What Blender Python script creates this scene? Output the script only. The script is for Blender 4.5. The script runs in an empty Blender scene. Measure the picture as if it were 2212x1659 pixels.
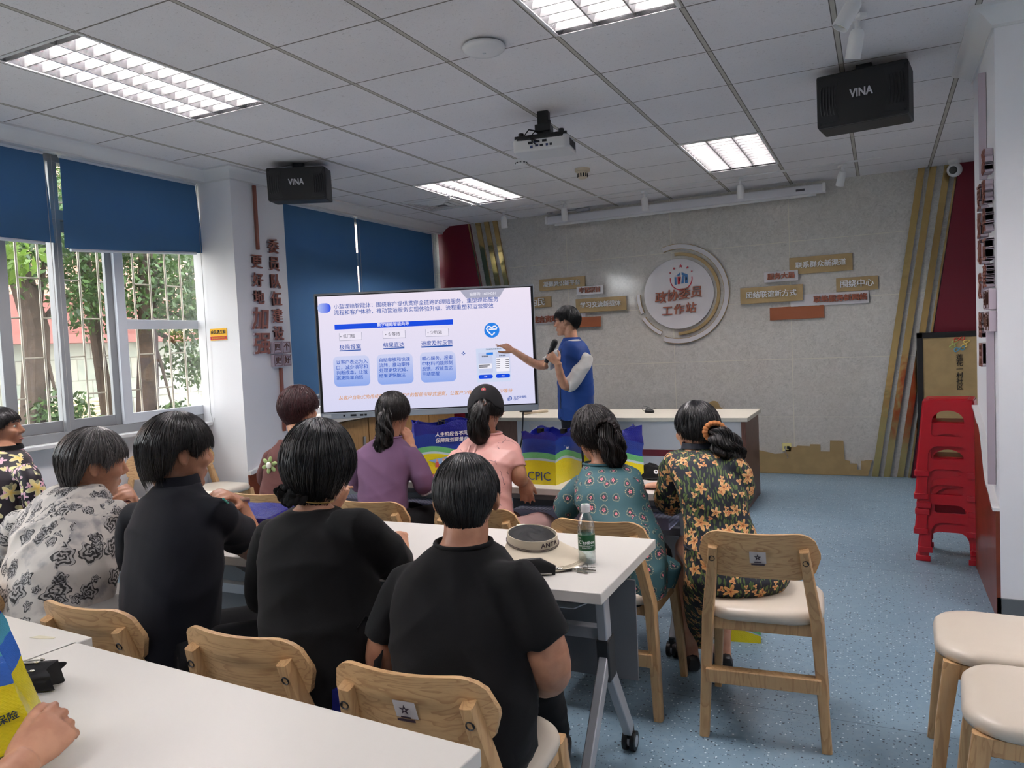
import bpy, bmesh, math, random
import numpy as np
from mathutils import Vector, Matrix, Euler
R = math.radians; PI = math.pi
scn = bpy.context.scene; COL = scn.collection
random.seed(7); RNG = np.random.default_rng(7)
# ------------------------------------------------------------------ camera
cam_d = bpy.data.cameras.new('camera'); cam = bpy.data.objects.new('camera', cam_d); COL.objects.link(cam)
cam_d.sensor_fit = 'HORIZONTAL'; cam_d.sensor_width = 36; cam_d.lens = 1655.5/2212*36
cam_d.clip_start = .02; cam_d.clip_end = 200
_r = Vector((.9003, .4329, -.0448)); _f = Vector((-.4349, .899, -.0519))
_f.normalize(); _r = (_r-_f*_r.dot(_f)).normalized(); _u = _r.cross(_f)
cam.matrix_world = Matrix(((_r.x, _u.x, -_f.x, 0), (_r.y, _u.y, -_f.y, 0), (_r.z, _u.z, -_f.z, 1.44), (0, 0, 0, 1)))
scn.camera = cam
# ------------------------------------------------------------------ world and exposure
scn.view_settings.view_transform = 'Standard'; scn.view_settings.look = 'None'
scn.view_settings.gamma = 1; scn.view_settings.use_curve_mapping = False
scn.view_settings.exposure = 1.36
wd = bpy.data.worlds.new('world'); scn.world = wd; wd.use_nodes = True
_b = wd.node_tree.nodes['Background']; _b.inputs[0].default_value = (.94, .95, 1.0, 1); _b.inputs[1].default_value = 4.6
TUBE = 80.0     # ceiling tube emission
SCREEN = .365   # display brightness
scn.cycles.max_bounces = 8; scn.cycles.diffuse_bounces = 4; scn.cycles.glossy_bounces = 3
scn.cycles.transmission_bounces = 8; scn.cycles.transparent_max_bounces = 12; scn.cycles.sample_clamp_indirect = 6
scn.cycles.caustics_reflective = False; scn.cycles.caustics_refractive = False
sun = bpy.data.lights.new('sun', 'SUN'); sun.energy = 1.0; sun.angle = R(6); sun.color = (1, .94, .84)
so = bpy.data.objects.new('sun', sun); COL.objects.link(so); so.rotation_euler = (R(38), 0, R(62))
# ------------------------------------------------------------------ materials
def lin(c):
    if isinstance(c, str): c = [int(c[i:i+2], 16)/255 for i in (0, 2, 4)]
    return tuple(x/12.92 if x <= .04045 else ((x+.055)/1.055)**2.4 for x in c)+(1,)
class NT:
    def __init__(s, name):
        s.m = bpy.data.materials.new(name); s.m.use_nodes = True; s.t = s.m.node_tree
        s.p = s.t.nodes['Principled BSDF']
    def n(s, typ, props=None, **inp):
        k = s.t.nodes.new('ShaderNode'+typ)
        for a, v in (props or {}).items(): setattr(k, a, v)
        for a, v in inp.items():
            a = a.replace('_', ' ')
            i = k.inputs[int(a[1:])] if a[0] == 'i' and a[1:].isdigit() else k.inputs[a]
            s.put(i, v)
        return k
    def put(s, i, v):
        if isinstance(v, bpy.types.NodeSocket): s.t.links.new(v, i)
        elif isinstance(v, bpy.types.Node): s.t.links.new(v.outputs[0], i)
        else: i.default_value = v
    def math(s, op, a, b=0.0, c=0.0):
        k = s.n('Math', {'operation': op}, i0=a, i1=b)
        s.put(k.inputs[2], c); return k.outputs[0]
    def vmath(s, op, a, b=(0, 0, 0)):
        return s.n('VectorMath', {'operation': op}, i0=a, i1=b).outputs[0]
    def mix(s, f, a, b):
        k = s.n('Mix', {'data_type': 'RGBA'}); s.put(k.inputs[0], f); s.put(k.inputs[6], a); s.put(k.inputs[7], b); return k.outputs[2]
    def ramp(s, f, stops, const=False):
        k = s.n('ValToRGB'); s.put(k.inputs[0], f); e = k.color_ramp.elements
        if const: k.color_ramp.interpolation = 'CONSTANT'
        while len(e) < len(stops): e.new(.5)
        for i, (p, c) in enumerate(stops): e[i].position = p; e[i].color = c if len(c) == 4 else lin(c)
        return k.outputs[0]
    def step(s, v, lo, hi):
        return s.n('MapRange', {'interpolation_type': 'SMOOTHSTEP'}, i0=v, i1=lo, i2=hi, i3=0., i4=1.).outputs[0]
    def obj(s, scale=(1, 1, 1), rot=(0, 0, 0), which='Object'):
        tc = s.n('TexCoord'); mp = s.n('Mapping', Vector=tc.outputs[which], Scale=scale, Rotation=rot); return mp.outputs[0]
    def noise(s, v, scale, detail=3, rough=.5, dist=0.0, out=0):
        k = s.n('TexNoise', Vector=v, Scale=scale, Detail=detail, Roughness=rough, Distortion=dist); return k.outputs[out]
    def bump(s, h, st=.3, d=.01):
        k = s.n('Bump', Strength=st, Distance=d, Height=h); s.put(s.p.inputs['Normal'], k.outputs[0])
    def base(s, c): s.put(s.p.inputs['Base Color'], c)
    def set(s, **k):
        for a, v in k.items(): s.put(s.p.inputs[a.replace('_', ' ')], v)
        return s
MATS = {}
def M(name, col=None, rough=.5, metal=0, bump=None, var=0, emit=0, **k):
    if name in MATS: return MATS[name]
    n = NT(name); c = lin(col); n.set(Roughness=rough, Metallic=metal, **k)
    v = n.obj()
    if var:
        f = n.noise(v, 9, 4); d = tuple(x*(1-var) for x in c[:3])+(1,); n.base(n.mix(n.step(f, .35, .65), c, d))
    else: n.base(c)
    if bump: n.bump(n.noise(v, bump[0], 3), bump[1], bump[2] if len(bump) > 2 else .003)
    if emit: n.set(Emission_Color=c, Emission_Strength=emit)
    MATS[name] = n.m; return n.m
# ------------------------------------------------------------------ mesh helpers
def frame(d, up=(0, 0, 1)):
    d = Vector(d).normalized(); up = Vector(up)
    if abs(d.dot(up.normalized())) > .98: up = Vector((0, 1, 0)) if abs(d.y) < .9 else Vector((1, 0, 0))
    x = d.cross(up).normalized(); y = x.cross(d).normalized(); return x, y, d
def rotm(ax=0, ay=0, az=0, loc=(0, 0, 0)): return Matrix.Translation(loc) @ Euler((R(ax), R(ay), R(az))).to_matrix().to_4x4()
class MB:
    def __init__(s): s.v = []; s.f = []; s.mi = []; s.m = 0; s.x = None
    def add(s, vs, fs, m=None):
        b = len(s.v)
        s.v += [tuple(s.x @ Vector(p)) if s.x else tuple(p) for p in vs]
        s.f += [tuple(i+b for i in f) for f in fs]; s.mi += [s.m if m is None else m]*len(fs); return s
    def box(s, c, d, m=None, rot=None):
        h = [x/2 for x in d]; vs = [Vector((x*h[0], y*h[1], z*h[2])) for z in (-1, 1) for y in (-1, 1) for x in (-1, 1)]
        if rot: vs = [rot @ p for p in vs]
        return s.add([p+Vector(c) for p in vs], [(0, 2, 3, 1), (4, 5, 7, 6), (0, 1, 5, 4), (2, 6, 7, 3), (0, 4, 6, 2), (1, 3, 7, 5)], m)
    def bb(s, a, b, m=None): return s.box([(a[i]+b[i])/2 for i in range(3)], [abs(b[i]-a[i]) for i in range(3)], m)
    def rings(s, rings, m=None, cap=True, closed=False):
        n = len(rings[0]); vs = [p for r in rings for p in r]; fs = []; L = len(rings)
        for i in range(L if closed else L-1):
            a = i*n; b = ((i+1) % L)*n
            for j in range(n): k = (j+1) % n; fs.append((a+j, a+k, b+k, b+j))
        if cap and not closed: fs.append(tuple(reversed(range(n)))); fs.append(tuple((L-1)*n+j for j in range(n)))
        return s.add(vs, fs, m)
    def tube(s, pts, r, n=10, m=None, up=(0, 0, 1), flat=1.0, cap=True, closed=False, power=2):
        pts = [Vector(p) for p in pts]; L = len(pts); rg = []; px = None
        rs = r if isinstance(r, (list, tuple)) else [r]*L
        for i, p in enumerate(pts):
            if closed: d = pts[(i+1) % L]-pts[i-1]
            else: d = pts[min(i+1, L-1)]-pts[max(i-1, 0)]
            if d.length < 1e-9: d = Vector((0, 0, 1))
            d.normalize()
            if px is None: x, y, d = frame(d, up)
            else: x = (px-d*px.dot(d)).normalized(); y = x.cross(d)
            px = x; q = rs[i]; rx, ry = q if isinstance(q, tuple) else (q, q*flat)
            ring = []
            for j in range(n):
                a = 2*PI*j/n; c, t = math.cos(a), math.sin(a)
                if power != 2: c = math.copysign(abs(c)**(2/power), c); t = math.copysign(abs(t)**(2/power), t)
                ring.append(p+x*rx*c+y*ry*t)
            rg.append(ring)
        return s.rings(rg, m, cap, closed)
    def bar(s, a, b, w, h, m=None, up=(0, 0, 1)):
        a = Vector(a); b = Vector(b); x, y, d = frame(b-a, up); L = (b-a).length
        return s.box((a+b)/2, (w, h, L), m, Matrix((x, y, d)).transposed())
    def cyl(s, a, b, r, n=20, m=None, r2=None): return s.tube([a, b], [r, r if r2 is None else r2], n, m)
    def lathe(s, prof, n=24, m=None, c=(0, 0, 0), ax=(0, 0, 1)):
        x, y, d = frame(ax); c = Vector(c)
        rg = [[c+d*z+(x*math.cos(2*PI*j/n)+y*math.sin(2*PI*j/n))*max(r, 1e-5) for j in range(n)] for r, z in prof]
        return s.rings(rg, m, True)
    def ball(s, c, r, n=16, m=None, rot=None):
        r = r if isinstance(r, (tuple, list)) else (r, r, r); rg = []
        for i in range(1, n):
            t = PI*i/n
            ring = [Vector((r[0]*math.sin(t)*math.cos(2*PI*j/n), r[1]*math.sin(t)*math.sin(2*PI*j/n), -r[2]*math.cos(t))) for j in range(n)]
            rg.append([(rot @ p if rot else p)+Vector(c) for p in ring])
        return s.rings(rg, m)
    def prism(s, poly, h, o=(0, 0, 0), x=(1, 0, 0), y=(0, 1, 0), m=None, m2=None):
        x = Vector(x); y = Vector(y); z = x.cross(y); o = Vector(o); n = len(poly)
        vs = [o+x*a+y*b for a, b in poly]+[o+x*a+y*b+z*h for a, b in poly]
        s.add(vs, [tuple(range(n, 2*n))], m if m2 is None else m2); b = len(s.v)-2*n
        s.f += [tuple(b+i for i in reversed(range(n)))]+[(b+i, b+(i+1) % n, b+n+(i+1) % n, b+n+i) for i in range(n)]
        s.mi += [s.m if m is None else m]*(n+1); return s
    def text(s, t, o, x, y, size, ext=.0, bold=0.0, m=None, align='CENTER', sp=1.0, shear=0.0, sx=1.0):
        vs, fs = textmesh(t, ext/size, bold, align, sp, shear); x = Vector(x).normalized(); y = Vector(y).normalized(); z = x.cross(y); o = Vector(o)
        return s.add([o+x*(a*size*sx)+y*(b*size)+z*(c*size+ext) for a, b, c in vs], fs, m)
    def build(s, name, mats, parent=None, smooth=35, bev=0, sub=0, seg=2):
        me = bpy.data.meshes.new(name); me.from_pydata(s.v, [], s.f)
        if not isinstance(mats, (list, tuple)): mats = [mats]
        for k in mats: me.materials.append(k)
        if len(mats) > 1: me.polygons.foreach_set('material_index', s.mi)
        o = mkobj(name, me, parent); finish(me, smooth)
        if bev:
            b = o.modifiers.new('bevel', 'BEVEL'); b.width = bev; b.segments = seg; b.limit_method = 'ANGLE'; b.angle_limit = R(40)
            b.harden_normals = False
        if sub: u = o.modifiers.new('sub', 'SUBSURF'); u.levels = u.render_levels = sub
        return o
def finish(me, smooth=35):
    bm = bmesh.new(); bm.from_mesh(me); bmesh.ops.recalc_face_normals(bm, faces=bm.faces); bm.to_mesh(me); bm.free()
    if smooth:
        me.shade_smooth()
        if smooth < 180: me.set_sharp_from_angle(angle=R(smooth))
def mkobj(name, me, parent=None):
    o = bpy.data.objects.new(name, me); COL.objects.link(o)
    if parent: o.parent = parent
    return o
_tc = {}
def textmesh(t, ext, bold, align, sp, shear):
    key = (t, round(ext, 4), bold, align, sp, shear)
    if key not in _tc:
        cu = bpy.data.curves.new('t', 'FONT'); cu.body = t; cu.size = 1; cu.extrude = ext; cu.align_x = align; cu.align_y = 'CENTER'
        cu.space_line = sp; cu.shear = shear; cu.resolution_u = 2
        o = bpy.data.objects.new('t', cu); COL.objects.link(o); dg = bpy.context.evaluated_depsgraph_get(); dg.update()
        me = bpy.data.meshes.new_from_object(o.evaluated_get(dg))
        vs = [tuple(v.co) for v in me.vertices]; fs = [tuple(p.vertices) for p in me.polygons]; n = len(vs); b = bold*.75; q = [(0, 0)] if not bold else [(-b, -b*.6), (b, -b*.6), (-b, b*.6), (b, b*.6)]
        _tc[key] = ([(x+i, y+j, z+.005*k) for k, (i, j) in enumerate(q) for x, y, z in vs], [tuple(a+n*k for a in f) for k in range(len(q)) for f in fs])
        bpy.data.objects.remove(o); bpy.data.curves.remove(cu); bpy.data.meshes.remove(me)
    return _tc[key]
def tag(o, label=None, cat=None, group=None, kind=None):
    if label: o['label'] = label
    if cat: o['category'] = cat
    if group: o['group'] = group
    if kind: o['kind'] = kind
    return o
def thing(name, label, cat, loc=(0, 0, 0), rz=0, group=None):
    o = bpy.data.objects.new(name, None); COL.objects.link(o); o.location = loc; o.rotation_euler = (0, 0, R(rz)); o.empty_display_size = .1
    return tag(o, label, cat, group)
def struct(o): o['kind'] = 'structure'; return o
def dup(root, loc=None, rz=None, label=None, group=None):
    r = root.copy(); COL.objects.link(r)
    if loc is not None: r.location = loc
    if rz is not None: r.rotation_euler = (0, 0, R(rz))
    if label: r['label'] = label
    if group: r['group'] = group
    for ch in list(root.children):
        c = ch.copy(); COL.objects.link(c); c.parent = r
        for g in list(ch.children): d = g.copy(); COL.objects.link(d); d.parent = c
    return r
def arc(cx, cy, r, a0, a1, n): return [(cx+r*math.cos(R(a0+(a1-a0)*i/n)), cy+r*math.sin(R(a0+(a1-a0)*i/n))) for i in range(n+1)]
def rrect(w, h, r, n=6, cx=0, cy=0):
    p = []
    for sx, sy, a in ((1, 1, 0), (-1, 1, 90), (-1, -1, 180), (1, -1, 270)): p += arc(cx+sx*(w/2-r), cy+sy*(h/2-r), r, a, a+90, n)
    return p
def arcband(cx, cy, r0, r1, a0, a1, n): return arc(cx, cy, r1, a0, a1, n)+list(reversed(arc(cx, cy, r0, a0, a1, n)))
def circ(cx, cy, r, n=24): return [(cx+r*math.cos(2*PI*i/n), cy+r*math.sin(2*PI*i/n)) for i in range(n)]
def star(cx, cy, r, rot=90): return [(cx+(r if i % 2 == 0 else r*.4)*math.cos(R(rot+36*i)), cy+(r if i % 2 == 0 else r*.4)*math.sin(R(rot+36*i))) for i in range(10)]
X, Y, Z = Vector((1, 0, 0)), Vector((0, 1, 0)), Vector((0, 0, 1))
# ================================================================== SETTING
CZ = 2.898; GX0, GY0, GS = -2.572, 2.30, .6
def m_ceiling():
    n = NT('ceiling_tile'); v = n.obj(); sp = n.n('SeparateXYZ', Vector=v)
    def gd(a, o, s): 
        f = n.math('FRACT', n.math('DIVIDE', n.math('SUBTRACT', a, o), s)); return n.math('MULTIPLY', n.math('MINIMUM', f, n.math('SUBTRACT', 1., f)), s)
    dx = gd(sp.outputs[0], GX0, GS); dy = gd(sp.outputs[1], GY0, GS)
    lx = n.math('SUBTRACT', 1., n.step(dx, .0095, .0125)); ly = n.math('SUBTRACT', 1., n.step(dy, .0035, .0055))
    ex = n.math('MULTIPLY', n.step(dx, .009, .011), n.math('SUBTRACT', 1., n.step(dx, .0135, .0155)))
    fis = n.noise(n.vmath('MULTIPLY', v, (1., 1.6, 1.)), 55, 2, .5, 1.5)
    f = n.step(fis, .36, .30); fine = n.step(n.noise(v, 220, 2), .38, .30)
    big = n.noise(v, 1.1, 3)
    c = n.mix(n.step(big, .3, .7), lin((.89, .88, .885)), lin((.86, .85, .855)))
    c = n.mix(n.math('MULTIPLY', f, .35), c, lin((.55, .53, .52))); c = n.mix(n.math('MULTIPLY', fine, .25), c, lin((.6, .58, .57)))
    c = n.mix(lx, c, lin((.70, .68, .64))); c = n.mix(ex, c, lin((.36, .34, .32))); c = n.mix(ly, c, lin((.47, .45, .42)))
    n.base(c); n.set(Roughness=.9); return n.m
def m_floor():
    n = NT('speckled_blue_vinyl'); v = n.obj()
    c = n.mix(n.step(n.noise(v, 1.6, 4), .3, .7), lin((.455, .56, .63)), lin((.49, .59, .655)))
    c = n.mix(n.step(n.noise(v, 34, 3), .45, .75), c, lin((.50, .595, .655)))
    for sc, rad, col, off in ((75, .0, (.80, .86, .88), 0), (60, .0, (.10, .15, .20), 3.3), (130, 0, (.16, .22, .28), 7.1)):
        k = n.n('TexVoronoi', {'voronoi_dimensions': '2D'}, Vector=n.vmath('ADD', v, (off, off, 0)), Scale=sc)
        rnd = n.n('SeparateColor', Color=k.outputs['Color']).outputs[0]
        pick = n.step(rnd, .90, .91); d = n.math('LESS_THAN', k.outputs['Distance'], n.math('MULTIPLY', rnd, .26))
        c = n.mix(n.math('MULTIPLY', n.math('MULTIPLY', pick, d), .85), c, lin(col))
    sp = n.n('SeparateXYZ', Vector=n.obj(rot=(0, 0, R(0))))
    f = n.math('FRACT', n.math('DIVIDE', n.math('SUBTRACT', sp.outputs[1], .985), 2.0)); l = n.math('LESS_THAN', f, .002)
    c = n.mix(n.math('MULTIPLY', l, .6), c, lin((.16, .24, .30)))
    n.base(c); n.set(Roughness=n.ramp(n.noise(v, 6, 3), [(0, (.36,)*3+(1,)), (1, (.50,)*3+(1,))])); n.put(n.p.inputs['Specular IOR Level'], .4); return n.m
def m_stone():
    n = NT('grey_stone_panel'); v = n.obj()
    w = n.noise(n.vmath('ADD', v, n.vmath('SCALE', v)), 3, 2)
    a = n.noise(v, 9, 6, .65, 2.2); b = n.noise(v, 17, 5, .62, 3.5); g = n.noise(v, 1.5, 3)
    c = n.mix(n.step(a, .3, .7), lin((.725, .715, .69)), lin((.785, .775, .75)))
    c = n.mix(n.math('MULTIPLY', n.step(b, .48, .70), .6), c, lin((.83, .82, .79))); c = n.mix(n.math('MULTIPLY', n.step(b, .46, .30), .40), c, lin((.57, .56, .535)))
    c = n.mix(n.math('MULTIPLY', n.step(g, .45, .7), .25), c, lin((.71, .685, .64)))
    sp = n.n('SeparateXYZ', Vector=v)
    def ln(ax, o, s, w):
        f = n.math('FRACT', n.math('DIVIDE', n.math('SUBTRACT', sp.outputs[ax], o-w/2), s)); return n.math('LESS_THAN', f, w/s)
    l = n.math('MAXIMUM', ln(0, -.81, 1.19, .007), ln(2, 1.165, .585, .007))
    c = n.mix(l, c, lin((.80, .785, .72))); n.base(c); n.set(Roughness=n.mix(l, (.09,)*3+(1,), (.6,)*3+(1,))); n.bump(n.noise(v, 3.5, 2), .05, .02); return n.m
def m_wood(name, c1, c2, ax='X', scale=1.0, rough=.45):
    n = NT(name); st = {'X': (1, 9, 9), 'Y': (9, 1, 9), 'Z': (9, 9, 1)}[ax]
    v = n.obj(scale=tuple(scale*k for k in st)); oi = n.n('ObjectInfo')
    v = n.vmath('ADD', v, n.n('CombineXYZ', i0=n.math('MULTIPLY', oi.outputs['Random'], 9.), i1=n.math('MULTIPLY', oi.outputs['Random'], 5.), i2=0.).outputs[0])
    a = n.noise(v, 1.6, 3, .5, .6); rg = n.math('FRACT', n.math('MULTIPLY', a, 13.))
    g = n.noise(v, 14, 4, .7)
    c = n.mix(n.math('MULTIPLY', n.step(rg, .55, .98), .75), lin(c1), lin(c2)); c = n.mix(n.math('MULTIPLY', n.step(g, .45, .7), .35), c, lin(c2))
    n.base(c); n.set(Roughness=rough); n.bump(rg, .08, .002); return n.m
WALL = M('white_wall_paint', (.90, .90, .91), .75, bump=(30, .04))
STONE = m_stone(); CEIL = m_ceiling(); FLOOR = m_floor()
MAROON = M('maroon_panel', (.42, .045, .135), .42)
GOLD = M('polished_gold_strip', (.80, .69, .46), .13, 1, bump=(4, .25, .02))
GOLDM = M('satin_gold_board', (.67, .575, .40), .38, .1, var=.12)
WHITEP = M('white_enamel', (.85, .85, .85), .35)
ALU = M('grey_aluminium', (.58, .59, .60), .4, .15)
ALUW = M('white_aluminium', (.80, .82, .85), .4)
DARKM = M('dark_metal', (.10, .11, .13), .45, .4)
BLACKP = M('black_plastic', (.035, .036, .042), .45)
BROWNW = M('red_brown_panel', (.47, .22, .135), .3, var=.25)
TAN = m_wood('tan_wood_panel', (.70, .55, .36), (.60, .45, .28), 'Z', .6)
LETTER = M('red_brown_letter', (.56, .34, .28), .5)
LETTERS = M('pale_mauve_letter_side', (.74, .69, .73), .55)
BASEB = M('grey_skirting', (.37, .39, .40), .5)
TABLEW = M('white_laminate', (.81, .80, .775), .38, bump=(8, .02))
# floor
m = MB(); m.bb((-5.1, -3.2, -.1), (3.0, 8.4, 0)); struct(m.build('floor', FLOOR, smooth=0))
# ceiling of quads with openings for the lamps
LAMPS = [(-3.772, 2.30), (-3.772, 5.906), (-1.372, 2.30), (-1.372, 5.906), (-3.772, -1.30), (-1.372, -1.30), (1.028, 2.30), (1.028, -1.30)]
xs = sorted(set([-5.1, 3.0]+[round(GX0+GS*i, 3) for i in range(-4, 10) if -5.1 < GX0+GS*i < 3]+[round(x+d, 3) for x, y in LAMPS for d in (.012, .588)]))
ys = sorted(set([-3.2, 8.4]+[round(GY0+.601*i, 3) for i in range(-9, 11) if -3.2 < GY0+.601*i < 8.4]+[round(y+d, 3) for x, y in LAMPS for d in (.012, 1.19)]))
m = MB()
for i in range(len(xs)-1):
    for j in range(len(ys)-1):
        cx, cy = (xs[i]+xs[i+1])/2, (ys[j]+ys[j+1])/2
        if any(x+.012 < cx < x+.588 and y+.012 < cy < y+1.19 for x, y in LAMPS): continue
        m.add([(xs[i], ys[j], CZ), (xs[i], ys[j+1], CZ), (xs[i+1], ys[j+1], CZ), (xs[i+1], ys[j], CZ)], [(0, 1, 2, 3)])
struct(m.build('ceiling', CEIL, smooth=0))
m = MB(); m.bb((-5.1, -3.2, 3.12), (3.0, 8.4, 3.2)); struct(m.build('roof', WALL, smooth=0))
# walls
m = MB(); m.bb((-5.0, 8.17, 0), (1.1, 8.3, 3.1)); struct(m.build('wall_back', STONE, smooth=0))
m = MB(); m.bb((1.0, 5.2, 0), (1.1, 8.17, 3.1)); struct(m.build('wall_right', WALL, smooth=0))
m = MB(); m.bb((-5.1, -3.2, 0), (3.0, -3.1, 3.1)); struct(m.build('wall_front', WALL, smooth=0))
m = MB(); m.bb((2.9, -3.1, 0), (3.0, 4.3, 3.1)); struct(m.build('wall_side', WALL, smooth=0))
m = MB(); m.bb((.50, 4.30, 0), (3.0, 5.2, 3.1)); struct(m.build('pillar_right', WALL, smooth=0))
m = MB()   # window wall: piers, sill wall and lintel
m.bb((-5.1, -3.1, 0), (-4.95, 8.17, .905)); m.bb((-5.1, -3.1, 2.84), (-4.95, 8.17, 3.1))
m.bb((-5.1, -3.1, .9), (-4.95, -1.0, 2.9)); m.bb((-5.1, 4.62, .9), (-4.95, 5.2, 2.9)); m.bb((-5.1, 8.08, .9), (-4.95, 8.17, 2.9))
struct(m.build('wall_left', WALL, smooth=0))
m = MB(); m.bb((-4.96, 4.49, 0), (-4.52, 5.07, 3.1)); struct(m.build('pillar_left', WALL, smooth=0))
m = MB(); m.bb((-5.0, -1.0, .895), (-4.86, 4.49, .925)); struct(m.build('window_sill', WHITEP, bev=.006))
# cornice
prof = [(0, .0), (0, -.013), (.02, -.018), (.05, -.035), (.075, -.06), (.09, -.075), (.09, -.088), (.14, -.088)]
def cornice(name, path):
    m = MB(); P = []
    for x, y, nx, ny in path: P.append([(x+nx*a, y+ny*a, CZ+b) for a, b in prof]+[(x+nx*.14, y+ny*.14, CZ+.01), (x, y, CZ+.01)])
    m.rings(P); return struct(m.build(name, WHITEP, smooth=30))
cornice('trim_1', [(-4.69, -3.1, -1, 0), (-4.69, 4.49, -1, 0)])
cornice('trim_2', [(-4.80, 4.395, 0, 1), (-4.425, 4.395, -1, 1), (-4.425, 5.165, -1, -1), (-4.80, 5.165, 0, -1)])
cornice('trim_3', [(-4.69, 5.07, -1, 0), (-4.69, 8.17, -1, 0)])
cornice('trim_4', [(2.9, 4.20, 0, 1), (.40, 4.20, 1, 1), (.40, 5.3, 1, -1), (1.0, 5.3, 0, -1)])
# skirting
m = MB(); m.bb((.485, 4.285, 0), (2.9, 4.30, .105)); m.bb((.485, 4.285, 0), (.50, 5.2, .105)); struct(m.build('baseboard_right', BASEB, smooth=0))
# maroon panels and slanted strips on the feature wall
def slab(poly, y, t, mat, name, **k):
    m = MB(); m.prism(poly, t, (0, y, 0), X, Z); return m.build(name, mat, smooth=0, **k)
o = slab([(-4.85, 0), (-3.93, 0), (-4.41, CZ), (-4.85, CZ)], 8.17, .03, MAROON, 'trim_5'); struct(o)
o = slab([(.235, 0), (1.0, 0), (1.0, CZ), (.665, CZ)], 8.17, .03, MAROON, 'trim_6'); struct(o)
def strip(b0, b1, t0, t1, lab, name='gold_strip', th=.025):
    m = MB(); p = [(b0, 0), (b1, 0), (t1, CZ), (t0, CZ)]; n = 14
    L = [[(b+(t-b)*i/n, 8.166, .002+(CZ-.004)*i/n) for i in range(n+1)] for b, t in ((b0, t0), (b1, t1))]
    rg = [[(a[0], 8.166, a[2]), (b[0], 8.166, b[2]), (b[0], 8.166-th, b[2]), (a[0], 8.166-th, a[2])] for a, b in zip(*L)]
    m.rings(rg); o = m.build(name, GOLD, smooth=0); tag(o, lab, 'wall strip', 'slanted polished strips on the stone wall')
for b, t, w, la in ((-.107, .335, .058, 'leftmost of three'), (-.005, .43, .058, 'middle of three'), (.112, .548, .055, 'rightmost wide one of three')):
    strip(b, b+w, t, t+w, la+' slanted gold strips by the right maroon panel')
strip(.205, .222, .645, .660, 'thin gold edging strip along the right maroon panel', th=.035)
for b, t, w, la in ((-3.895, -4.33, .06, 'leftmost of three'), (-3.77, -4.215, .06, 'middle of three'), (-3.655, -4.10, .055, 'rightmost of three')):
    strip(b, b+w, t, t+w, la+' slanted mirror strips by the left maroon panel')
strip(-3.945, -3.93, -4.425, -4.41, 'thin gold edging strip along the left maroon panel', th=.035)
# skyline board
p = [(-2.2, 0), (-.14, 0), (-.10, .16), (-.17, .155), (-.17, .15), (-.2, .15), (-.2, .06), (-.235, .06), (-.235, .12), (-.30, .12), (-.30, .145), (-.345, .155), (-.355, .345), (-.475, .345), (-.48, .235), (-.565, .235), (-.565, .305), (-.66, .305), (-.665, .285), (-.78, .29), (-.80, .275), (-.86, .275), (-.865, .245), (-.90, .245), (-.905, .21), (-1.0, .20), (-1.06, .215), (-1.15, .235), (-1.2, .235), (-1.2, .4), (-1.42, .4), (-1.42, .6)]
p += arc(-1.6, .69, .06, 0, 180, 10)+[(-1.72, .6), (-1.72, .35), (-2.2, .35)]
tag(slab([(a, max(b, .003)) for a, b in p], 8.166, .012, GOLDM, 'skyline_board'), 'gold cut out skyline board along foot of the stone wall', 'wall decoration')
# window joinery
GLASS = bpy.data.materials.new('window_glass'); GLASS.use_nodes = True; _t = GLASS.node_tree; _t.nodes.clear()
_o = _t.nodes.new('ShaderNodeOutputMaterial'); _m = _t.nodes.new('ShaderNodeMixShader'); _a = _t.nodes.new('ShaderNodeBsdfTransparent'); _g = _t.nodes.new('ShaderNodeBsdfGlossy')
_a.inputs[0].default_value = (.95, .97, .96, 1); _g.inputs['Roughness'].default_value = .03; _m.inputs[0].default_value = .07
for a, b in ((_a, _m.inputs[1]), (_g, _m.inputs[2]), (_m, _o.inputs[0])): _t.links.new(a.outputs[0], b)
def window(n, y0, y1, sashes, mull):
    w = thing('window_%d' % n, None, None); struct(w)
    m = MB()
    for a, b in ((.925, .985), (2.79, 2.84), (2.41, 2.475)): m.bb((-5.04, y0, a), (-4.955, y1, b))
    for yy in [y0+.03, y1-.03]+mull: m.bb((-5.038, yy-.03, .927), (-4.957, yy+.03, 2.838))
    m.build('window_frame', ALU, w, bev=.003)
    for k, (a, b, x, rail, mt) in enumerate(sashes):
        s = MB(); wd_ = .075
        s.bb((x-.015, a, .985), (x+.015, a+wd_, 2.41)); s.bb((x-.015, b-wd_, .985), (x+.015, b, 2.41))
        s.bb((x-.013, a+.002, .987), (x+.013, b-.002, .985+wd_)); s.bb((x-.013, a+.002, 2.41-wd_), (x+.013, b-.002, 2.408))
        if rail: s.bb((x-.0125, a+.002, rail-.035), (x+.0125, b-.002, rail+.035))
        f = s.build('sash', mt, w, bev=.003); g = MB(); g.bb((x-.003, a+.05, 1.03), (x+.003, b-.05, 2.36)); g.build('glass_pane', GLASS, f, smooth=0)
    g = MB(); g.bb((-5.003, y0+.03, 2.47), (-4.997, y1-.03, 2.8)); g.build('glass_pane', GLASS, w, smooth=0); return w
window(1, -1.0, 4.62, [(-.97, .3, -5.01, 0, ALU), (.25, 1.6, -4.975, 0, ALU), (1.55, 3.02, -4.975, 0, ALU), (2.96, 3.80, -5.01, 0, ALU), (3.77, 4.60, -4.972, 1.71, ALUW)], [1.6, 3.36])
window(2, 5.2, 8.08, [(5.23, 6.6, -5.01, 0, ALU), (6.55, 8.05, -4.975, 0, ALU)], [6.6])
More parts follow.
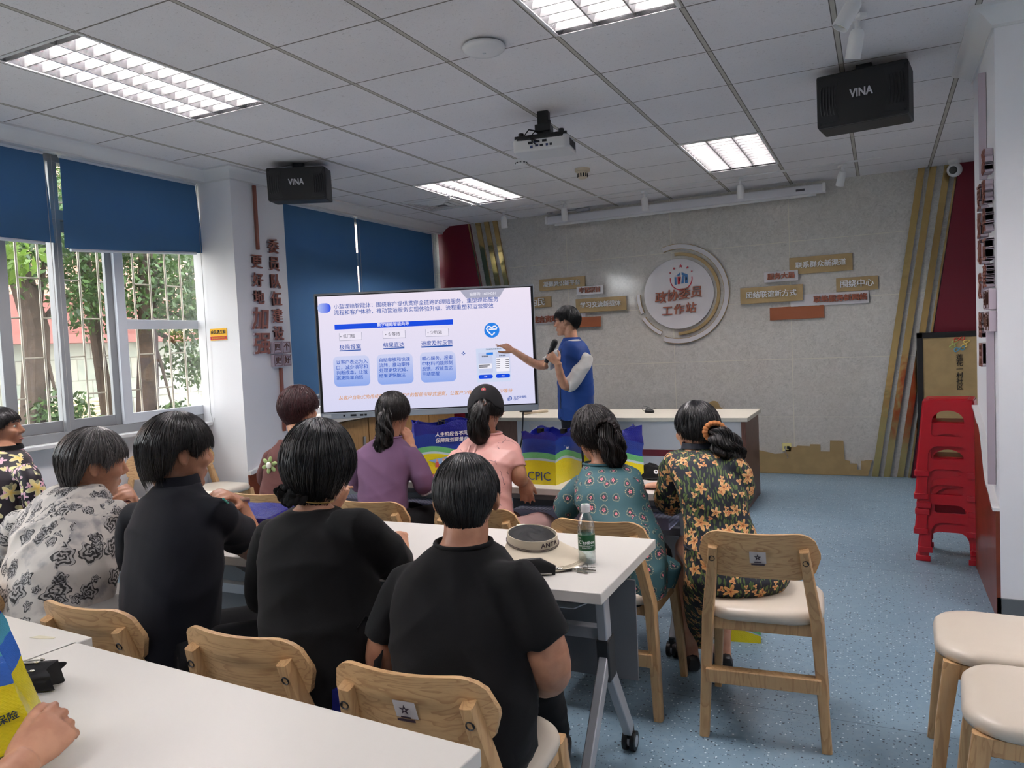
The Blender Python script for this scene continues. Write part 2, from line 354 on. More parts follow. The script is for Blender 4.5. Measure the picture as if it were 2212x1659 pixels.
# roller blinds
def m_blind():
    n = NT('blue_blind_fabric'); v = n.obj(); c = n.mix(n.noise(v, 2, 3), lin((.30, .47, .64)), lin((.33, .51, .68))); n.base(c); n.set(Roughness=.8)
    tr = n.n('BsdfTranslucent', Color=c); mx = n.n('MixShader', i0=.30, i1=n.p.outputs[0], i2=tr.outputs[0]); n.bump(n.noise(v, 500, 1), .15, .001)
    n.t.links.new(mx.outputs[0], n.t.nodes['Material Output'].inputs[0]); return n.m
BLIND = m_blind()
def blind(y0, y1, zb0, zb1, lab, side, x=-4.875, curl=.012):
    t = thing('roller_blind', lab, 'blind', (x, (y0+y1)/2, min(zb0, zb1)), group='blue roller blinds on the left wall'); b = MB(); ny, nz = 24, 14; h = (y1-y0)/2; zz = min(zb0, zb1)
    for s in (0, .0012):
        vs = [];
        for i in range(ny+1):
            for j in range(nz+1):
                a = i/ny; q = j/nz; zb = zb0+(zb1-zb0)*a; yy = -h+2*h*a; sl = (1-q)*.03*(1 if a < .5 else -1)*(abs(a-.5)*2)**6
                vs.append((s+curl*math.sin(a*5+q*2)*(1-q)+.03*(1-q)*(abs(a-.5)*2)**8*side, yy-sl, zb-zz+(2.825-zb)*q))
        b.add(vs, [(i*(nz+1)+j, (i+1)*(nz+1)+j, (i+1)*(nz+1)+j+1, i*(nz+1)+j+1) for i in range(ny) for j in range(nz)])
    b.build('fabric', BLIND, t, smooth=60)
    r = MB(); r.tube([(.002, -h+.03, zb0-zz-.006), (.002, h-.03, zb1-zz-.006)], .011, 8); 
    r.build('bottom_rail', ALUW, t)
    r = MB(); r.cyl((.0, -h, 2.82-zz), (.0, h, 2.82-zz), .018, 12); r.build('roller_tube', ALUW, t)
    c = MB(); yy = h-.01
    c.tube([(.03, yy, 2.8-zz), (.03, yy+.005, zb1-zz-.2), (.028, yy, 1.0-zz), (.03, yy+.02, .9-zz), (.035, yy+.04, 1.0-zz), (.035, yy+.045, 2.8-zz)], .002, 5); c.build('pull_cord', M('grey_cord', (.6, .6, .6), .6), t)
blind(1.75, 3.245, 2.235, 2.235, 'blue half raised roller blind cut off by the left photo edge', 1)
blind(3.36, 4.47, 2.205, 2.275, 'blue half raised roller blind next to the white pillar', 1)
blind(5.3, 6.49, 1.05, 1.05, 'blue lowered roller blind just right of the lettered pillar', .3, x=-4.86)
blind(6.53, 8.0, 1.05, 1.05, 'blue lowered roller blind next to the left maroon panel', .3, x=-4.86)
# wainscot panels with a wavy top
def wainscot(o, yv, pts, trimh, name, lab, nrm):
    t = thing(name, lab, 'wall panel'); top = pts; poly = [(top[0][0], .0)]+[(a, 0) for a, _ in top[1:]]+[(a, b) for a, b in reversed(top)]
    m = MB(); m.prism(poly, .018, o, yv, Z); m.build('panel', BROWNW, t, smooth=0)
    m = MB(); m.prism([(a, b) for a, b in top]+[(a, b+trimh) for a, b in reversed(top)], .03, o, yv, Z); m.build('top_edging', WHITEP, t, smooth=0); return t
def smoothpts(p, n=8):
    out = []
    for i in range(len(p)-1):
        for k in range(n):
            q = k/n; q2 = q*q*(3-2*q); out.append((p[i][0]+(p[i+1][0]-p[i][0])*q, p[i][1]+(p[i+1][1]-p[i][1])*q2))
    return out+[p[-1]]
wainscot((-4.52, 0, 0), Y, smoothpts([(4.49, .50), (4.9, .66), (5.07, .72)]), .03, 'wall_panel', 'red brown wavy topped wall panel at foot of the left pillar', 1)
m = MB()
def flip(pts): return [(-a, b) for a, b in pts]
wainscot((.50, 0, 0), -Y, smoothpts(flip([(5.2, .95), (4.9, .88), (4.55, .60), (4.30, .53)])), .014, 'wall_panel', 'red brown wavy topped wall panel behind the stool stack', 1)
# window seat cupboard behind the display
t = thing('window_cupboard', 'long tan wood cupboard with thick white top under the lowered blinds', 'cupboard')
m = MB(); m.bb((-4.95, 5.12, 0), (-4.72, 8.1, .775)); m.build('body', TAN, t, bev=.003)
m = MB(); m.prism([(5.08, .775), (6.2, .775), (7.0, .80), (8.14, .80), (8.14, .87), (7.0, .87), (6.2, .85), (5.08, .85)], .30, (-4.95, 0, 0), Y, Z); m.build('top', TABLEW, t, smooth=0)
for k in range(5):
    d = MB(); y = 5.2+.575*k; d.bb((-4.72, y, .06), (-4.705, y+.56, .76)); dd = d.build('door', TAN, t, bev=.003)
    h = MB(); h.bb((-4.705, y+.46, .36), (-4.69, y+.49, .58)); h.build('handle', ALU, dd, bev=.003)
# ================================================================== OUTSIDE
def m_tiles():
    n = NT('pale_stone_tiles'); v = n.obj(rot=(0, 0, 0)); sp = n.n('SeparateXYZ', Vector=v); cv = n.n('CombineXYZ', i0=sp.outputs[1], i1=sp.outputs[2], i2=0.)
    b = n.n('TexBrick', {'offset': .5}, Vector=cv, Color1=lin((.60, .58, .52)), Color2=lin((.50, .53, .48)), Mortar=lin((.40, .38, .33)), Scale=1.0, Mortar_Size=.008, Brick_Width=.42, Row_Height=.30)
    n.base(n.mix(n.math('MULTIPLY', n.step(n.noise(v, 5, 4), .4, .7), .4), b.outputs[0], lin((.68, .67, .60)))); n.set(Roughness=.6); return n.m
def m_brick():
    n = NT('pink_wall_tiles'); v = n.obj(); sp = n.n('SeparateXYZ', Vector=v); cv = n.n('CombineXYZ', i0=sp.outputs[1], i1=sp.outputs[2], i2=0.)
    b = n.n('TexBrick', {'offset': .5}, Vector=cv, Color1=lin((.80, .62, .54)), Color2=lin((.74, .57, .50)), Mortar=lin((.85, .78, .72)), Scale=1.0, Mortar_Size=.006, Brick_Width=.24, Row_Height=.07); n.base(b.outputs[0]); n.set(Roughness=.7); return n.m
PINK = M('pink_render', (.62, .40, .37), .7, var=.15)
b = thing('building', 'pale stone clad building with pink ledge seen through the window', 'building')
m = MB(); m.bb((-10.6, 0, -.5), (-10, 16, 1.72)); m.build('stone_wall', m_tiles(), b, smooth=0)
m = MB(); m.bb((-10.6, 0, 2.35), (-10, 16, 7)); m.build('upper_wall', m_brick(), b, smooth=0)
m = MB(); m.bb((-10.6, 0, 1.72), (-9.75, 16, 1.84)); m.bb((-10.6, 0, 1.84), (-9.88, 16, 2.35)); m.build('ledge', PINK, b, smooth=0)
for y0, y1, z0, z1 in ((5.95, 7.5, .1, .98), (8.25, 9.0, 1.86, 2.15), (10.3, 11.5, .1, .98), (3.2, 4.4, .1, .98)):
    m = MB(); x = -9.99 if z0 < 1 else -9.87
    for k in range(int((z1-z0)/.055)): m.box((x, (y0+y1)/2, z0+.055*k), (.05, y1-y0, .03), rot=Matrix.Rotation(R(35), 3, 'Y'))
    m.build('louvre', M('cream_louvre', (.86, .80, .66), .6), b, smooth=0)
m = MB(); m.bb((-40, -20, -.6), (-5.1, 40, -.5)); struct(m.build('ground_outside', M('paving_outside', (.5, .48, .44), .8, var=.2), smooth=0))
s = MB(); s.bb((-9.98, 9.55, 1.02), (-9.97, 9.9, 1.16), 0); s.bb((-9.98, 9.55, .86), (-9.97, 9.9, 1.0), 1)
for k in range(2): s.text('文明停车' if k == 0 else '禁止占道', (-9.965, 9.72, 1.09-.16*k), Y, Z, .075, m=2)
tag(s.build('wall_sign', [M('sign_yellow', (.95, .72, .1), .5), M('sign_yellow_deep', (.93, .62, .08), .5), M('sign_red', (.75, .1, .08), .5)], smooth=0), 'small yellow two row sign on the stone wall across', 'sign')
BARK = M('tree_bark', (.27, .22, .18), .9, bump=(18, .6, .02), var=.3)
def m_leaf(name, a, b):
    n = NT(name); oi = n.n('NewGeometry').outputs['Random Per Island']; n.base(n.ramp(oi, [(0, a), (.5, b), (1, a)])); n.set(Roughness=.5)
    tr = n.n('BsdfTranslucent', Color=lin(b)); mx = n.n('MixShader', i0=.22, i1=n.p.outputs[0], i2=tr.outputs[0]); n.t.links.new(mx.outputs[0], n.t.nodes['Material Output'].inputs[0]); return n.m
LEAF = [m_leaf('leaf_green', (.13, .21, .09), (.27, .38, .17)), m_leaf('leaf_yellow_green', (.30, .42, .14), (.50, .62, .26))]
def tree(x, trunk, clumps, lab, seed, r0=.13, mt=0, lf=.075):
    rg = np.random.default_rng(seed); t = thing('tree', lab, 'tree', (x, trunk[0][0], -.5), group='trees outside the window'); m = MB()
    pts = [(dx, y-trunk[0][0], z+.5) for y, z, dx in trunk]; m.tube(pts, [r0*(1-.5*i/len(pts)) for i in range(len(pts))], 10)
    f = MB()
    for (y, z, dx, ry, rz, n) in clumps:
        m.tube([pts[min(len(pts)-1, 2)], ((dx+pts[2][0])/2, (y-trunk[0][0]+pts[2][1])/2, (z+.5+pts[2][2])/2+.1), (dx, y-trunk[0][0], z+.5)], [.035, .02, .008], 6)
        for k in range(int(n*1.7)):
            d = rg.normal(size=3); d /= np.linalg.norm(d); q = rg.random()**.45; c = Vector((dx+d[0]*ry*q, y-trunk[0][0]+d[1]*ry*q, z+.5+d[2]*rz*q))
            a = Vector(rg.normal(size=3)).normalized(); w = a.cross(Vector(rg.normal(size=3))).normalized(); L = lf*(.6+.8*rg.random()); a.z -= .5; a.normalize()
            f.add([c, c+a*L*.5+w*L*.24, c+a*L, c+a*L*.5-w*L*.24], [(0, 1, 2, 3)])
    m.build('trunk', BARK, t); f.build('foliage', LEAF[mt], t, smooth=0)
tree(-7.5, [(4.68, -.5, 0), (4.72, .9, 0), (4.8, 1.8, 0), (4.62, 2.6, 0), (4.4, 3.6, 0)], [(5.0, 2.9, .1, .8, .5, 900), (4.5, 2.6, .2, .5, .5, 500), (5.2, 2.2, .2, .45, .4, 350), (4.85, .95, .2, .32, .28, 420), (4.3, 3.4, 0, .8, .6, 700)], 'leafy tree with thick bent trunk left of the window stile', 3, .15)
tree(-7.9, [(5.75, -.5, 0), (5.8, .9, 0), (5.72, 1.8, 0), (5.6, 3.2, 0)], [(5.5, 2.75, 0, .75, .55, 1000), (5.7, 2.1, .1, .5, .4, 400), (5.9, 3.3, 0, .8, .6, 700)], 'slim leaning tree just left of the open window sash', 4, .09)
tree(-7.4, [(5.85, -.5, 0), (5.92, .9, 0), (6.0, 1.8, 0), (6.1, 3.2, 0)], [(6.1, 2.3, .2, .6, .6, 900), (6.5, 1.9, .2, .5, .6, 700), (6.6, 1.35, 0, .4, .3, 300), (6.4, 2.9, 0, .8, .6, 900), (6.1, .85, .2, .22, .15, 120)], 'leafy tree standing behind the open window sash', 5, .14)
tree(-6.2, [(2.9, -.5, 0), (3.0, .9, 0), (3.0, 1.8, 0), (3.0, 3.2, 0)], [(3.72, 2.32, 0, .28, .2, 130), (3.4, 2.1, 0, .22, .16, 60), (3.2, 2.7, 0, .7, .35, 450)], 'bright leafy tree nearest the window at far left', 6, .08, 1, .11)
tree(-8.8, [(8.4, -.5, 0), (8.5, .9, 0), (8.5, 2.0, 0), (8.5, 3.6, 0)], [(8.2, 3.2, 0, 1.1, .8, 1400), (7.2, 3.5, 0, 1.2, .8, 1400), (8.0, 2.4, 0, .5, .4, 350), (6.2, 3.8, 0, 1.2, .7, 1100)], 'bushy tree in front of the pink building ledge', 8, .12, 0, .09)
g = thing('window_grille', 'pale metal security grille of staggered bars outside the window', 'grille', (-5.16, 0, 0)); PG = M('pale_bar_paint', (.70, .66, .60), .5, .2)
ys = [3.20-.147*k for k in range(18)][::-1]+[3.20+.147*k for k in range(1, 10)]
for i, y in enumerate(ys):
    m = MB(); m.cyl((0, y, .7), (0, y, 2.9), .008, 6); m.build('bar', PG, g)
    m = MB(); z = 1.49-.54*2+(0 if i % 2 else .27)
    while z < 2.9:
        if z > .7 and i < len(ys)-1: m.cyl((0, y, z), (0, ys[i+1], z), .006, 5)
        z += .54
    m.build('rung', PG, g)
# ================================================================== CEILING FIXTURES
TUBEM = M('lit_tube', (1, .965, .965), .5, emit=TUBE)
REFL = M('bright_reflector', (.62, .62, .63), .18, .9)
BLADE = M('louvre_blade', (.56, .56, .56), .3, .3)
def make_lamp(lab):
    t = thing('ceiling_light', lab, 'ceiling light', (0, 0, CZ), group='recessed louvre ceiling lights'); W_, L_ = .576, 1.178
    m = MB(); m.bb((-W_/2, -L_/2, .10), (W_/2, L_/2, .11)); 
    for s in (-1, 1): m.bb((s*W_/2-.004, -L_/2, 0), (s*W_/2+.004, L_/2, .11)); m.bb((-W_/2, s*L_/2-.004, 0), (W_/2, s*L_/2+.004, .11))
    m.build('housing', REFL, t, smooth=0)
    m = MB()
    for s in (-1, 1): m.bb((s*(W_/2-.004), -L_/2, -.003), (s*(W_/2+.012), L_/2, 0)); m.bb((-W_/2, s*(L_/2-.004), -.003), (W_/2, s*(L_/2+.012), 0))
    m.build('frame', WHITEP, t, smooth=0)
    m = MB(); cw = W_/3
    for k in range(4):
        x = -W_/2+cw*k; prof = [(.004, .0), (.006, .012), (.014, .03), (.026, .048)]
        if k in (0, 3): x += .0
        ring = [(x+a, b) for a, b in prof]+[(x-a, b) for a, b in reversed(prof)]
        ring = [(min(max(a, -W_/2), W_/2), b) for a, b in ring]
        m.rings([[(a, yy, b+.001) for a, b in ring] for yy in (-L_/2, L_/2)])
    m.build('reflector_rail', REFL, t, smooth=40)
    m = MB(); nb = 13
    for k in range(3):
        xc = -W_/2+cw*(k+.5)
        for j in range(nb):
            y = -L_/2+L_*(j+.5)/nb; rg = []
            for i in range(7):
                q = -1+2*i/6; x = xc+q*cw/2; h = .040; d = .004*(1-q*q)+.010
                rg.append([(x, y-d*.25, .003), (x, y+d*.25, .003), (x, y+d, .003+h), (x, y-d, .003+h)])
            m.rings(rg)
    m.build('louvre', BLADE, t, smooth=30)
    for k in range(3):
        m = MB(); x = -W_/2+cw*(k+.5); m.cyl((x, -L_/2+.03, .062), (x, L_/2-.03, .062), .013, 8); m.build('tube', TUBEM, t)
    return t
LL = ['large louvre ceiling light at upper left above the near window', 'louvre ceiling light at far left ahead of the left speaker', 'louvre ceiling light cut off by the top photo edge', 'louvre ceiling light above right end of the screen case', 'ceiling light behind the viewer on window side', 'ceiling light behind the viewer in the middle', 'ceiling light to the right beyond the photo', 'ceiling light behind the viewer at right']
l0 = make_lamp(LL[0])
for i, (x, y) in enumerate(LAMPS):
    o = l0 if i == 0 else dup(l0, label=LL[i]); o.location = (x+.3, y+.601, CZ)
# wireless access point
t = thing('access_point', 'round white wireless access point disc on the ceiling', 'access point', (-1.71, 3.39, CZ))
m = MB(); m.lathe([(.0, -.045), (.06, -.044), (.09, -.038), (.103, -.026), (.105, -.018), (.10, -.010), (.085, -.008)], 36); m.build('shell', WHITEP, t, smooth=50)
m = MB(); m.lathe([(.05, 0), (.05, -.012), (.045, -.014)], 24); m.build('mounting_plate', M('grey_mount', (.45, .45, .47), .5), t)
m = MB(); m.lathe([(0, -.047), (.008, -.047), (.009, -.044)], 12, c=(.0, -.0, 0)); m.build('status_light', M('pale_lens', (.75, .78, .8), .3), t)
# detectors
t = thing('smoke_detector', 'small white smoke detector just below the projector', 'smoke detector', (-2.55, 5.62, CZ))
m = MB(); m.lathe([(.052, 0), (.052, -.018), (.046, -.022), (.045, -.034), (.036, -.046), (.0, -.048)], 24); m.build('body', WHITEP, t)
m = MB()
for k in range(10): a = 2*PI*k/10; m.box((.0455*math.cos(a), .0455*math.sin(a), -.028), (.008, .014, .006), rot=Matrix.Rotation(a, 3, 'Z'))
m.build('vent_slots', DARKM, t, smooth=0)
t = thing('smoke_detector', 'cream slotted smoke detector to the right of the projector', 'smoke detector', (-2.26, 6.23, CZ)); CRM = M('cream_plastic', (.80, .74, .64), .45)
m = MB(); m.lathe([(.065, 0), (.065, -.022), (.055, -.026)], 24); m.build('base', CRM, t)
m = MB(); m.lathe([(.05, -.026), (.05, -.034), (.044, -.036), (.040, -.075), (.03, -.082), (0, -.083)], 24); m.build('chamber', CRM, t)
m = MB()
for k in range(12): a = 2*PI*k/12; m.box((.0425*math.cos(a), .0425*math.sin(a), -.056), (.006, .009, .03), rot=Matrix.Rotation(a, 3, 'Z'))
m.build('vent_slots', DARKM, t, smooth=0)
# air vent
t = thing('air_vent', 'square white air vent in ceiling beside the left wall', 'air vent', (-4.0, 6.81, CZ))
m = MB()
for s in (.29, .22, .16, .10):
    z = -.004-.02*(.29-s)/.19
    for q in (-1, 1): m.box((q*s, 0, z), (.03, 2*s+.03, .004), rot=Matrix.Rotation(R(-25*q), 3, 'Y')); m.box((0, q*s, z), (2*s+.03, .03, .004), rot=Matrix.Rotation(R(25*q), 3, 'X'))
m.build('frame', WHITEP, t, smooth=0)
m = MB(); m.bb((-.09, -.09, -.012), (.09, .09, -.004)); 
m.build('grille', M('vent_grey', (.35, .35, .36), .6), t, smooth=0)
# projector
t = thing('projector', 'white ceiling projector hung on a black bracket', 'projector', (-1.90, 4.56, CZ), 8)
WP = M('projector_shell', (.80, .80, .80), .4)
m = MB(); m.prism(rrect(.36, .24, .035), .085, (0, 0, -.265), X, Y); b = m.build('body', WP, t, bev=.012, seg=3)
m = MB()
for k in range(9): m.bb((.179, -.08+.018*k, -.245), (.182, -.07+.018*k, -.20))
m.build('side_vent', DARKM, b, smooth=0)
m = MB()
for i, (x, z, w, h) in enumerate([(-.06, -.215, .03, .016), (-.02, -.21, .03, .014), (.03, -.21, .028, .014), (-.02, -.235, .02, .012), (.01, -.236, .02, .012), (.045, -.236, .014, .014), (.07, -.236, .014, .014), (-.055, -.24, .016, .016)]): m.bb((x-w/2, -.123, z-h/2), (x+w/2, -.118, z+h/2), i % 2)
m.build('port_panel', [DARKM, M('port_blue', (.12, .2, .4), .5)], b, smooth=0)
m = MB(); m.prism([(-.17, -.10), (.17, -.10), (.12, .10), (-.12, .10)], .02, (0, 0, -.18), X, Y); m.bb((-.15, -.12, -.20), (.15, .06, -.178))
for sx in (-.13, .13): m.cyl((sx, -.08, -.18), (sx, -.08, -.14), .018, 12)
m.build('bracket_plate', BLACKP, t, bev=.004)
m = MB(); m.bb((-.035, -.03, -.16), (.035, .03, 0)); m.bb((-.05, -.045, -.13), (.05, .045, -.085)); m.cyl((.04, -.02, -.15), (.04, -.02, -.06), .01); m.build('ceiling_post', BLACKP, t, bev=.004)
m = MB(); m.tube([(.0, -.05, -.14), (-.07, -.11, -.13), (-.10, -.12, -.17), (-.04, -.13, -.20), (.0, -.125, -.215)], .005, 6); m.tube([(.02, -.05, -.15), (-.03, -.12, -.15), (-.06, -.14, -.19), (-.02, -.125, -.235)], .004, 6); m.build('cable', BLACKP, t)
# speakers
SPK = M('speaker_black', (.045, .046, .055), .5, bump=(300, .1, .001)); SILV = M('silver_letter', (.78, .78, .80), .3, .6)
def speaker(loc, rz, w, h, d, lab, tilt):
    t = thing('loudspeaker', lab, 'loudspeaker', loc, rz, 'black ceiling loudspeakers'); RX = Matrix.Rotation(R(tilt), 4, 'X')
    m = MB(); m.x = RX; m.bb((-w/2, .03, -h), (w/2, d, 0)); m.build('cabinet', SPK, t, bev=.008)
    m = MB(); m.x = RX; m.prism(rrect(w, h, .012), .03, (0, .035, -h/2), X, Z); g = m.build('grille', SPK, t, bev=.006)
    m = MB(); m.x = RX
    for s in (-1, 1):
        for k in range(5):
            x = s*(w*.36+.016*(k-2)); m.tube([(x+s*.01*math.cos(a), .006-.004*math.cos(a*.9), -h/2+h*.30*math.sin(a)) for a in np.linspace(-1.2, 1.2, 9)], .004, 6)
        m.prism([(s*w*.30, -h*.5), (s*w*.24, -h*.9), (s*w*.46, -h*.94), (s*w*.46, -h*.86)], .004, (0, .006, 0), X, Z); m.prism([(s*w*.30, -h*.5), (s*w*.24, -h*.1), (s*w*.46, -h*.06), (s*w*.46, -h*.14)], .004, (0, .006, 0), X, Z)
    m.build('grille_ribs', M('speaker_rib', (.075, .077, .088), .4), g)
    m = MB(); m.x = RX
    for sx in (-1, 1):
        for sz in (.08, .92): m.lathe([(0, .004), (.006, .004), (.007, 0)], 10, c=(sx*w*.46, .004, -h*sz), ax=(0, -1, 0))
    m.build('screws', DARKM, g)
    m = MB(); m.x = RX; m.text('VINA', (.0, .003, -h*.45), X, Z, .062, .002, .035, sx=.8); m.build('logo', SILV, g, smooth=0)
    m = MB(); m.bb((-.04, d*.4, -.01), (.04, d*.6, CZ-loc[2])); m.build('hanger', DARKM, t); return t
speaker((-3.955, 4.59, 2.845), 27, .44, .245, .24, 'black loudspeaker near the white lettered pillar', 4)
speaker((-.075, 4.665, 2.85), -7.5, .46, .285, .24, 'black loudspeaker at upper right by the spotlights', 0)
# ceiling tracks and spotlights
TRK = WHITEP
def track(a, b, lab):
    m = MB(); m.bar((a[0], a[1], CZ-.007), (b[0], b[1], CZ-.007), .024, .012, up=Z); o = m.build('light_track', TRK, smooth=0); return tag(o, lab, 'light track')
track((-3.80, 7.50), (-1.98, 7.45), 'white ceiling light track ahead of the wall, left half')
track((-1.94, 7.45), (.03, 7.39), 'white ceiling light track ahead of the wall, right half')
def spot(x, y, tilt, az, lab, first=[None], s=1.0):
    t = thing('spotlight', lab, 'spotlight', (x, y, CZ-.021), az, 'white track spotlights')
    m = MB(); m.bb((-.018, -.05, -.02), (.018, .05, .0)); m.build('adapter', WHITEP, t, bev=.003)
    m = MB(); m.cyl((0, 0, -.02), (0, 0, -.06), .011, 12); m.box((0, 0, -.065), (.014, .03, .03)); m.build('stem', WHITEP, t)
    A = Matrix.Translation((0, 0, -.07)) @ Matrix.Rotation(R(tilt), 4, 'X')
    m = MB(); m.x = A; m.lathe([(0, .015), (.022, .012), (.030, -.0), (.033, -.02), (.034, -.115), (.030, -.115), (.028, -.09), (0, -.088)], 24); h = m.build('head', WHITEP, t)
    m = MB(); m.x = A; m.lathe([(0, -.0895), (.027, -.092), (.027, -.1)], 20); m.build('lens', M('spot_lens', (.75, .75, .70), .2), h); return t
track((-.075, 3.2), (-.075, 4.2), 'white ceiling light track by the right speaker')
for i, (x, y, ti, az) in enumerate([(-3.64, 7.50, 6, 0), (-2.93, 7.478, 16, 10), (-2.07, 7.455, 8, 0), (-1.15, 7.428, 12, 20), (-.28, 7.40, 28, 30)]):
    spot(x, y, ti, az, ['leftmost white spotlight on the track by the wall', 'second white spotlight from left on the wall track', 'middle white spotlight on the track by the wall', 'fourth white spotlight from left on the wall track', 'rightmost white spotlight on the track by the wall'][i])
spot(-.075, 3.62, 32, 100, 'nearest white spotlight at the top photo edge'); spot(-.075, 3.98, 20, 35, 'white spotlight just in front of the right speaker')
# projection screen case
t = thing('projection_screen', 'rolled up projection screen in a long white case on the wall', 'projection screen', (-1.9, 8.03, 2.76))
m = MB(); m.prism(rrect(.085, .085, .015), 2.88, (-1.44, 0, .04), Y, Z); m.build('case', M('screen_case_white', (.80, .80, .82), .4), t, bev=.004)
m = MB(); m.bb((-1.36, -.02, -.022), (1.36, .0, -.004)); m.cyl((-1.36, -.01, -.016), (1.36, -.01, -.016), .011, 8); m.build('bottom_bar', WHITEP, t)
m = MB(); m.bb((-1.46, -.05, -.0), (-1.44, .05, .085)); m.build('end_cap', WHITEP, t); m = MB(); m.bb((1.42, -.05, 0), (1.445, .05, .085)); m.build('end_cap', WHITEP, t)
m = MB(); m.bb((1.18, -.046, .03), (1.26, -.043, .05)); m.build('maker_plate', M('plate_grey', (.25, .25, .28), .4), t)
m = MB()
for k in range(5): m.tube([(-1.36+.09*math.sin(a)+.012*k, .01+.008*k, .13+.028*math.cos(a)) for a in np.linspace(0, 6.28, 20)], .004, 5, closed=False)
m.tube([(-1.3, .01, .14), (-1.1, .03, .12), (-1.0, .1, .12)], .004, 5); m.bb((-1.1, -.02, .10), (-.95, .02, .13)); m.build('coiled_cable', M('cable_grey', (.66, .66, .68), .5), t)
# ================================================================== FEATURE WALL SIGNS
WHB = M('white_acrylic', (.80, .79, .80), .18); RUST = M('rust_board', (.60, .345, .22), .3); TXW = M('text_white', (.93, .93, .93), .4); RUSTT = M('rust_letter', (.58, .33, .24), .4); EDGE = M('gold_edge', (.62, .52, .33), .35, .3)
WY = 8.166
def fit(m, s, o, x, y, width, ext=.004, bold=.015, mi=None, align='CENTER', shear=0, maxh=None):
    vs, _ = textmesh(s, 0, bold, align, 1, shear); a = [p[0] for p in vs]; w = max(a)-min(a); size = width/w
    if align == 'CENTER':   # centre on the ink
        o = Vector(o)-Vector(x).normalized()*((max(a)+min(a))/2*size)
    m.text(s, o, x, y, size, ext, bold, mi, align, 1, shear); return size
def plaque(x0, x1, z0, z1, mat, s, tm, lab, dy=.0, tw=.80, th=.018, ha=0, bold=.02):
    t = thing('wall_plaque', lab, 'wall plaque', ((x0+x1)/2, WY-dy, z0), group='small word plaques on the stone wall'); w, h = x1-x0, z1-z0
    m = MB(); m.bb((-w/2, -th, 0), (w/2, 0, h)); m.build('board', mat, t, bev=.002)
    if s:
        m = MB(); fit(m, s, (ha, -th, h/2), X, Z, w*tw, .007, bold); m.build('lettering', tm, t, smooth=0)
    return t
plaque(-3.537, -2.978, 2.033, 2.167, GOLDM, '凝聚共识新平台', TXW, 'gold plaque of seven white characters, topmost left of the emblem')
plaque(-3.074, -2.76, 1.952, 2.05, WHB, '牢记宗旨', RUSTT, 'white plaque of four rust characters left of the emblem', .019, bold=.05)
plaque(-3.86, -3.398, 1.846, 1.968, GOLDM, '履职为民', TXW, 'gold plaque of four characters partly behind the display', ha=-.03)
plaque(-3.092, -2.503, 1.757, 1.912, GOLDM, '学习交流新载体', TXW, 'gold plaque of seven white characters nearest left of emblem', .020)
plaque(-3.75, -2.985, 1.655, 1.752, WHB, '建言资政', RUSTT, 'white plaque of rust characters behind the presenter\'s head', 0, tw=.42, ha=-.11, bold=.05)
plaque(-3.30, -2.805, 1.593, 1.706, RUST, '', None, 'plain rust brown plaque just right of presenter\'s head', .02)
plaque(-.813, -.236, 2.006, 2.172, GOLDM, '联系群众新渠道', TXW, 'gold plaque of seven characters, topmost right of the emblem')
plaque(-1.056, -.732, 1.944, 2.05, WHB, '服务大局', RUSTT, 'white plaque of four rust characters right of the emblem', .019, bold=.05)
plaque(-.387, -.017, 1.806, 1.938, GOLDM, '围绕中心', TXW, 'short gold plaque of four characters at far right')
plaque(-1.293, -.69, 1.742, 1.905, GOLDM, '团结联谊新方式', TXW, 'gold plaque of seven characters nearest right of emblem', .020)
plaque(-.81, -.10, 1.683, 1.80, WHB, '联络服务新网络', RUSTT, 'long white plaque of seven rust characters at right', 0, tw=.68, ha=.10, bold=.05)
plaque(-1.012, -.50, 1.562, 1.690, RUST, '', None, 'plain rust brown plaque lowest right of the emblem', 0)
# emblem
t = thing('wall_emblem', 'round white emblem with rust characters and broken rings', 'wall emblem', (-1.93, WY, 1.893))
m = MB(); m.prism(circ(0, 0, .372, 64), .03, (0, 0, 0), X, Z); d = m.build('disc', WHB, t, bev=.003)
RED = M('emblem_red', (.70, .10, .17), .4); BLU = M('emblem_blue', (.13, .38, .60), .4)
m = MB(); ly = -.0305; o = (0, ly, 0)
def logo(m, o, x, y, k, red=0, blue=1, white=2, th=.003):
    P = lambda p, mi: m.prism([(a*k, b*k) for a, b in p], th, o, x, y, mi)
    P(arcband(0, 0, .93, 1.02, 172, 368, 40), red)
    for a, r in ((90, .19), (122, .14), (58, .14), (148, .11), (32, .11)): P(star(1.14*math.cos(R(a)), 1.14*math.sin(R(a)), r), red)
    P([(-.60, -.48), (-.42, -.48), (-.42, .2), (-.60, .2)], blue); P([(-.60, .28), (-.42, .28), (-.42, .36)], blue); P([(-.33, .40), (-.05, .60), (-.05, .36), (-.33, .24)], blue)
    P([(-.32, -.45), (-.10, -.45), (-.02, .2), (-.32, .2)], red); P([(-.22, -.15), (-.14, -.15), (-.12, .08), (-.22, .08)], white)
    P([(0, -.42), (.22, -.42), (.26, .30), (.14, .30)], blue); P([(.06, .60), (.60, .36), (.60, -.40), (.34, -.40), (.34, .24), (.06, .36)], blue); P([(.42, -.12), (.51, -.12), (.51, .12), (.42, .12)], white)
logo(m, (.035, ly, .155), X, Z, .118); m.build('logo', [RED, BLU, WHB], d, smooth=0)
m = MB()
for i, c in enumerate('政协委员'): m.text(c, (-.195+.127*i+.005, ly, -.035+.012*i), X, Z, .128, .008, .022, shear=.08)
for i, c in enumerate('工作站'): m.text(c, (-.125+.127*i, ly, -.180+.01*i), X, Z, .116, .008, .022, shear=.08)
m.build('lettering', RUSTT, d, smooth=0)
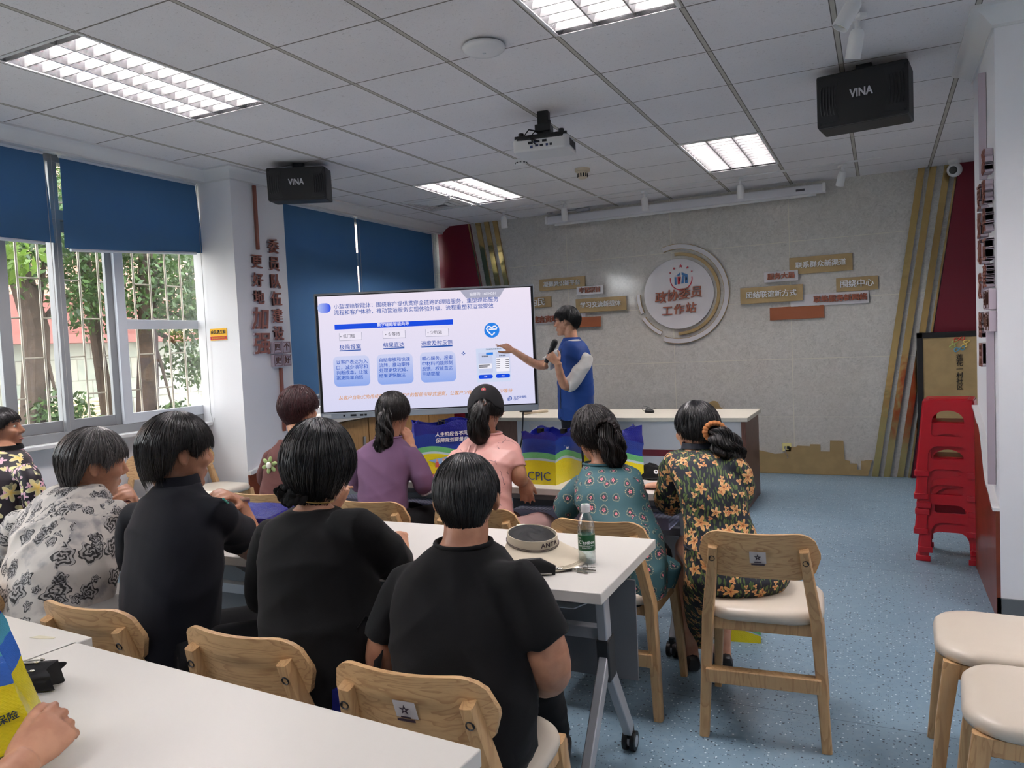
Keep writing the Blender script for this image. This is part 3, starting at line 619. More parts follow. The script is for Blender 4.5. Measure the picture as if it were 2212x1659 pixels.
def ringpart(r0, r1, a0, a1, mat, name):
    m = MB(); m.prism(arcband(0, 0, r0, r1, a0, a1, 48), .022, (0, 0, 0), X, Z, 0); m.prism(arcband(0, 0, r0+.005, r1-.005, a0-.6 if a1 > a0 else a0, a1, 48), .0245, (0, 0, 0), X, Z, 1); m.build(name, [EDGE, mat], t, smooth=30)
ringpart(.472, .528, 108, -110, WHB, 'outer_ring'); ringpart(.403, .436, 94, -92, GOLDM, 'gold_ring'); ringpart(.415, .460, 178, 205, WHB, 'ring_piece'); ringpart(.430, .478, 212, 244, WHB, 'ring_piece')
# outlet
t = thing('wall_outlet', 'cream wall outlet plate above the skyline board', 'outlet', (-.883, WY, .27)); m = MB(); m.bb((-.043, -.012, -.043), (.043, 0, .043)); m.build('plate', M('outlet_cream', (.87, .83, .55), .4), t, bev=.004)
m = MB(); m.bb((.002, -.0135, -.014), (.026, -.012, .014), 0); m.bb((-.024, -.0135, -.012), (-.004, -.012, .012), 1); m.build('socket', [DARKM, M('outlet_grey', (.5, .5, .46), .4)], t, smooth=0)
m = MB(); m.tube([(-.01, -.02, -.0), (-.015, -.035, -.03), (-.005, -.03, -.06), (.012, -.015, -.09), (.0, -.02, -.11)], .003, 5); m.build('cable', M('cable_grey', (.6, .6, .6), .5), t)
# dome camera
t = thing('security_camera', 'white pan security camera at top right wall corner', 'camera', (.615, 7.98, CZ)); m = MB(); m.lathe([(.055, 0), (.055, -.02), (.04, -.035), (.03, -.05)], 24); m.build('base', WHITEP, t)
m = MB(); m.ball((0, 0, -.085), .062, 20); h = m.build('head', WHITEP, t, smooth=180); m = MB(); m.lathe([(0, .064), (.028, .062), (.034, .052)], 20, c=(0, 0, -.085), ax=(-.28, -.9, -.15)); m.build('lens', BLACKP, h)
# ================================================================== PILLAR LETTERS
def wall_char(c, p, x, size, lab, name='wall_letter', bold=.045, back=.018, mats=None, cat='wall letter', grp='raised characters on the pillars', shear=0):
    t = thing(name, lab, cat, p, group=grp); up = Z
    m = MB(); dp = .016 if Vector(x).y > 0 else .034; m.text(c, (0, 0, 0), x, up, size, dp*.48, bold*.5, 1, shear=shear); m.text(c, Vector(x).cross(up)*dp, x, up, size, .002, bold*.5, 0, shear=shear); m.build('character', mats or [LETTER, LETTERS], t, smooth=0); return t
k = 4.52/4.45; PXL = -4.518
NUM = ['topmost', 'second from top', 'third from top', 'fourth from top', 'fifth from top', 'lowest']
for i, (c, z) in enumerate(zip('委员队伍建设', (2.311, 2.171, 2.029, 1.886, 1.746, 1.607))):
    wall_char(c, (PXL, 4.83*k, 1.44+(z-1.44)*k), Y, .125, NUM[i]+' character in the right column on the left pillar')
for i, (c, z) in enumerate(zip('更好地', (2.175, 2.029, 1.891))):
    wall_char(c, (PXL, 4.635*k, 1.44+(z-1.44)*k), Y, .118, NUM[i]+' character in the left column on the left pillar')
for i, (c, z) in enumerate(zip('加强', (1.72, 1.524))):
    wall_char(c, (PXL, 4.632*k, 1.44+(z-1.44)*k), Y, .19, ['second lowest', 'lowest'][i]+' large brush character in left column on left pillar', bold=.055, shear=.12)
def tiles(px, yv, y0, zc, word, side, lab):
    n = 0
    for j in range(2):
        for i in range(2):
            t = thing('letter_tile', ['upper left', 'upper right', 'lower left', 'lower right'][n]+' framed character tile on the '+lab, 'letter tile', (px, y0+(.052+.107*(i-.5)-.052)*yv.y, zc-.107*(j-.5)), group='framed character tiles on the pillars')
            m = MB(); m.prism(rrect(.10, .10, .003, 2), .03, (0, 0, 0), yv, Z); m.build('tile', LETTERS, t, smooth=0)
            q = MB(); nn = yv.cross(Z)*.0305
            for a, b in (((-.043, -.043), (.043, -.040)), ((-.043, .040), (.043, .043)), ((-.043, -.04), (-.040, .04)), ((.040, -.04), (.043, .04))): q.prism([(a[0], a[1]), (b[0], a[1]), (b[0], b[1]), (a[0], b[1])], .002, nn, yv, Z)
            q.text(word[n], nn, yv, Z, .068, .002, .01); q.build('lettering', M('brown_ink', (.42, .27, .22), .5), t, smooth=0); n += 1
tiles(PXL, Y, 4.845*k, 1.44+(1.444-1.44)*k, '四个更好', 1, 'left pillar')
def lstrip(px, y, z0, z1, lab, sg=1):
    m = MB(); m.bb((px, y-.011, z0), (px+.022*sg, y+.011, z1)); tag(m.build('wall_strip', LETTER, smooth=0), lab, 'wall strip')
lstrip(-4.517, 4.66*k, 2.29, 2.80, 'brown upright strip above the left column on left pillar'); lstrip(-4.517, 4.835*k, .80, 1.33, 'brown upright strip below the tiles on left pillar')
PXR = .498
for i, (c, z) in enumerate(zip('提升履职能力', (2.205, 2.055, 1.91, 1.775, 1.63, 1.5))):
    pass
for i, (c, z, y) in enumerate([('凝', 2.21, 4.42), ('聚', 2.07, 4.42), ('共', 1.93, 4.42), ('正', 1.79, 4.42), ('建', 1.66, 4.42)]):
    wall_char(c, (PXR, y, z), -Y, .125, NUM[i]+' character in the near column on the right pillar')
for i, (c, z, y) in enumerate([('更', 2.07, 4.62), ('好', 1.93, 4.62), ('地', 1.79, 4.62), ('发', 1.62, 4.62), ('挥', 1.42, 4.62), ('用', 1.27, 4.62)]):
    wall_char(c, (PXR, y, z), -Y, .14, NUM[i]+' character in the far column on the right pillar')
tiles(PXR, -Y, 4.43, 1.50, '专门协商', -1, 'right pillar')
m = MB(); m.bb((.497, 4.62-.011, 2.17), (.465, 4.62+.011, 2.70)); tag(m.build('wall_strip', LETTERS, smooth=0), 'mauve upright strip at the top of the right pillar', 'wall strip')
m = MB(); m.bb((.497, 4.42-.011, .64), (.465, 4.42+.011, 1.40)); tag(m.build('wall_strip', LETTERS, smooth=0), 'mauve upright strip low on the right pillar', 'wall strip')
# emergency sign
t = thing('safety_sign', 'small yellow and red safety sign beside the window', 'sign', (-4.735, 4.487, 1.618)); m = MB(); m.bb((-.088, -.003, -.044), (.088, 0, .05), 0); m.bb((-.088, -.004, -.038), (.088, -.003, -.012), 1); fit(m, '应急逃生窗', (0, -.003, .02), X, Z, .158, .001, .01, 2); fit(m, 'EMERGENCY EXIT', (0, -.004, -.025), X, Z, .14, .001, .01, 0)
m.build('plate', [M('sign_yellow', (.95, .72, .1), .5), M('sign_red', (.8, .12, .1), .5), M('ink_black', (.05, .05, .05), .5)], t, smooth=0)
# framed board
t = thing('notice_board', 'black framed gold board leaning by the maroon panel', 'board', (.62, 7.96, 0)); WB = .66
m = MB()
for a, b in (((-.33, -.02, 0), (-.28, .02, 1.375)), ((.28, -.02, 0), (.33, .02, 1.375)), ((-.33, -.02, 1.325), (.33, .02, 1.375)), ((-.33, -.02, 0), (.33, .02, .05))): m.bb(a, b)
m.build('frame', BLACKP, t, bev=.003)
m = MB(); m.bb((-.285, -.01, .04), (.285, .01, 1.335)); p = m.build('panel', GOLDM, t, smooth=0)
m = MB()
for i, c in enumerate('莲花一村社区'): m.text(c, (.01, -.011, 1.14-.054*i), X, Z, .056, .002, .012)
m.build('lettering', M('ink_black', (.05, .05, .05), .5), p, smooth=0)
m = MB()
for q, (dx, dz, mi, ph) in enumerate([(0, .045, 0, 1), (0, -.045, 1, 1), (-.045, 0, 2, -1), (.045, 0, 3, -1)]):
    pts = []
    for a in np.linspace(0, 2*PI, 28)[:-1]:
        u = .040*math.sin(a); w = .017*math.sin(2*a); pts.append((.01+dx+(u if dz else w*1.3+u*.35), -.014, 1.262+dz+(w+u*.25*ph if dz else u*.75)))
    m.tube(pts, .0055, 6, mi, closed=True)
m.build('logo', [M('logo_red', (.75, .25, .15), .5), M('logo_blue', (.35, .58, .68), .5), M('logo_green', (.66, .70, .40), .5), M('logo_yellow', (.85, .74, .40), .5)], p)
# ================================================================== RED STOOLS
REDP = M('red_plastic', (.74, .09, .155), .28, bump=(40, .03))
def stool():
    t = thing('plastic_stool', 'x', 'stool', group='stack of red plastic stools by the right pillar'); a, b, H = .130, .172, .465
    def half(s, z0=.0):
        hx = lambda z: a+(b-a)*(1-z/H)-.006
        p = [(0, H-.01), (0, .40)]+[(s*.085*math.cos(R(q)), .335+.065*math.sin(R(q))) for q in range(90, -1, -15)]+[(s*.087, .255), (s*.075, .245), (0, .245), (0, .185)]+[(s*(.05+.055*math.cos(R(q))), .125+.06*math.sin(R(q))) for q in range(90, -1, -15)]+[(s*.112, 0), (s*hx(0), 0), (s*hx(H-.01), H-.01)]
        return p
    for k in range(4):
        A = Matrix.Rotation(PI/2*k, 4, 'Z'); m = MB(); m.x = A; sl = (b-a)/H; ny = Vector((0, sl, 1)).normalized()
        for s in (-1, 1): m.prism(half(s), .005, (0, -b, 0), X, Vector((0, sl, 1)))
        m.prism(rrect(2*b*.0+.03, H, .01, 2, 0, H/2), .012, (-.0, -b-.004, 0), X, Vector((0, sl, 1))) if 0 else None
        m.build('side', REDP, t, smooth=0)
    for sx in (-1, 1):
        for sy in (-1, 1):
            m = MB(); m.tube([(sx*(b-.02), sy*(b-.02), 0), (sx*(b-.02), sy*(b-.02), .02), (sx*(a-.018), sy*(a-.018), H-.012)], [.026, .024, .022], 12); m.build('leg', REDP, t, smooth=60)
    m = MB(); m.prism(rrect(2*a+.004, 2*a+.004, .035, 6), .028, (0, 0, H-.028), X, Y); m.prism(rrect(2*a-.05, 2*a-.05, .02, 5), .003, (0, 0, H), X, Y); m.build('seat', REDP, t, bev=.008); 
    for k in range(4):
        m = MB(); A = Matrix.Rotation(PI/2*k, 4, 'Z'); m.x = A; m.bb((-b-.004, -b-.008, .0), (-.10, -b-.001, .035)); m.build('foot_rim', REDP, t, bev=.003); m = MB(); m.x = A; m.bb((.10, -b-.008, 0), (b+.004, -b-.001, .035)); m.build('foot_rim', REDP, t, bev=.003)
    return t
st0 = stool(); zs = [0, .058, .17, .288, .33, .385, .525]
for i, z in enumerate(zs):
    o = st0 if i == 0 else dup(st0); o.location = (.365+.006*math.sin(i*2.3), 5.40+.008*math.cos(i*1.7), z); o.rotation_euler = (0, 0, R(-6+2.5*math.sin(i*1.9)))
    o['label'] = ['red plastic stool at the bottom of its stack', 'red plastic stool second from bottom of its stack', 'red plastic stool third from bottom of its stack', 'red plastic stool in the middle of its stack', 'red plastic stool third from top of its stack', 'red plastic stool second from top of its stack', 'red plastic stool topmost of its stack'][i]
# ================================================================== DISPLAY
TVW, TVH = 1.86, 1.06
tv = thing('interactive_display', 'large wheeled interactive display showing a blue and white slide', 'display', (-3.485, 5.565, .875), 25.0)
m = MB(); m.bb((-TVW/2, .0, .0), (TVW/2, .07, TVH)); m.build('casing', M('display_black', (.03, .03, .035), .35), tv, bev=.006)
m = MB(); m.bb((-TVW/2, -.006, TVH-.012), (TVW/2, .074, TVH+.004)); m.bb((-TVW/2-.004, -.006, .03), (-TVW/2+.004, .07, TVH)); m.bb((TVW/2-.004, -.006, .03), (TVW/2+.004, .07, TVH)); m.build('metal_edge', ALU, tv, bev=.002)
m = MB(); m.bb((-TVW/2, -.012, -.005), (TVW/2, .07, .045)); ch = m.build('control_bar', M('silver_bar', (.68, .70, .73), .35, .4), tv, bev=.004)
m = MB()
for x, w in ((-.73, .016), (-.65, .05), (-.58, .03), (-.545, .02)): m.bb((x-w/2, -.0145, .012), (x+w/2, -.012, .028), 0)
m.bb((-.40, -.0145, .012), (-.22, -.012, .03), 1); m.bb((-.91, -.0145, .008), (-.84, -.012, .035), 2)
m.build('ports', [DARKM, M('speaker_mesh', (.5, .5, .52), .5), WHITEP], ch, smooth=0)
SW, SH = TVW-.05, TVH-.075; SX, SZ = -SW/2, .055
def em(name, c, s=SCREEN): 
    k = name
    if k in MATS: return MATS[k]
    n = NT(k); n.base((.0, .0, .0, 1)); n.set(Roughness=.25, Emission_Color=lin(c), Emission_Strength=s); MATS[k] = n.m; return n.m
def em_grad(name, a, b, z0, z1, ax=2, s=SCREEN):
    n = NT(name); sp = n.n('SeparateXYZ', Vector=n.obj()); f = n.n('MapRange', i0=sp.outputs[ax], i1=z0, i2=z1).outputs[0]
    n.base((0, 0, 0, 1)); n.set(Roughness=.25, Emission_Color=n.mix(f, lin(a), lin(b)), Emission_Strength=s); return n.m
m = MB(); m.bb((SX, -.002, SZ), (SX+SW, .01, SZ+SH)); scr = m.build('screen', em_grad('slide_white', (.86, .86, .97), (.95, .91, .975), SZ, SZ+SH), tv, smooth=0)
def uv(px, py):     # slide reading position (fractions of the slide) to a point on the screen
    v = (py-(160-60*(px-105)/1888))/1055; u = (px-(105+57*v))/1886
    return Vector((SX+u*SW, -.0038, SZ+SH*(1-v)))
K = SW/1886
def stext(mb, s, x0, x1, yc, mi=None, bold=.008, shear=0):
    c = uv((x0+x1)/2, yc); fit(mb, s, c, X, Z, (x1-x0)*K, .0, bold, mi, 'CENTER', shear)
def srect(mb, x0, y0, x1, y1, mi=None, r=0, dy=0.0):
    a = uv(x0, y0); b = uv(x1, y1); w, h = b.x-a.x, a.z-b.z
    p = rrect(w, h, r*K, 5) if r else [(-w/2, -h/2), (w/2, -h/2), (w/2, h/2), (-w/2, h/2)]
    mb.add([((a.x+b.x)/2+q[0], -.0022-dy, (a.z+b.z)/2+q[1]) for q in p], [tuple(range(len(p)))], mi)
BL = em('slide_blue_text', (.06, .30, .66)); BB = em('slide_blue', (.06, .30, .90)); WHT = em('slide_bright_white', (.97, .96, 1.0)); GRY = em('slide_grey', (.68, .68, .76)); INK = em('slide_ink', (.10, .12, .18)); ORG = em('slide_orange', (.86, .60, .30)); SKY = em('slide_azure', (.16, .52, .92)); PALE = em('slide_pale_blue', (.83, .87, .97))
m = MB(); stext(m, '小蓝理赔智能体：围绕客户提供贯穿全链路的理赔服务，重塑理赔服务', 252, 1710, 232); stext(m, '流程和客户体验，推动营运服务实现体验升级、流程重塑和运营提效', 255, 1668, 288); m.build('heading_text', BL, scr, smooth=0)
m = MB(); srect(m, 258, 415, 1312, 428, 0); stext(m, '数字理赔智能向导', 638, 920, 420, 1, .02); m.build('banner', [BB, WHT], scr, smooth=0)
m = MB(); srect(m, 105, 222, 228, 305, 0, 40); m.build('heading_marker', em_grad('marker_gradient', (.72, .78, .97), (.05, .28, .92), SX, SX+.11, 0), scr, smooth=0)
m = MB()
for (x0, x1, y, s, tx) in ((298, 505, 525, '低门槛', (333, 440)), (686, 892, 512, '少等待', (733, 840)), (1066, 1276, 500, '少折返', (1108, 1214))):
    srect(m, x0, y-32, x1, y+32, 2); srect(m, x0+4, y-34, x1-5, y+28, 1, dy=.0003); stext(m, s, tx[0], tx[1], y-2, 0, .0); c = uv(tx[0]-18, y); m.add([c+Vector((a, 0, b)) for a, b in circ(0, 0, .004, 8)], [tuple(range(8))], 0)
m.build('step_tab', [INK, em('slide_lilac', (.945, .92, .985)), GRY], scr, smooth=0)
m = MB()
for s, x0, x1, y in (('极简报案', 303, 495, 622), ('结果直达', 693, 880, 608), ('进度及时反馈', 1031, 1308, 596)):
    stext(m, s, x0, x1, y, 0, .012); srect(m, x0, y+27, x1, y+30, 0)
m.build('step_heading', BL, scr, smooth=0)
CARD = em_grad('card_gradient', (.50, .64, .94), (.82, .84, .965), SZ+.17, SZ+.46)
CT = em('card_text', (.05, .32, .74))
for (x0, y0, x1, y1, tx0, tx1, ty, lines) in ((243, 706, 580, 972, 277, 553, 758, ['以客户表达为入', '口，减少填写和', '判断成本，让报', '案更简单自然']), (631, 692, 966, 958, 658, 930, 742, ['自动审核和快速', '流转，推动案件', '处理更快完成、', '结果更快触达']), (1016, 680, 1346, 944, 1040, 1310, 733, ['暖心服务，报案', '中材料问题即刻', '反馈，权益直达', '主动提醒'])):
    c = MB(); srect(c, x0, y0, x1, y1, None, 42); cd = c.build('text_card', CARD, scr, smooth=0); c = MB(); w7 = tx1-tx0
    for i, s in enumerate(lines):
        ww = w7*len(s)/7; stext(c, s, tx0, tx0+ww-(18 if s[-1] in '、，' else 0), ty+47.5*i, 0, .012)
    c.build('card_text', CT, cd, smooth=0)
m = MB(); c = uv(1655, 485); m.add([c+Vector((a*67*K, .0, b*67*K)) for a, b in circ(0, 0, 1, 32)], [tuple(range(32))], 0)
c = c+Vector((0, -.001, 0)); m.tube([c+Vector((a*67*K, 0, b*67*K)) for a, b in ((-.38, .12), (.62, .12), (.68, .3), (.5, .52), (.25, .5), (0, .28), (-.25, .5), (-.5, .52), (-.68, .25), (-.55, -.1), (-.3, -.38), (0, -.66), (.3, -.38), (.36, -.3))], .0062, 6, 1)
m.build('round_logo', [SKY, WHT], scr)
m = MB(); srect(m, 1515, 650, 1830, 950, 0); srect(m, 1536, 690, 1670, 870, 3, 6, .0003); srect(m, 1690, 685, 1825, 865, 3, 6, .0003); srect(m, 1540, 790, 1660, 832, 1, 4, .0006); srect(m, 1694, 736, 1818, 858, 1, 4, .0006)
srect(m, 1606, 688, 1668, 706, 5, 3, .0006); stext(m, '为你提供2种查询方式', 1603, 1742, 657, 4, .02); stext(m, '智能查赔', 1568, 1626, 722, 4, .03); stext(m, '自助查赔', 1722, 1780, 716, 4, .03)
for k in range(5): srect(m, 1698, 752+18*k, 1730, 757+18*k, 4, 0, .0009); srect(m, 1780, 752+18*k, 1810, 757+18*k, 4, 0, .0009)
for k in range(3): srect(m, 1545, 800+9*k, 1640-10*k, 803+9*k, 4, 0, .0009)
srect(m, 1541, 890, 1669, 922, 2, 16, .0005); srect(m, 1695, 884, 1822, 916, 2, 16, .0005); stext(m, '去查', 1592, 1618, 906, 1, .02); stext(m, '去查', 1746, 1772, 900, 1, .02)
for v in m.v: pass
m.build('phone_mockup', [PALE, WHT, BB, em('slide_soft_blue', (.80, .83, .94)), INK, SKY], scr, smooth=0)
m = MB()
for a, b in ((0, 11), (0, -11), (11, 0), (-11, 0)): c = uv(1405+a, 692+b); m.add([c+Vector((x*7*K, 0, z*7*K)) for x, z in ((1, 0), (0, 1), (-1, 0), (0, -1))], [(0, 1, 2, 3)])
m.build('diamond_bullet', BL, scr, smooth=0)
m = MB(); stext(m, '从客户自助式的传统报案，到懂客户的智能引导式报案，让客户少操心、少跑腿、少等待', 295, 1845, 1062, 0, .012, .25); m.build('slogan_text', ORG, scr, smooth=0)
m = MB(); a = uv(1370, 122); b = uv(1765, 108); c = uv(1720, 186); d = uv(1425, 192); m.add([a, b, c, d], [(0, 1, 2, 3)], 0); stext(m, '投屏码: 16024201', 1455, 1687, 156, 1, .012); m.build('cast_code_tab', [GRY, WHT], scr, smooth=0)
def plogo(m, o, x, y, k, mi, th=.0005):
    P = lambda p: m.prism([(a*k, b*k) for a, b in p], th, o, x, y, mi)
    P([(-1, -1), (-.62, -1), (-.62, .25), (-.62, .62), (-.8, .5), (-1, .1)]); P(arcband(.0, .1, .62, .95, 130, -125, 24)); P(arcband(.0, .1, .22, .42, 50, 310, 16)); P([(-.42, -1), (-.1, -1), (-.1, -.72), (-.42, -.55)])
m = MB(); plogo(m, uv(1822, 1108), X, Z, .019, 0); stext(m, '太平洋保险', 1855, 1970, 1096, 0, .03); fit(m, 'CPIC', uv(1877, 1118), X, Z, 44*K, 0, .03, 0); m.build('company_logo', BL, scr, smooth=0)
# stand
STD = M('stand_charcoal', (.12, .13, .15), .5, .3); z0 = -.875
m = MB()
for s in (-1, 1): m.bar((s*.34, .10, z0+.09), (s*.32, .10, .6), .07, .04, up=Y); m.bar((s*.40, .10, -.02), (s*.34, .13, z0+.25), .04, .04, up=Y)
m.build('upright', STD, tv, bev=.004)
m = MB(); m.bb((-.45, -.05, z0+.48), (.45, .22, z0+.51)); m.build('shelf', STD, tv, bev=.004)
for s in (-1, 1):
    m = MB(); m.bb((s*.36-.035, -.33, z0+.07), (s*.36+.035, .38, z0+.12)); f = m.build('foot', STD, tv, bev=.004)
    for y in (-.29, .34): m = MB(); m.cyl((s*.36-.014, y, z0+.036), (s*.36+.014, y, z0+.036), .036, 20); m.build('caster', BLACKP, f)
m = MB(); m.tube([(.55, .06, .0), (.57, .10, -.3), (.52, .12, -.6), (.56, .16, -.84)], .006, 6); m.tube([(.80, .06, .0), (.78, .1, -.25), (.72, .12, -.5), (.70, .2, -.84)], .006, 6); m.build('hanging_cable', BLACKP, tv)
# ================================================================== RECEPTION DESK
t = thing('reception_desk', 'long white reception desk with maroon stripe by the stone wall', 'desk'); dx0, dx1, dy0, dy1, dz = -3.42, -1.0, 6.36, 7.1, .765
BRS = m_wood('brown_desk_side', (.42, .28, .23), (.36, .23, .19), 'Z', .7)
m = MB(); m.bb((dx0, dy0-.02, dz-.035), (dx1+.02, dy1, dz)); m.build('top', M('cream_top', (.84, .82, .76), .4), t, bev=.004)
m = MB(); m.bb((-3.06, dy0+.03, .0), (dx1-.035, dy0+.06, dz-.035)); fr = m.build('front_panel', M('desk_white', (.80, .80, .815), .35), t, bev=.002)
m = MB(); m.bb((-2.10, dy0+.024, .43), (dx1-.035, dy0+.03, .485)); m.build('stripe', MAROON, fr, smooth=0)
m = MB(); m.bb((dx1-.035, dy0+.0, 0), (dx1, dy1-.02, dz-.035)); m.build('side_panel', BRS, t, bev=.002); m = MB(); m.bb((dx0, dy0+.1, 0), (dx0+.03, dy1-.02, dz-.035)); m.build('side_panel', BRS, t, bev=.002)
m = MB(); m.bb((-3.42, dy0+.08, 0), (-3.06, dy0+.10, dz-.035)); m.build('side_cabinet', BRS, t, bev=.002)
m = MB(); m.bb((-2.28, dy0+.012, .20), (-2.10, dy0+.03, .735)); m.build('wood_plaque', m_wood('red_wood_plaque', (.60, .32, .22), (.48, .24, .16), 'Z', 1.4), fr, bev=.002)
m = MB(); m.bb((-2.93, dy0+.022, .36), (-2.56, dy0+.03, .70), 2); logo(m, (-2.83, dy0+.022, .555), X, Z, .062, th=.001); m.text('政协委员工作站', (-2.64, dy0+.021, .58), X, Z, .05, .001, .02, 0, 'LEFT') if 0 else m.bb((-2.72, dy0+.021, .50), (-2.60, dy0+.022, .62), 1)
m.build('printed_logo', [RED, M('emblem_blue2', (.2, .32, .55), .4), WHB], fr, smooth=0)
t = thing('computer_mouse', 'black computer mouse on white reception desk', 'mouse', (-1.90, 6.75, dz), 60)
m = MB(); m.ball((0, 0, .012), (.032, .055, .026), 16); m.build('shell', BLACKP, t); m = MB(); m.cyl((-.004, .03, .034), (.004, .03, .034), .007, 10); m.build('scroll_wheel', DARKM, t)
m = MB(); m.tube([(0, .05, .012), (.03, .12, .02), (.08, .16, .05), (.14, .14, .03), (.22, .2, .004), (.34, .25, .004)], .002, 5); m.build('cable', DARKM, t)
t = thing('microphone_receiver', 'pale handset lying on the desk beside the display', 'handset', (-2.98, 6.62, dz), 20)
m = MB(); m.tube([(-.12, 0, .012), (-.05, 0, .018), (.08, 0, .028), (.13, 0, .03)], [.012, .014, .017, .014], 10); m.build('body', M('cream_plastic', (.8, .74, .64)), t); m = MB(); m.bb((-.14, -.02, .026), (-.02, .02, .04)); m.bb((-.07, -.02, .035), (-.04, .02, .055)); m.build('clip', BLACKP, t, bev=.003)
# ================================================================== TABLES
TLEG = M('pale_grey_leg', (.70, .71, .73), .35, .3); MOD = M('grey_modesty_panel', (.45, .46, .48), .5); DJ = M('dark_joint', (.15, .16, .17), .45)
def table(lab, loc, rz, L=1.19, D=.60, H=.75, basket=False, grp='white wheeled training tables'):
    t = thing('training_table', lab, 'table', loc, rz, grp)
    m = MB(); m.bb((-L/2, -D/2, H-.032), (L/2, D/2, H)); m.build('tabletop', TABLEW, t, bev=.0025)
    for s in (-1, 1):
        x = s*(L/2-.11); m = MB()
        m.bar((x, .02, H-.05), (x, .05, .40), .05, .032, up=X); m.bb((x-.025, -.20, H-.06), (x+.025, .18, H-.032))
        m.bar((x, .05, .44), (x, -.235, .075), .045, .030, up=X); m.bar((x, .05, .40), (x, .265, .075), .045, .030, up=X)
        lg = m.build('leg', TLEG, t, bev=.004)
        j = MB(); j.bar((x, .045, .49), (x, .055, .35), .066, .042, up=X); j.build('joint', DJ, lg, bev=.005)
        for y in (-.245, .275):
            c = MB(); c.cyl((x-.022, y, .034), (x-.006, y, .034), .034, 20, 0); c.cyl((x+.006, y, .034), (x+.022, y, .034), .034, 20, 0); c.cyl((x-.0235, y, .034), (x+.0235, y, .034), .020, 16, 1); c.bb((x-.012, y-.016, .034), (x+.012, y+.016, .085), 0); c.build('caster', [BLACKP, TLEG], lg)
    m = MB(); m.bb((-L/2+.13, .06, .47), (L/2-.13, .10, .51)); m.bb((-L/2+.13, .03, .62), (L/2-.13, .06, .66)); m.build('crossbar', TLEG, t, bev=.003)
    m = MB(); m.bb((-L/2+.06, .235, .27), (L/2-.06, .243, .62)); m.build('modesty_panel', MOD, t, smooth=0)
    if basket:
        m = MB(); m.bb((-L/2+.14, -.12, .545), (L/2-.14, .20, .55)); m.bb((-L/2+.14, -.125, .545), (L/2-.14, -.12, .60)); m.build('under_shelf', BASK, t, smooth=0)
    m = MB(); m.tube([(L/2-.36, -.08, H-.04), (L/2-.34, -.08, H-.10), (L/2-.28, -.08, H-.125), (L/2-.16, -.08, H-.125), (L/2-.11, -.08, H-.10)], [(.006, .02)]*5, 8, up=Y); m.build('release_handle', TLEG, t)
    return t
def m_basket():
    n = NT('perforated_shelf'); v = n.obj(); k = n.n('TexVoronoi', {'voronoi_dimensions': '2D'}, Vector=v, Scale=45, Randomness=0.); n.base(n.mix(n.math('LESS_THAN', k.outputs[0], .28), lin((.62, .63, .74)), lin((.25, .26, .33)))); n.set(Roughness=.5); return n.m
BASK = m_basket()
table('white training table at front right under the blue bags', (-1.355, 3.60, 0), -1, basket=True)
table('white training table at front middle by the purple shirt', (-2.55, 3.62, 0), -1, basket=True)
table('white training table carrying the bottle and sun visor', (-1.30, 2.235, 0), 1)
table('white training table in the second row at middle left', (-2.50, 2.215, 0), 1)
table('white training table nearest the viewer at bottom', (-1.245, .86, 0), -4)
table('white training table at left photo edge in nearest row', (-2.42, .98, 0), -4)
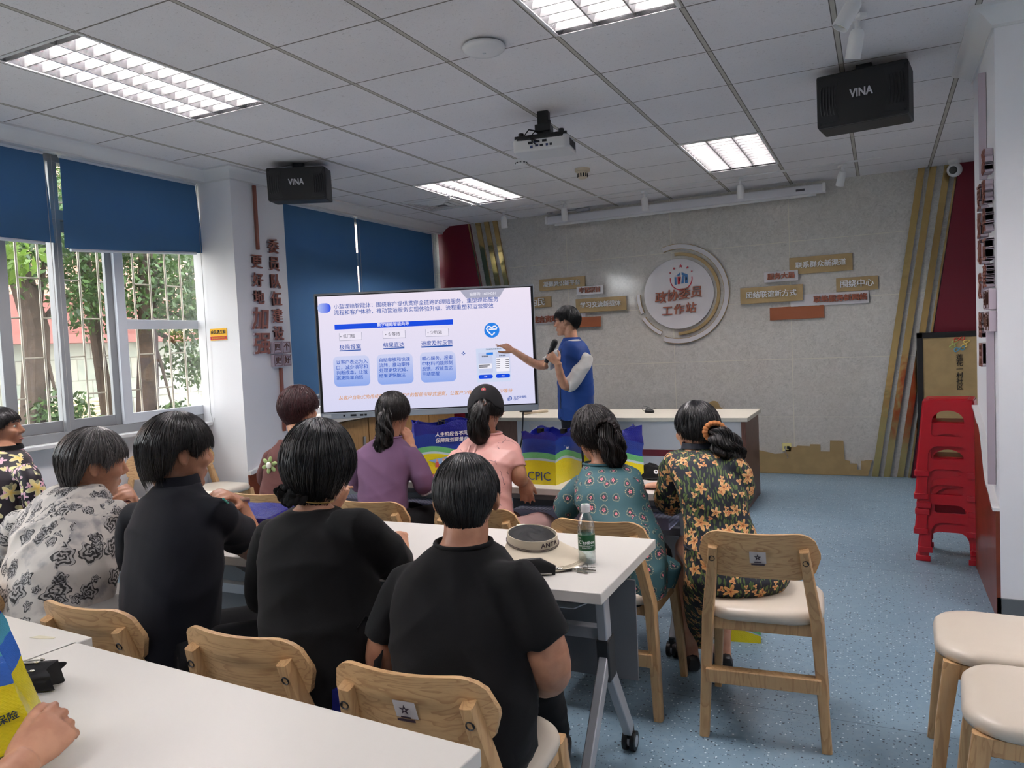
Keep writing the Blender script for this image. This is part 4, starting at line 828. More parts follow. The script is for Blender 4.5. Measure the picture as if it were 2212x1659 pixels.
# ================================================================== CHAIRS
WOODX = m_wood('ash_backrest', (.80, .655, .47), (.66, .50, .335), 'X', 1.0); WOODZ = m_wood('ash_leg', (.78, .635, .455), (.68, .53, .36), 'Z', .8)
CREAM = M('cream_vinyl', (.80, .76, .70), .32, bump=(25, .05, .004))
STK = M('sticker_white', (.80, .77, .76), .5); STKI = M('sticker_ink', (.22, .16, .2), .5)
def chair():
    t = thing('dining_chair', 'x', 'chair', group='ash wood chairs with cream seats')
    # seat pad
    m = MB(); rg = []
    for z, k in ((.425, .93), (.432, .985), (.445, 1.0), (.458, .985), (.468, .94), (.473, .82), (.474, .5)):
        rg.append([(x*k, y*k+.005, z) for x, y in rrect(.415, .41, .115, 7)])
    m.rings(rg); m.build('seat', CREAM, t, smooth=60)
    m = MB(); m.bb((-.185, -.16, .38), (.185, -.14, .425)); m.bb((-.185, .15, .38), (.185, .17, .425)); m.bb((-.19, -.16, .38), (-.17, .17, .425)); m.bb((.17, -.16, .38), (.19, .17, .425)); m.build('seat_frame', WOODZ, t, bev=.003)
    for s in (-1, 1):
        m = MB(); m.tube([(s*.205, -.20, 0), (s*.192, -.185, .25), (s*.182, -.178, .44), (s*.162, -.218, .59), (s*.148, -.258, .71)], [(.017, .021), (.019, .024), (.021, .026), (.019, .022), (.016, .016)], 12, up=Y, power=5); lg = m.build('leg', WOODZ, t, smooth=40)
        c = MB(); c.lathe([(.0, 0), (.008, .0), (.010, .003), (.011, .0)], 12, c=(s*.153, -.262, .667), ax=(0, -1, -.3)); c.build('screw', DARKM, lg)
        m = MB(); m.tube([(s*.205, .215, 0), (s*.192, .19, .25), (s*.18, .165, .43)], [(.014, .017), (.018, .021), (.02, .024)], 12, up=Y, power=5); m.build('leg', WOODZ, t, smooth=40)
    m = MB(); m.bb((-.192, -.222, .205), (.192, -.178, .255)); m.build('stretcher', WOODZ, t, bev=.003)
    # curved plywood backrest
    n = 18; P = []; m = MB()
    w, h, r = .40, .18, .082
    out = rrect(w, h, r, 8)
    # superellipse-like outline with a slightly dipped top
    def pos(a, b, d):
        u = a/(w/2); return (a, -.258+.036*u*u-.30*b*.9-d, .682+b-.010*(1-u*u)*(1 if b > 0 else -.6))
    ns = 24; rows = []
    for i in range(ns+1):
        a = -w/2+w*i/ns; q = max(0, abs(a)-(w/2-r)); hh = h/2-r+math.sqrt(max(0, r*r-q*q)); rows.append((a, hh))
    vs = []; 
    for d in (0, .014):
        for a, hh in rows:
            for j in range(9): vs.append(pos(a, -hh+2*hh*j/8, -d))
    N9 = 9; tot = (ns+1)*N9; fs = []
    for i in range(ns):
        for j in range(8):
            q = i*N9+j; fs.append((q, q+N9, q+N9+1, q+1)); fs.append((tot+q, tot+q+1, tot+q+N9+1, tot+q+N9))
    for i in range(ns):
        for j in (0, 8): q = i*N9+j; fs.append((q, q+N9, tot+q+N9, tot+q) if j else (q, tot+q, tot+q+N9, q+N9))
    for i in (0, ns):
        for j in range(8): q = i*N9+j; fs.append((q, q+1, tot+q+1, tot+q))
    m.add(vs, fs); m.build('backrest', WOODX, t, smooth=40); return t
def sticker(ch, x=-.0):
    m = MB(); m.add([], [])
    def q(a, b): u = a/.20; return Vector((a, -.2595+.036*u*u-.27*b, .680+b-.010*(1-u*u)*(1 if b > 0 else -.6)))
    n = Vector((0, -1, -.28)).normalized()*.001; w = .027; h = .030
    pts = [q(x+a*w, b*h)+n for a, b in ((-1, -1), (1, -1), (1, 1), (-1, 1))]; m.add(pts, [(0, 1, 2, 3)], 0); rz = Vector((0, -.27, 1)).normalized(); o = q(x, .006)+n*2
    for k in range(5): a = 90+72*k; m.prism([(.013*math.cos(R(a)), .013*math.sin(R(a))), (.005*math.cos(R(a+36)), .005*math.sin(R(a+36))), (.002*math.cos(R(a)), .002*math.sin(R(a))), (.005*math.cos(R(a-36)), .005*math.sin(R(a-36)))], .0004, o+rz*.004, X, rz, 1)
    m.prism([(-.012, -.0165), (.012, -.0165), (.012, -.013), (-.012, -.013)], .0004, o, X, rz, 1); m.prism([(-.022, -.026), (.022, -.026), (.022, -.0195), (-.022, -.0195)], .0004, o, X, rz, 1)
    bk = [c for c in ch.children if c.name.startswith('backrest')][0]; m.build('sticker', [STK, STKI], bk, smooth=0)
CH = [(-.41, 2.925, 4, 'ash wood chair pulled out in front of the dark floral dress', 1), (-.985, 2.955, 0, 'ash wood chair under the woman in the teal flowered top', 0), (-1.57, 3.03, 4, 'ash wood chair under the woman in the pink blouse', 0), (-2.13, 3.04, 5, 'ash wood chair under the woman in the purple shirt', 0), (-2.80, 3.06, 6, 'ash wood chair under the woman in the brown hooded top', 0),
 (-.935, 1.575, 3, 'ash wood chair with sticker behind the man in black', 1), (-1.445, 1.615, 1, 'ash wood chair behind the woman in the black blouse', 0), (-2.04, 1.625, 1, 'ash wood chair between the white floral and navy tops', 0), (-2.77, 1.70, -4, 'ash wood chair under the woman in the white floral shirt', 0),
 (-4.567, 3.63, -139.5, 'empty ash wood chair standing askew under the window', 0), (-4.545, 4.18, -90, 'empty ash wood chair at the foot of the left pillar', 0), (.345, 2.76, 88, 'ash wood chair at right edge, the farther of two', 0), (.385, 2.31, 86, 'ash wood chair at right edge, the nearer of two', 0), (-4.35, 2.35, -15, 'ash wood chair under the woman in the black floral jacket', 0)]
c0 = chair(); chairs = []
for i, (x, y, rz, lab, st) in enumerate(CH):
    o = c0 if i == 0 else dup(c0); o.location = (x, y, 0); o.rotation_euler = (0, 0, R(rz)); o['label'] = lab; chairs.append(o)
for i, c in enumerate(CH):
    if c[4]: sticker(chairs[i])
# ================================================================== PEOPLE
def remesh(mb, vox, it=3, fac=.5):
    me = bpy.data.meshes.new('tmp'); me.from_pydata(mb.v, [], mb.f)
    bm = bmesh.new(); bm.from_mesh(me); bmesh.ops.recalc_face_normals(bm, faces=bm.faces); bm.to_mesh(me); bm.free()
    o = bpy.data.objects.new('tmp', me); COL.objects.link(o)
    r = o.modifiers.new('r', 'REMESH'); r.mode = 'VOXEL'; r.voxel_size = vox; r.use_smooth_shade = True
    if it: s = o.modifiers.new('s', 'SMOOTH'); s.iterations = it; s.factor = fac
    dg = bpy.context.evaluated_depsgraph_get(); dg.update(); out = bpy.data.meshes.new_from_object(o.evaluated_get(dg))
    bpy.data.objects.remove(o); bpy.data.meshes.remove(me); return out
def getv(me): a = np.empty(len(me.vertices)*3, np.float32); me.vertices.foreach_get('co', a); return a.reshape(-1, 3)
def getn(me): a = np.empty(len(me.vertices)*3, np.float32); me.vertices.foreach_get('normal', a); return a.reshape(-1, 3)
def setv(me, a): me.vertices.foreach_set('co', a.astype(np.float32).ravel()); me.update()
def folds(P, amp, seed, freq=26, axis=(0, 0, 1)):
    rg = np.random.default_rng(seed); out = np.zeros(len(P)); ax = np.array(axis)
    for k in range(7):
        d = rg.normal(size=3)*.55+ax*(1.2 if rg.random() < .65 else -.2); d /= np.linalg.norm(d); w = d*freq*(.5+1.1*rg.random()); v = rg.normal(size=3)*freq*.35
        s = np.sin(P@w+6.28*rg.random()+1.6*np.sin(P@v+6.28*rg.random())); out += (1-np.abs(s))**1.8*(.5+.5*np.sin(P@(rg.normal(size=3)*7)+6.28*rg.random()))
    return amp*(out/2.2-.45)
def clothmesh(mb, name, mat, parent, vox=.009, seed=0, amp=.004, freq=26, c=None, fwd=None, it=4, axis=(0, 0, 1), cut=None):
    me = remesh(mb, vox, it); P = getv(me); N = getn(me)
    if amp: setv(me, P+N*folds(P, amp, seed, freq, axis)[:, None])
    if c is not None:   # cylindrical cloth coordinates around the trunk, in metres
        P = getv(me); uvl = me.uv_layers.new(name='cloth'); nl = len(me.loops); li = np.empty(nl, np.int32); me.loops.foreach_get('vertex_index', li); npg = len(me.polygons)
        ls = np.empty(npg, np.int32); me.polygons.foreach_get('loop_start', ls); lt = np.empty(npg, np.int32); me.polygons.foreach_get('loop_total', lt); fn = np.empty(npg*3, np.float32); me.polygons.foreach_get('normal', fn); fn = fn.reshape(-1, 3)
        rt = np.array((fwd[1], -fwd[0])); d = P[:, :2]-np.array(c[:2]); dr = d@rt; df = d@np.array(fwd[:2]); z = P[:, 2]; nr = np.abs(fn[:, :2]@rt); nf = np.abs(fn[:, :2]@np.array(fwd[:2])); nz = np.abs(fn[:, 2])
        k = np.where(nz > np.maximum(nr, nf)*1.15, 2, np.where(nr > nf, 1, 0)); fi = np.zeros(nl, np.int32); fi[ls] = 1; fi = np.cumsum(fi)-1; k = k[fi]
        U = np.where(k == 0, dr[li], np.where(k == 1, df[li]+.53, dr[li])); V = np.where(k == 2, df[li]+.77, z[li]); uvl.data.foreach_set('uv', np.stack([U, V], 1).astype(np.float32).ravel())
    o = mkobj(name, me, parent); me.materials.append(mat); me.shade_smooth(); return o
def ell(c, x, y, rx, ry, n=28, p=2.4):
    out = []
    for j in range(n):
        a = 2*PI*j/n; ca, sa = math.cos(a), math.sin(a); out.append(Vector(c)+x*rx*math.copysign(abs(ca)**(2/p), ca)+y*ry*math.copysign(abs(sa)**(2/p), sa))
    return out
def interp(pts, n=6):   # Catmull-Rom through rows of numbers
    A = np.array(pts, float); out = []; L = len(A)
    for i in range(L-1):
        p0, p1, p2, p3 = A[max(i-1, 0)], A[i], A[i+1], A[min(i+2, L-1)]
        for k in range(n): t = k/n; out.append(.5*((2*p1)+(p2-p0)*t+(2*p0-5*p1+4*p2-p3)*t*t+(3*p1-p0-3*p2+p3)*t**3))
    out.append(A[-1]); return np.array(out)
def hand(mb, w, d, nrm, side, curl=.5, size=1.0, thumb=40, spread=.10, curls=None, thumb_in=0):
    d = Vector(d).normalized(); nrm = Vector(nrm); nrm = (nrm-d*nrm.dot(d)).normalized(); x = d.cross(nrm)*side; w = Vector(w); k = size
    mb.tube([w-d*.03*k, w+d*.005*k, w+d*.035*k, w+d*.07*k, w+d*.088*k], [(.026*k, .020*k), (.025*k, .018*k), (.036*k, .016*k), (.041*k, .0145*k), (.038*k, .010*k)], 16, up=nrm)
    # knuckle ends and fingers: index first
    cs = curls or [curl*.8, curl, curl*1.1, curl*1.2]
    for i, (o, L, r) in enumerate(((.030, .070, .0088), (.0105, .078, .0092), (-.010, .072, .0088), (-.029, .056, .0078))):
        p = w+(x*o+d*(.082-.004*abs(i-1)))*k+nrm*.002*k; dd = (d+x*(spread*(1.3-i)*.9)).normalized(); pts = [p-dd*.02*k, p]; rs = [r*k, r*1.08*k]
        for sg, (fr, bend) in enumerate(((.45, .7), (.30, 1.0), (.25, .8))):
            dd = (dd*math.cos(cs[i]*bend)-nrm*math.sin(cs[i]*bend)).normalized(); p = p+dd*L*fr*k
            dm = pts[-1].lerp(p, .5); pts += [dm, p]; rs += [r*(.96-.08*sg)*k, r*(1.0-.13*sg)*k]
            nn = nrm; ax = dd.cross(x)*side; nrm2 = nrm
        mb.tube(pts, rs, 10, up=x); mb.ball(pts[-1], r*.80*k, 8)
    p = w+(x*.026+d*.012-nrm*.004)*k; td = (d*math.cos(R(thumb))+x*math.sin(R(thumb))-nrm*(.25+thumb_in)).normalized(); p1 = p+td*.042*k; t2 = (td+d*.35-x*.25*thumb_in).normalized(); p2 = p1+t2*.030*k; t3 = (t2+d*.25-x*.15).normalized(); p3 = p2+t3*.024*k
    mb.tube([p-td*.012*k, p+td*.015*k, p1, p2, p3], [.015*k, .0145*k, .0115*k, .0105*k, .0085*k], 10, up=nrm); mb.ball(p3, .0086*k, 8)
def headprims(mb, A):
    q = mb.x; mb.x = A
    mb.ball((0, -.012, .026), (.0755, .094, .091), 24)
    mb.rings([ell((0, y, z), X, Y, rx, ry, 24, 2.3) for z, y, rx, ry in ((.07, .02, .058, .066), (.03, .017, .067, .075), (-.015, .021, .066, .071), (-.05, .027, .060, .064), (-.08, .036, .047, .052), (-.102, .045, .032, .037), (-.114, .05, .018, .022))])
    mb.tube([(0, .088, .022), (0, .097, .004), (0, .108, -.018), (0, .109, -.028)], [.008, .009, .0115, .012], 10, up=X); 
    for s in (-1, 1):
        mb.ball((s*.011, .099, -.029), (.009, .010, .008), 10); mb.ball((s*.036, .067, -.022), (.028, .026, .026), 12); mb.tube([(s*.012, .088, .034), (s*.034, .084, .037), (s*.055, .064, .028)], [.009, .009, .008], 8)
        e = Matrix.Rotation(R(-14*s), 3, 'Z') @ Matrix.Rotation(R(8), 3, 'X'); e = e @ Matrix.Rotation(R(22*s), 3, 'Z'); mb.ball((s*.083, -.010, -.004), (.008, .020, .032), 14, rot=e); mb.ball((s*.077, -.001, -.028), (.007, .010, .012), 10)
    mb.ball((0, .089, -.058), (.024, .012, .0065), 12); mb.ball((0, .088, -.069), (.020, .011, .007), 12); mb.ball((0, .078, -.098), (.020, .018, .016), 12)
    mb.x = q
def m_skin(name, c, c2):
    n = NT(name); v = n.obj(); f = n.noise(v, 22, 4); n.base(n.mix(n.step(f, .35, .68), lin(c), lin(c2))); n.set(Roughness=.5); n.p.inputs['Subsurface Weight'].default_value = .08; n.p.inputs['Subsurface Radius'].default_value = (.012, .004, .002); n.bump(n.noise(v, 260, 2), .12, .001); return n.m
SKIN = [m_skin('skin_warm', (.76, .565, .45), (.69, .49, .385)), m_skin('skin_tan', (.70, .505, .395), (.63, .435, .335)), m_skin('skin_fair', (.80, .61, .50), (.74, .53, .43))]
def m_hair(name, c, c2, rough=.34):
    n = NT(name); f = n.n('NewGeometry').outputs['Random Per Island']; v = n.obj(); n.base(n.mix(f, lin(c), lin(c2))); n.set(Roughness=rough); n.put(n.p.inputs['Specular IOR Level'], .5); return n.m
HAIR = dict(black=m_hair('hair_black', (.035, .035, .042), (.075, .075, .085)), dark=m_hair('hair_dark_brown', (.055, .045, .045), (.11, .095, .09)), maroon=m_hair('hair_maroon', (.15, .07, .08), (.27, .12, .13), .4), grey=m_hair('hair_greying', (.09, .088, .092), (.40, .385, .38), .36), curly=m_hair('hair_curly_brown', (.05, .042, .042), (.14, .11, .105), .45))
def hairshell(spec, sc, rg):
    """points of the hair surface: ph is the azimuth (0 back, pi front), t runs from crown to edge"""
    ctrl = spec.get('edge', [(0, -.085), (50, -.08), (85, -.015), (105, .0), (125, .035), (180, .062)]); th = spec.get('th', .012); vol = spec.get('vol', 0); taper = spec.get('taper', .55); tb = spec.get('tb', 0)
    ca = np.array([c[0] for c in ctrl]); cz = np.array([c[1] for c in ctrl]); zc = .012
    def f(ph, t, off=0.):
        a = np.abs((np.degrees(ph)+180) % 360-180); zl = np.interp(a, ca, cz); rx = .0775+th; ry = .097+th; rz = .094+th+vol
        zt = zc+rz-.0; up = np.clip(zl, zc, None); L1 = rz*PI/2; Lh = np.where(zl < zc, L1+(zc-zl), rz*np.arccos(np.clip((zl-zc)/rz, -1, 1))); s = t*Lh
        th_ = np.minimum(s/rz, PI/2); below = np.maximum(0, s-L1); rad = np.sin(th_); z = zc+rz*np.cos(th_)-below
        k = 1-taper*(below/.10)**1.6+tb*np.minimum(below/.1, 1); k = np.maximum(k, .25); rad = rad*k
        x = np.sin(ph)*rad*(rx+off); y = -np.cos(ph)*rad*(ry+off)-.010; z = z+off*np.cos(th_)
        return np.stack([x, y, z], -1)
    return f
def hairmesh(name, spec, A, sc, mat, parent, seed):
    rg = np.random.default_rng(seed); f = hairshell(spec, sc, rg); nph, nt = 56, 22; V = []; F = []; lump = spec.get('lump', .003); curl = spec.get('curl', 0)
    PH, T = np.meshgrid(np.linspace(0, 2*PI, nph, endpoint=False), np.linspace(.001, 1, nt), indexing='ij')
    bump = lump*(np.sin(PH*9+3*np.sin(T*4+seed))*.6+np.sin(PH*17+T*7+seed))*np.clip(T*2, 0, 1)
    o = f(PH, T, bump); i = f(PH, T*.985, bump*0-.016-spec.get('th', .012)); V = np.concatenate([o.reshape(-1, 3), i.reshape(-1, 3)]); n = nph*nt
    for a in range(nph):
        b = (a+1) % nph
        for j in range(nt-1): F += [(a*nt+j, b*nt+j, b*nt+j+1, a*nt+j+1), (n+a*nt+j, n+a*nt+j+1, n+b*nt+j+1, n+b*nt+j)]
        F += [(a*nt+nt-1, b*nt+nt-1, n+b*nt+nt-1, n+a*nt+nt-1)]
    # strands combed from the crown
    ns = spec.get('n', 650); m = 9; cr = spec.get('part', 0.); L = []
    for _ in range(ns):
        ph0 = rg.random()*2*PI; t0 = rg.random()**1.3*.75; t1 = min(1.0+rg.normal()*spec.get('jit', .03)+.01, 1.14); t1 = max(t1, t0+.15); ts = np.linspace(t0, t1, m); sw = spec.get('swirl', .25)*rg.normal(); ph = ph0+sw*(ts-t0)+.02*np.sin(ts*9+ph0*7)
        off = .0015+.004*rg.random()*np.sin(np.linspace(.15, 2.6, m))+spec.get('fly', .002)*rg.random()*np.linspace(0, 1, m)
        if curl: off = off+curl*np.sin(np.linspace(0, 7+5*rg.random(), m)+6*rg.random()); ph = ph+curl*9*np.cos(np.linspace(0, 7+5*rg.random(), m)+6*rg.random())
        L.append((f(ph, ts, off), .0011+.0016*rg.random()))
    return strands(name, V, F, L, A, mat, parent)
def strands(name, V, F, L, A, mat, parent):
    VV = [V] if len(V) else []; base = len(V); F = list(F)
    for P, r in L:
        m = len(P); T = np.gradient(P, axis=0); T /= np.linalg.norm(T, axis=1)[:, None]+1e-9; u = np.cross(T, [.3, .2, 1.]); u /= np.linalg.norm(u, axis=1)[:, None]+1e-9; w = np.cross(T, u); rr = (r*(1-.75*np.linspace(0, 1, m)**2))[:, None]
        ring = np.stack([P+u*rr, P-u*rr*.5+w*rr*.87, P-u*rr*.5-w*rr*.87], 1).reshape(-1, 3); VV.append(ring)
        for j in range(m-1):
            for q in range(3): a = base+j*3+q; b = base+j*3+(q+1) % 3; F.append((a, b, b+3, a+3))
        base += m*3
    V = np.concatenate(VV); M4 = np.array(A); V = V@M4[:3, :3].T+M4[:3, 3]
    me = bpy.data.meshes.new(name); me.from_pydata(V.tolist(), [], F); me.materials.append(mat); me.shade_smooth(); return mkobj(name, me, parent)
def tail(name, path, rad, mat, parent, seed, n=260, wav=.004, fr=3.0):
    """hair bundle along a world-space path"""
    rg = np.random.default_rng(seed); C = interp([list(p)+[r] for p, r in zip(path, rad)], 6); m = len(C); P = C[:, :3]; r = C[:, 3]; T = np.gradient(P, axis=0); T /= np.linalg.norm(T, axis=1)[:, None]; u = np.cross(T, [.4, .9, .1]); u /= np.linalg.norm(u, axis=1)[:, None]; w = np.cross(T, u); L = []
    mb = MB(); mb.tube([tuple(p) for p in P], [max(.003, q*.86) for q in r], 12)
    for _ in range(n):
        a = rg.random()*6.28; k = (.75+.35*rg.random()); e = int(m*(.75+.3*rg.random())); e = max(6, min(m, e)); s = np.arange(e); ph = a+wav*40*np.sin(s/m*fr*6.28+a*2)*.5; q = (r[:e]*k+wav*np.sin(s/m*fr*6.28*1.3+a*5))
        L.append((P[:e]+u[:e]*(np.cos(ph)*q)[:, None]+w[:e]*(np.sin(ph)*q)[:, None], .0012+.0013*rg.random()))
    return strands(name, np.array(mb.v), mb.f, L, Matrix(), mat, parent)
def fwdv(yaw): return Vector((-math.sin(R(yaw)), math.cos(R(yaw)), 0))
def person(S):
    fw = fwdv(S['yaw']); rt = Vector((fw.y, -fw.x, 0)); tr = S['torso']; c = tr[len(tr)//2][:3]; seed = S['seed']
    t = thing('person', S['label'], 'person', (tr[0][0], tr[0][1], 0)); t_inv = Matrix.Translation((-tr[0][0], -tr[0][1], 0))
    grp = []
    skin = SKIN[S.get('skin', 0)]; B = MB(); top = MB()
    rows = interp(tr, 5); B.rings([ell(r[:3], rt, fw, max(r[3]-.016, .02), max(r[4]-.016, .02)) for r in rows])
    top.rings([ell(r[:3], rt, fw, r[3], r[4]) for r in rows])
    hc, hy, hp, hr, hs = S['head']; A = Matrix.Translation(hc) @ Euler((R(hp), R(hr), R(hy)), 'YXZ').to_matrix().to_4x4() @ Matrix.Diagonal((hs, hs, hs, 1))
    headprims(B, A); n0 = A @ Vector((0, -.022, -.03)); n1 = A @ Vector((0, -.026, -.085)); n2 = Vector(tr[-1][:3])-Vector((0, 0, .02)); nr = S.get('neck', .050)
    B.tube([n0, n1, n1.lerp(n2, .55), n2, n2-Vector((0, 0, .05))], [nr*.98, nr, nr, nr*1.12, nr*1.3], 18)
    for key, side in (('armL', 1), ('armR', -1)):
        a = S.get(key)
        if not a: continue
        q = interp(a['p'], 8); q[:, 3] *= np.minimum(1, .72+.30*np.arange(len(q))/6.); n_s = int(len(q)*a.get('sleeve', .8)/(len(a['p'])-1)); B.tube([tuple(p[:3]) for p in q], [p[3]*(.86 if i < n_s-1 else 1) for i, p in enumerate(q)], 14)
        if a.get('hand'): h = a['hand']; hand(B, a['p'][-1][:3], h[0], h[1], side, **(h[2] if len(h) > 2 else {}))
        sl = a.get('sleeve', .8); nq = max(3, int(len(q)*sl/ (len(a['p'])-1))+1) ; qq = q[:nq]; ex = a.get('loose', .012); fl = a.get('flare', 0)
        inner = Vector(tr[-3][:3])*.5+Vector(qq[0][:3])*.5; P = [tuple(p[:3]) for p in qq]; rr = [p[3]+ex+fl*(i/(len(qq)-1))**2 for i, p in enumerate(qq)]
        e = Vector(P[-1])-Vector(P[-2]); e.normalize(); ri = max(.006, rr[-1]-.017)
        P = [tuple(inner)]+P+[tuple(Vector(P[-1])+e*.001), tuple(Vector(P[-1])-e*.018)]; rr = [rr[0]*.9]+rr+[ri, ri*.97]; top.tube(P, rr, 18)
    lg = S.get('legs'); bot = MB(); hips = []
    if lg:
        for i, L in enumerate(lg):
            q = interp(L['p'], 6); B.tube([tuple(p[:3]) for p in q], [p[3] for p in q], 14)
            k = L.get('cover', .93); nq = int(len(q)*k); bot.tube([tuple(p[:3]) for p in q[:nq]], [p[3]+.014 for p in q[:nq]], 18)
            an = Vector(L['p'][-1][:3]); fd = Vector(L.get('foot', tuple(fw))).normalized(); B.tube([an+Vector((0, 0, .02)), an-fd*.02-Vector((0, 0, .035)), an+fd*.07-Vector((0, 0, .05)), an+fd*.15-Vector((0, 0, .058))], [.03, .033, .032, .02], 12, up=Z)
            sh = MB(); b = an-Vector((0, 0, .062)); sh.rings([[an+fd*y+rt*x*wd+Vector((0, 0, z)) for x, z in ((-1, -.078), (1, -.078), (1, -.06), (.85, zt), (-.85, zt), (-1, -.06))] for y, wd, zt in ((-.065, .026, -.01), (-.03, .036, .0), (.03, .037, -.022), (.09, .043, -.04), (.15, .040, -.05), (.185, .022, -.062))])
            so = sh.build('shoe', S.get('shoe', BLACKP), t, smooth=70, sub=1); grp.append(so)
        bot.rings([ell(r[:3], rt, fw, r[3]-.004, r[4]-.004) for r in rows[:7]])
        h0 = Vector(tr[0][:3]); bot.ball(h0+Vector((0, 0, .02)), (tr[0][3]*.98, tr[0][4], .085), 16)
    if S.get('skirt'):
        bot = MB(); bot.rings([ell(r[:3], rt, fw, r[3], r[4], 40, r[5] if len(r) > 5 else 2.2) for r in interp([k[:5] for k in S['skirt']], 6)])
    me = remesh(B, S.get('vox', .0065), 2); b = mkobj('body', me, t); me.materials.append(skin); me.shade_smooth(); grp.append(b)
    grp.append(clothmesh(top, S.get('topname', 'shirt'), S['top'], t, S.get('cvox', .009), seed, S.get('amp', .004), S.get('freq', 24), c, fw))
    if bot.v: grp.append(clothmesh(bot, S.get('botname', 'trousers'), S.get('bottom', S['top']), t, .011, seed+5, .003, 20, c, fw))
    hs_ = S.get('hair')
    if hs_: grp.append(hairmesh('hair', hs_, A, 1, HAIR[hs_['mat']], t, seed+11))
    if S.get('eyes'):
        e = MB()
        for s in (-1, 1): e.x = A; e.ball((s*.031, .0795, .010), (.0120, .0095, .0065), 12, 0); e.ball((s*.031, .0862, .010), (.0062, .0045, .0060), 10, 1)
        grp.append(e.build('eyes', [M('eye_white', (.85, .84, .82), .3), M('eye_dark', (.05, .035, .03), .2)], t))
        e = MB(); e.x = A
        for s in (-1, 1): e.tube([(s*.014, .0975, .033), (s*.032, .0945, .039), (s*.052, .077, .031)], [.0035, .0042, .002], 6)
        grp.append(e.build('eyebrows', HAIR['black'], t))
        e = MB(); e.x = A; e.ball((0, .0935, -.0635), (.021, .010, .0055), 12); grp.append(e.build('lips', M('lip_tone', (.62, .34, .32), .45), t))
    S['_A'] = A; S['_t'] = t; S['_fw'] = fw; S['_rt'] = rt; S['_grp'] = grp
    for fn in S.get('extra', []): fn(S, t, A, grp)
    for o in t.children: o.matrix_parent_inverse = Matrix.Translation((-tr[0][0], -tr[0][1], 0))
    return t
PD = {}
PD['man'] = {'torso':[[-0.878,1.5,0.483,0.145,0.12],[-0.877,1.5,0.555,0.161,0.13],[-0.89,1.51,0.686,0.168,0.125],[-0.9,1.53,0.754,0.166,0.12],[-0.913,1.56,0.831,0.168,0.115],[-0.927,1.59,0.883,0.153,0.1],[-0.93,1.61,0.925,0.116,0.085],[-0.939,1.625,0.958,0.07,0.068]],'head':[[-0.949,1.67,1.058],22,-10,0,0.93],'aL':[[-1.092,1.58,0.843,0.056],[-1.167,1.58,0.633,0.046],[-1.291,1.86,0.439,0.031]],'aR':[[-0.764,1.58,0.882,0.056],[-0.707,1.6,0.673,0.048],[-0.94,1.9,0.501,0.03]],'legs':[[[-0.967,1.487,0.56,0.078],[-0.996,1.695,0.555,0.07],[-1.026,1.903,0.52,0.054],[-1.026,1.903,0.3,0.046],[-1.026,1.903,0.085,0.033]],[[-0.86,1.5,0.56,0.078],[-0.89,1.74,0.555,0.07],[-0.93,1.98,0.51,0.054],[-0.97,2.15,0.31,0.046],[-1.0,2.3,0.1,0.033]]]}
PD['blackl'] = {'torso':[[-1.353,1.55,0.513,0.149,0.13],[-1.352,1.56,0.634,0.162,0.135],[-1.371,1.59,0.772,0.163,0.125],[-1.395,1.61,0.891,0.157,0.115],[-1.413,1.63,0.961,0.146,0.1],[-1.435,1.65,0.992,0.106,0.08],[-1.436,1.66,1.01,0.067,0.064]],'head':[[-1.439,1.7,1.124],8,-8,0,0.95],'aL':[[-1.574,1.63,0.931,0.052],[-1.709,1.74,0.701,0.044],[-1.572,1.87,0.935,0.028]],'aR':[[-1.249,1.63,0.972,0.052],[-1.271,1.8,0.829,0.044],[-1.376,1.98,0.847,0.028]],'legs':[[[-1.443,1.542,0.56,0.078],[-1.461,1.751,0.555,0.07],[-1.479,1.961,0.52,0.054],[-1.479,1.961,0.3,0.046],[-1.479,1.961,0.085,0.033]],[[-1.263,1.558,0.56,0.078],[-1.282,1.767,0.555,0.07],[-1.3,1.976,0.52,0.054],[-1.3,1.976,0.3,0.046],[-1.3,1.976,0.085,0.033]]]}
PD['navy'] = {'torso':[[-1.916,1.54,0.479,0.103,0.13],[-1.915,1.55,0.587,0.123,0.135],[-1.92,1.57,0.719,0.142,0.13],[-1.937,1.6,0.822,0.152,0.125],[-1.958,1.63,0.912,0.159,0.115],[-1.98,1.66,0.983,0.142,0.1],[-2.0,1.68,1.026,0.088,0.08],[-2.008,1.7,1.051,0.059,0.066]],'head':[[-2.025,1.72,1.143],-22,-8,0,0.98],'aL':[[-2.183,1.66,0.935,0.054],[-2.284,1.75,0.733,0.044],[-2.205,1.85,0.695,0.028]],'aR':[[-1.833,1.68,0.962,0.054],[-2.0,2.0,0.759,0.042],[-2.092,2.02,0.926,0.027]],'legs':[[[-1.987,1.578,0.56,0.078],[-1.893,1.754,0.555,0.07],[-1.799,1.931,0.52,0.054],[-1.799,1.931,0.3,0.046],[-1.799,1.931,0.085,0.033]],[[-1.845,1.502,0.56,0.078],[-1.751,1.679,0.555,0.07],[-1.658,1.856,0.52,0.054],[-1.658,1.856,0.3,0.046],[-1.658,1.856,0.085,0.033]]]}
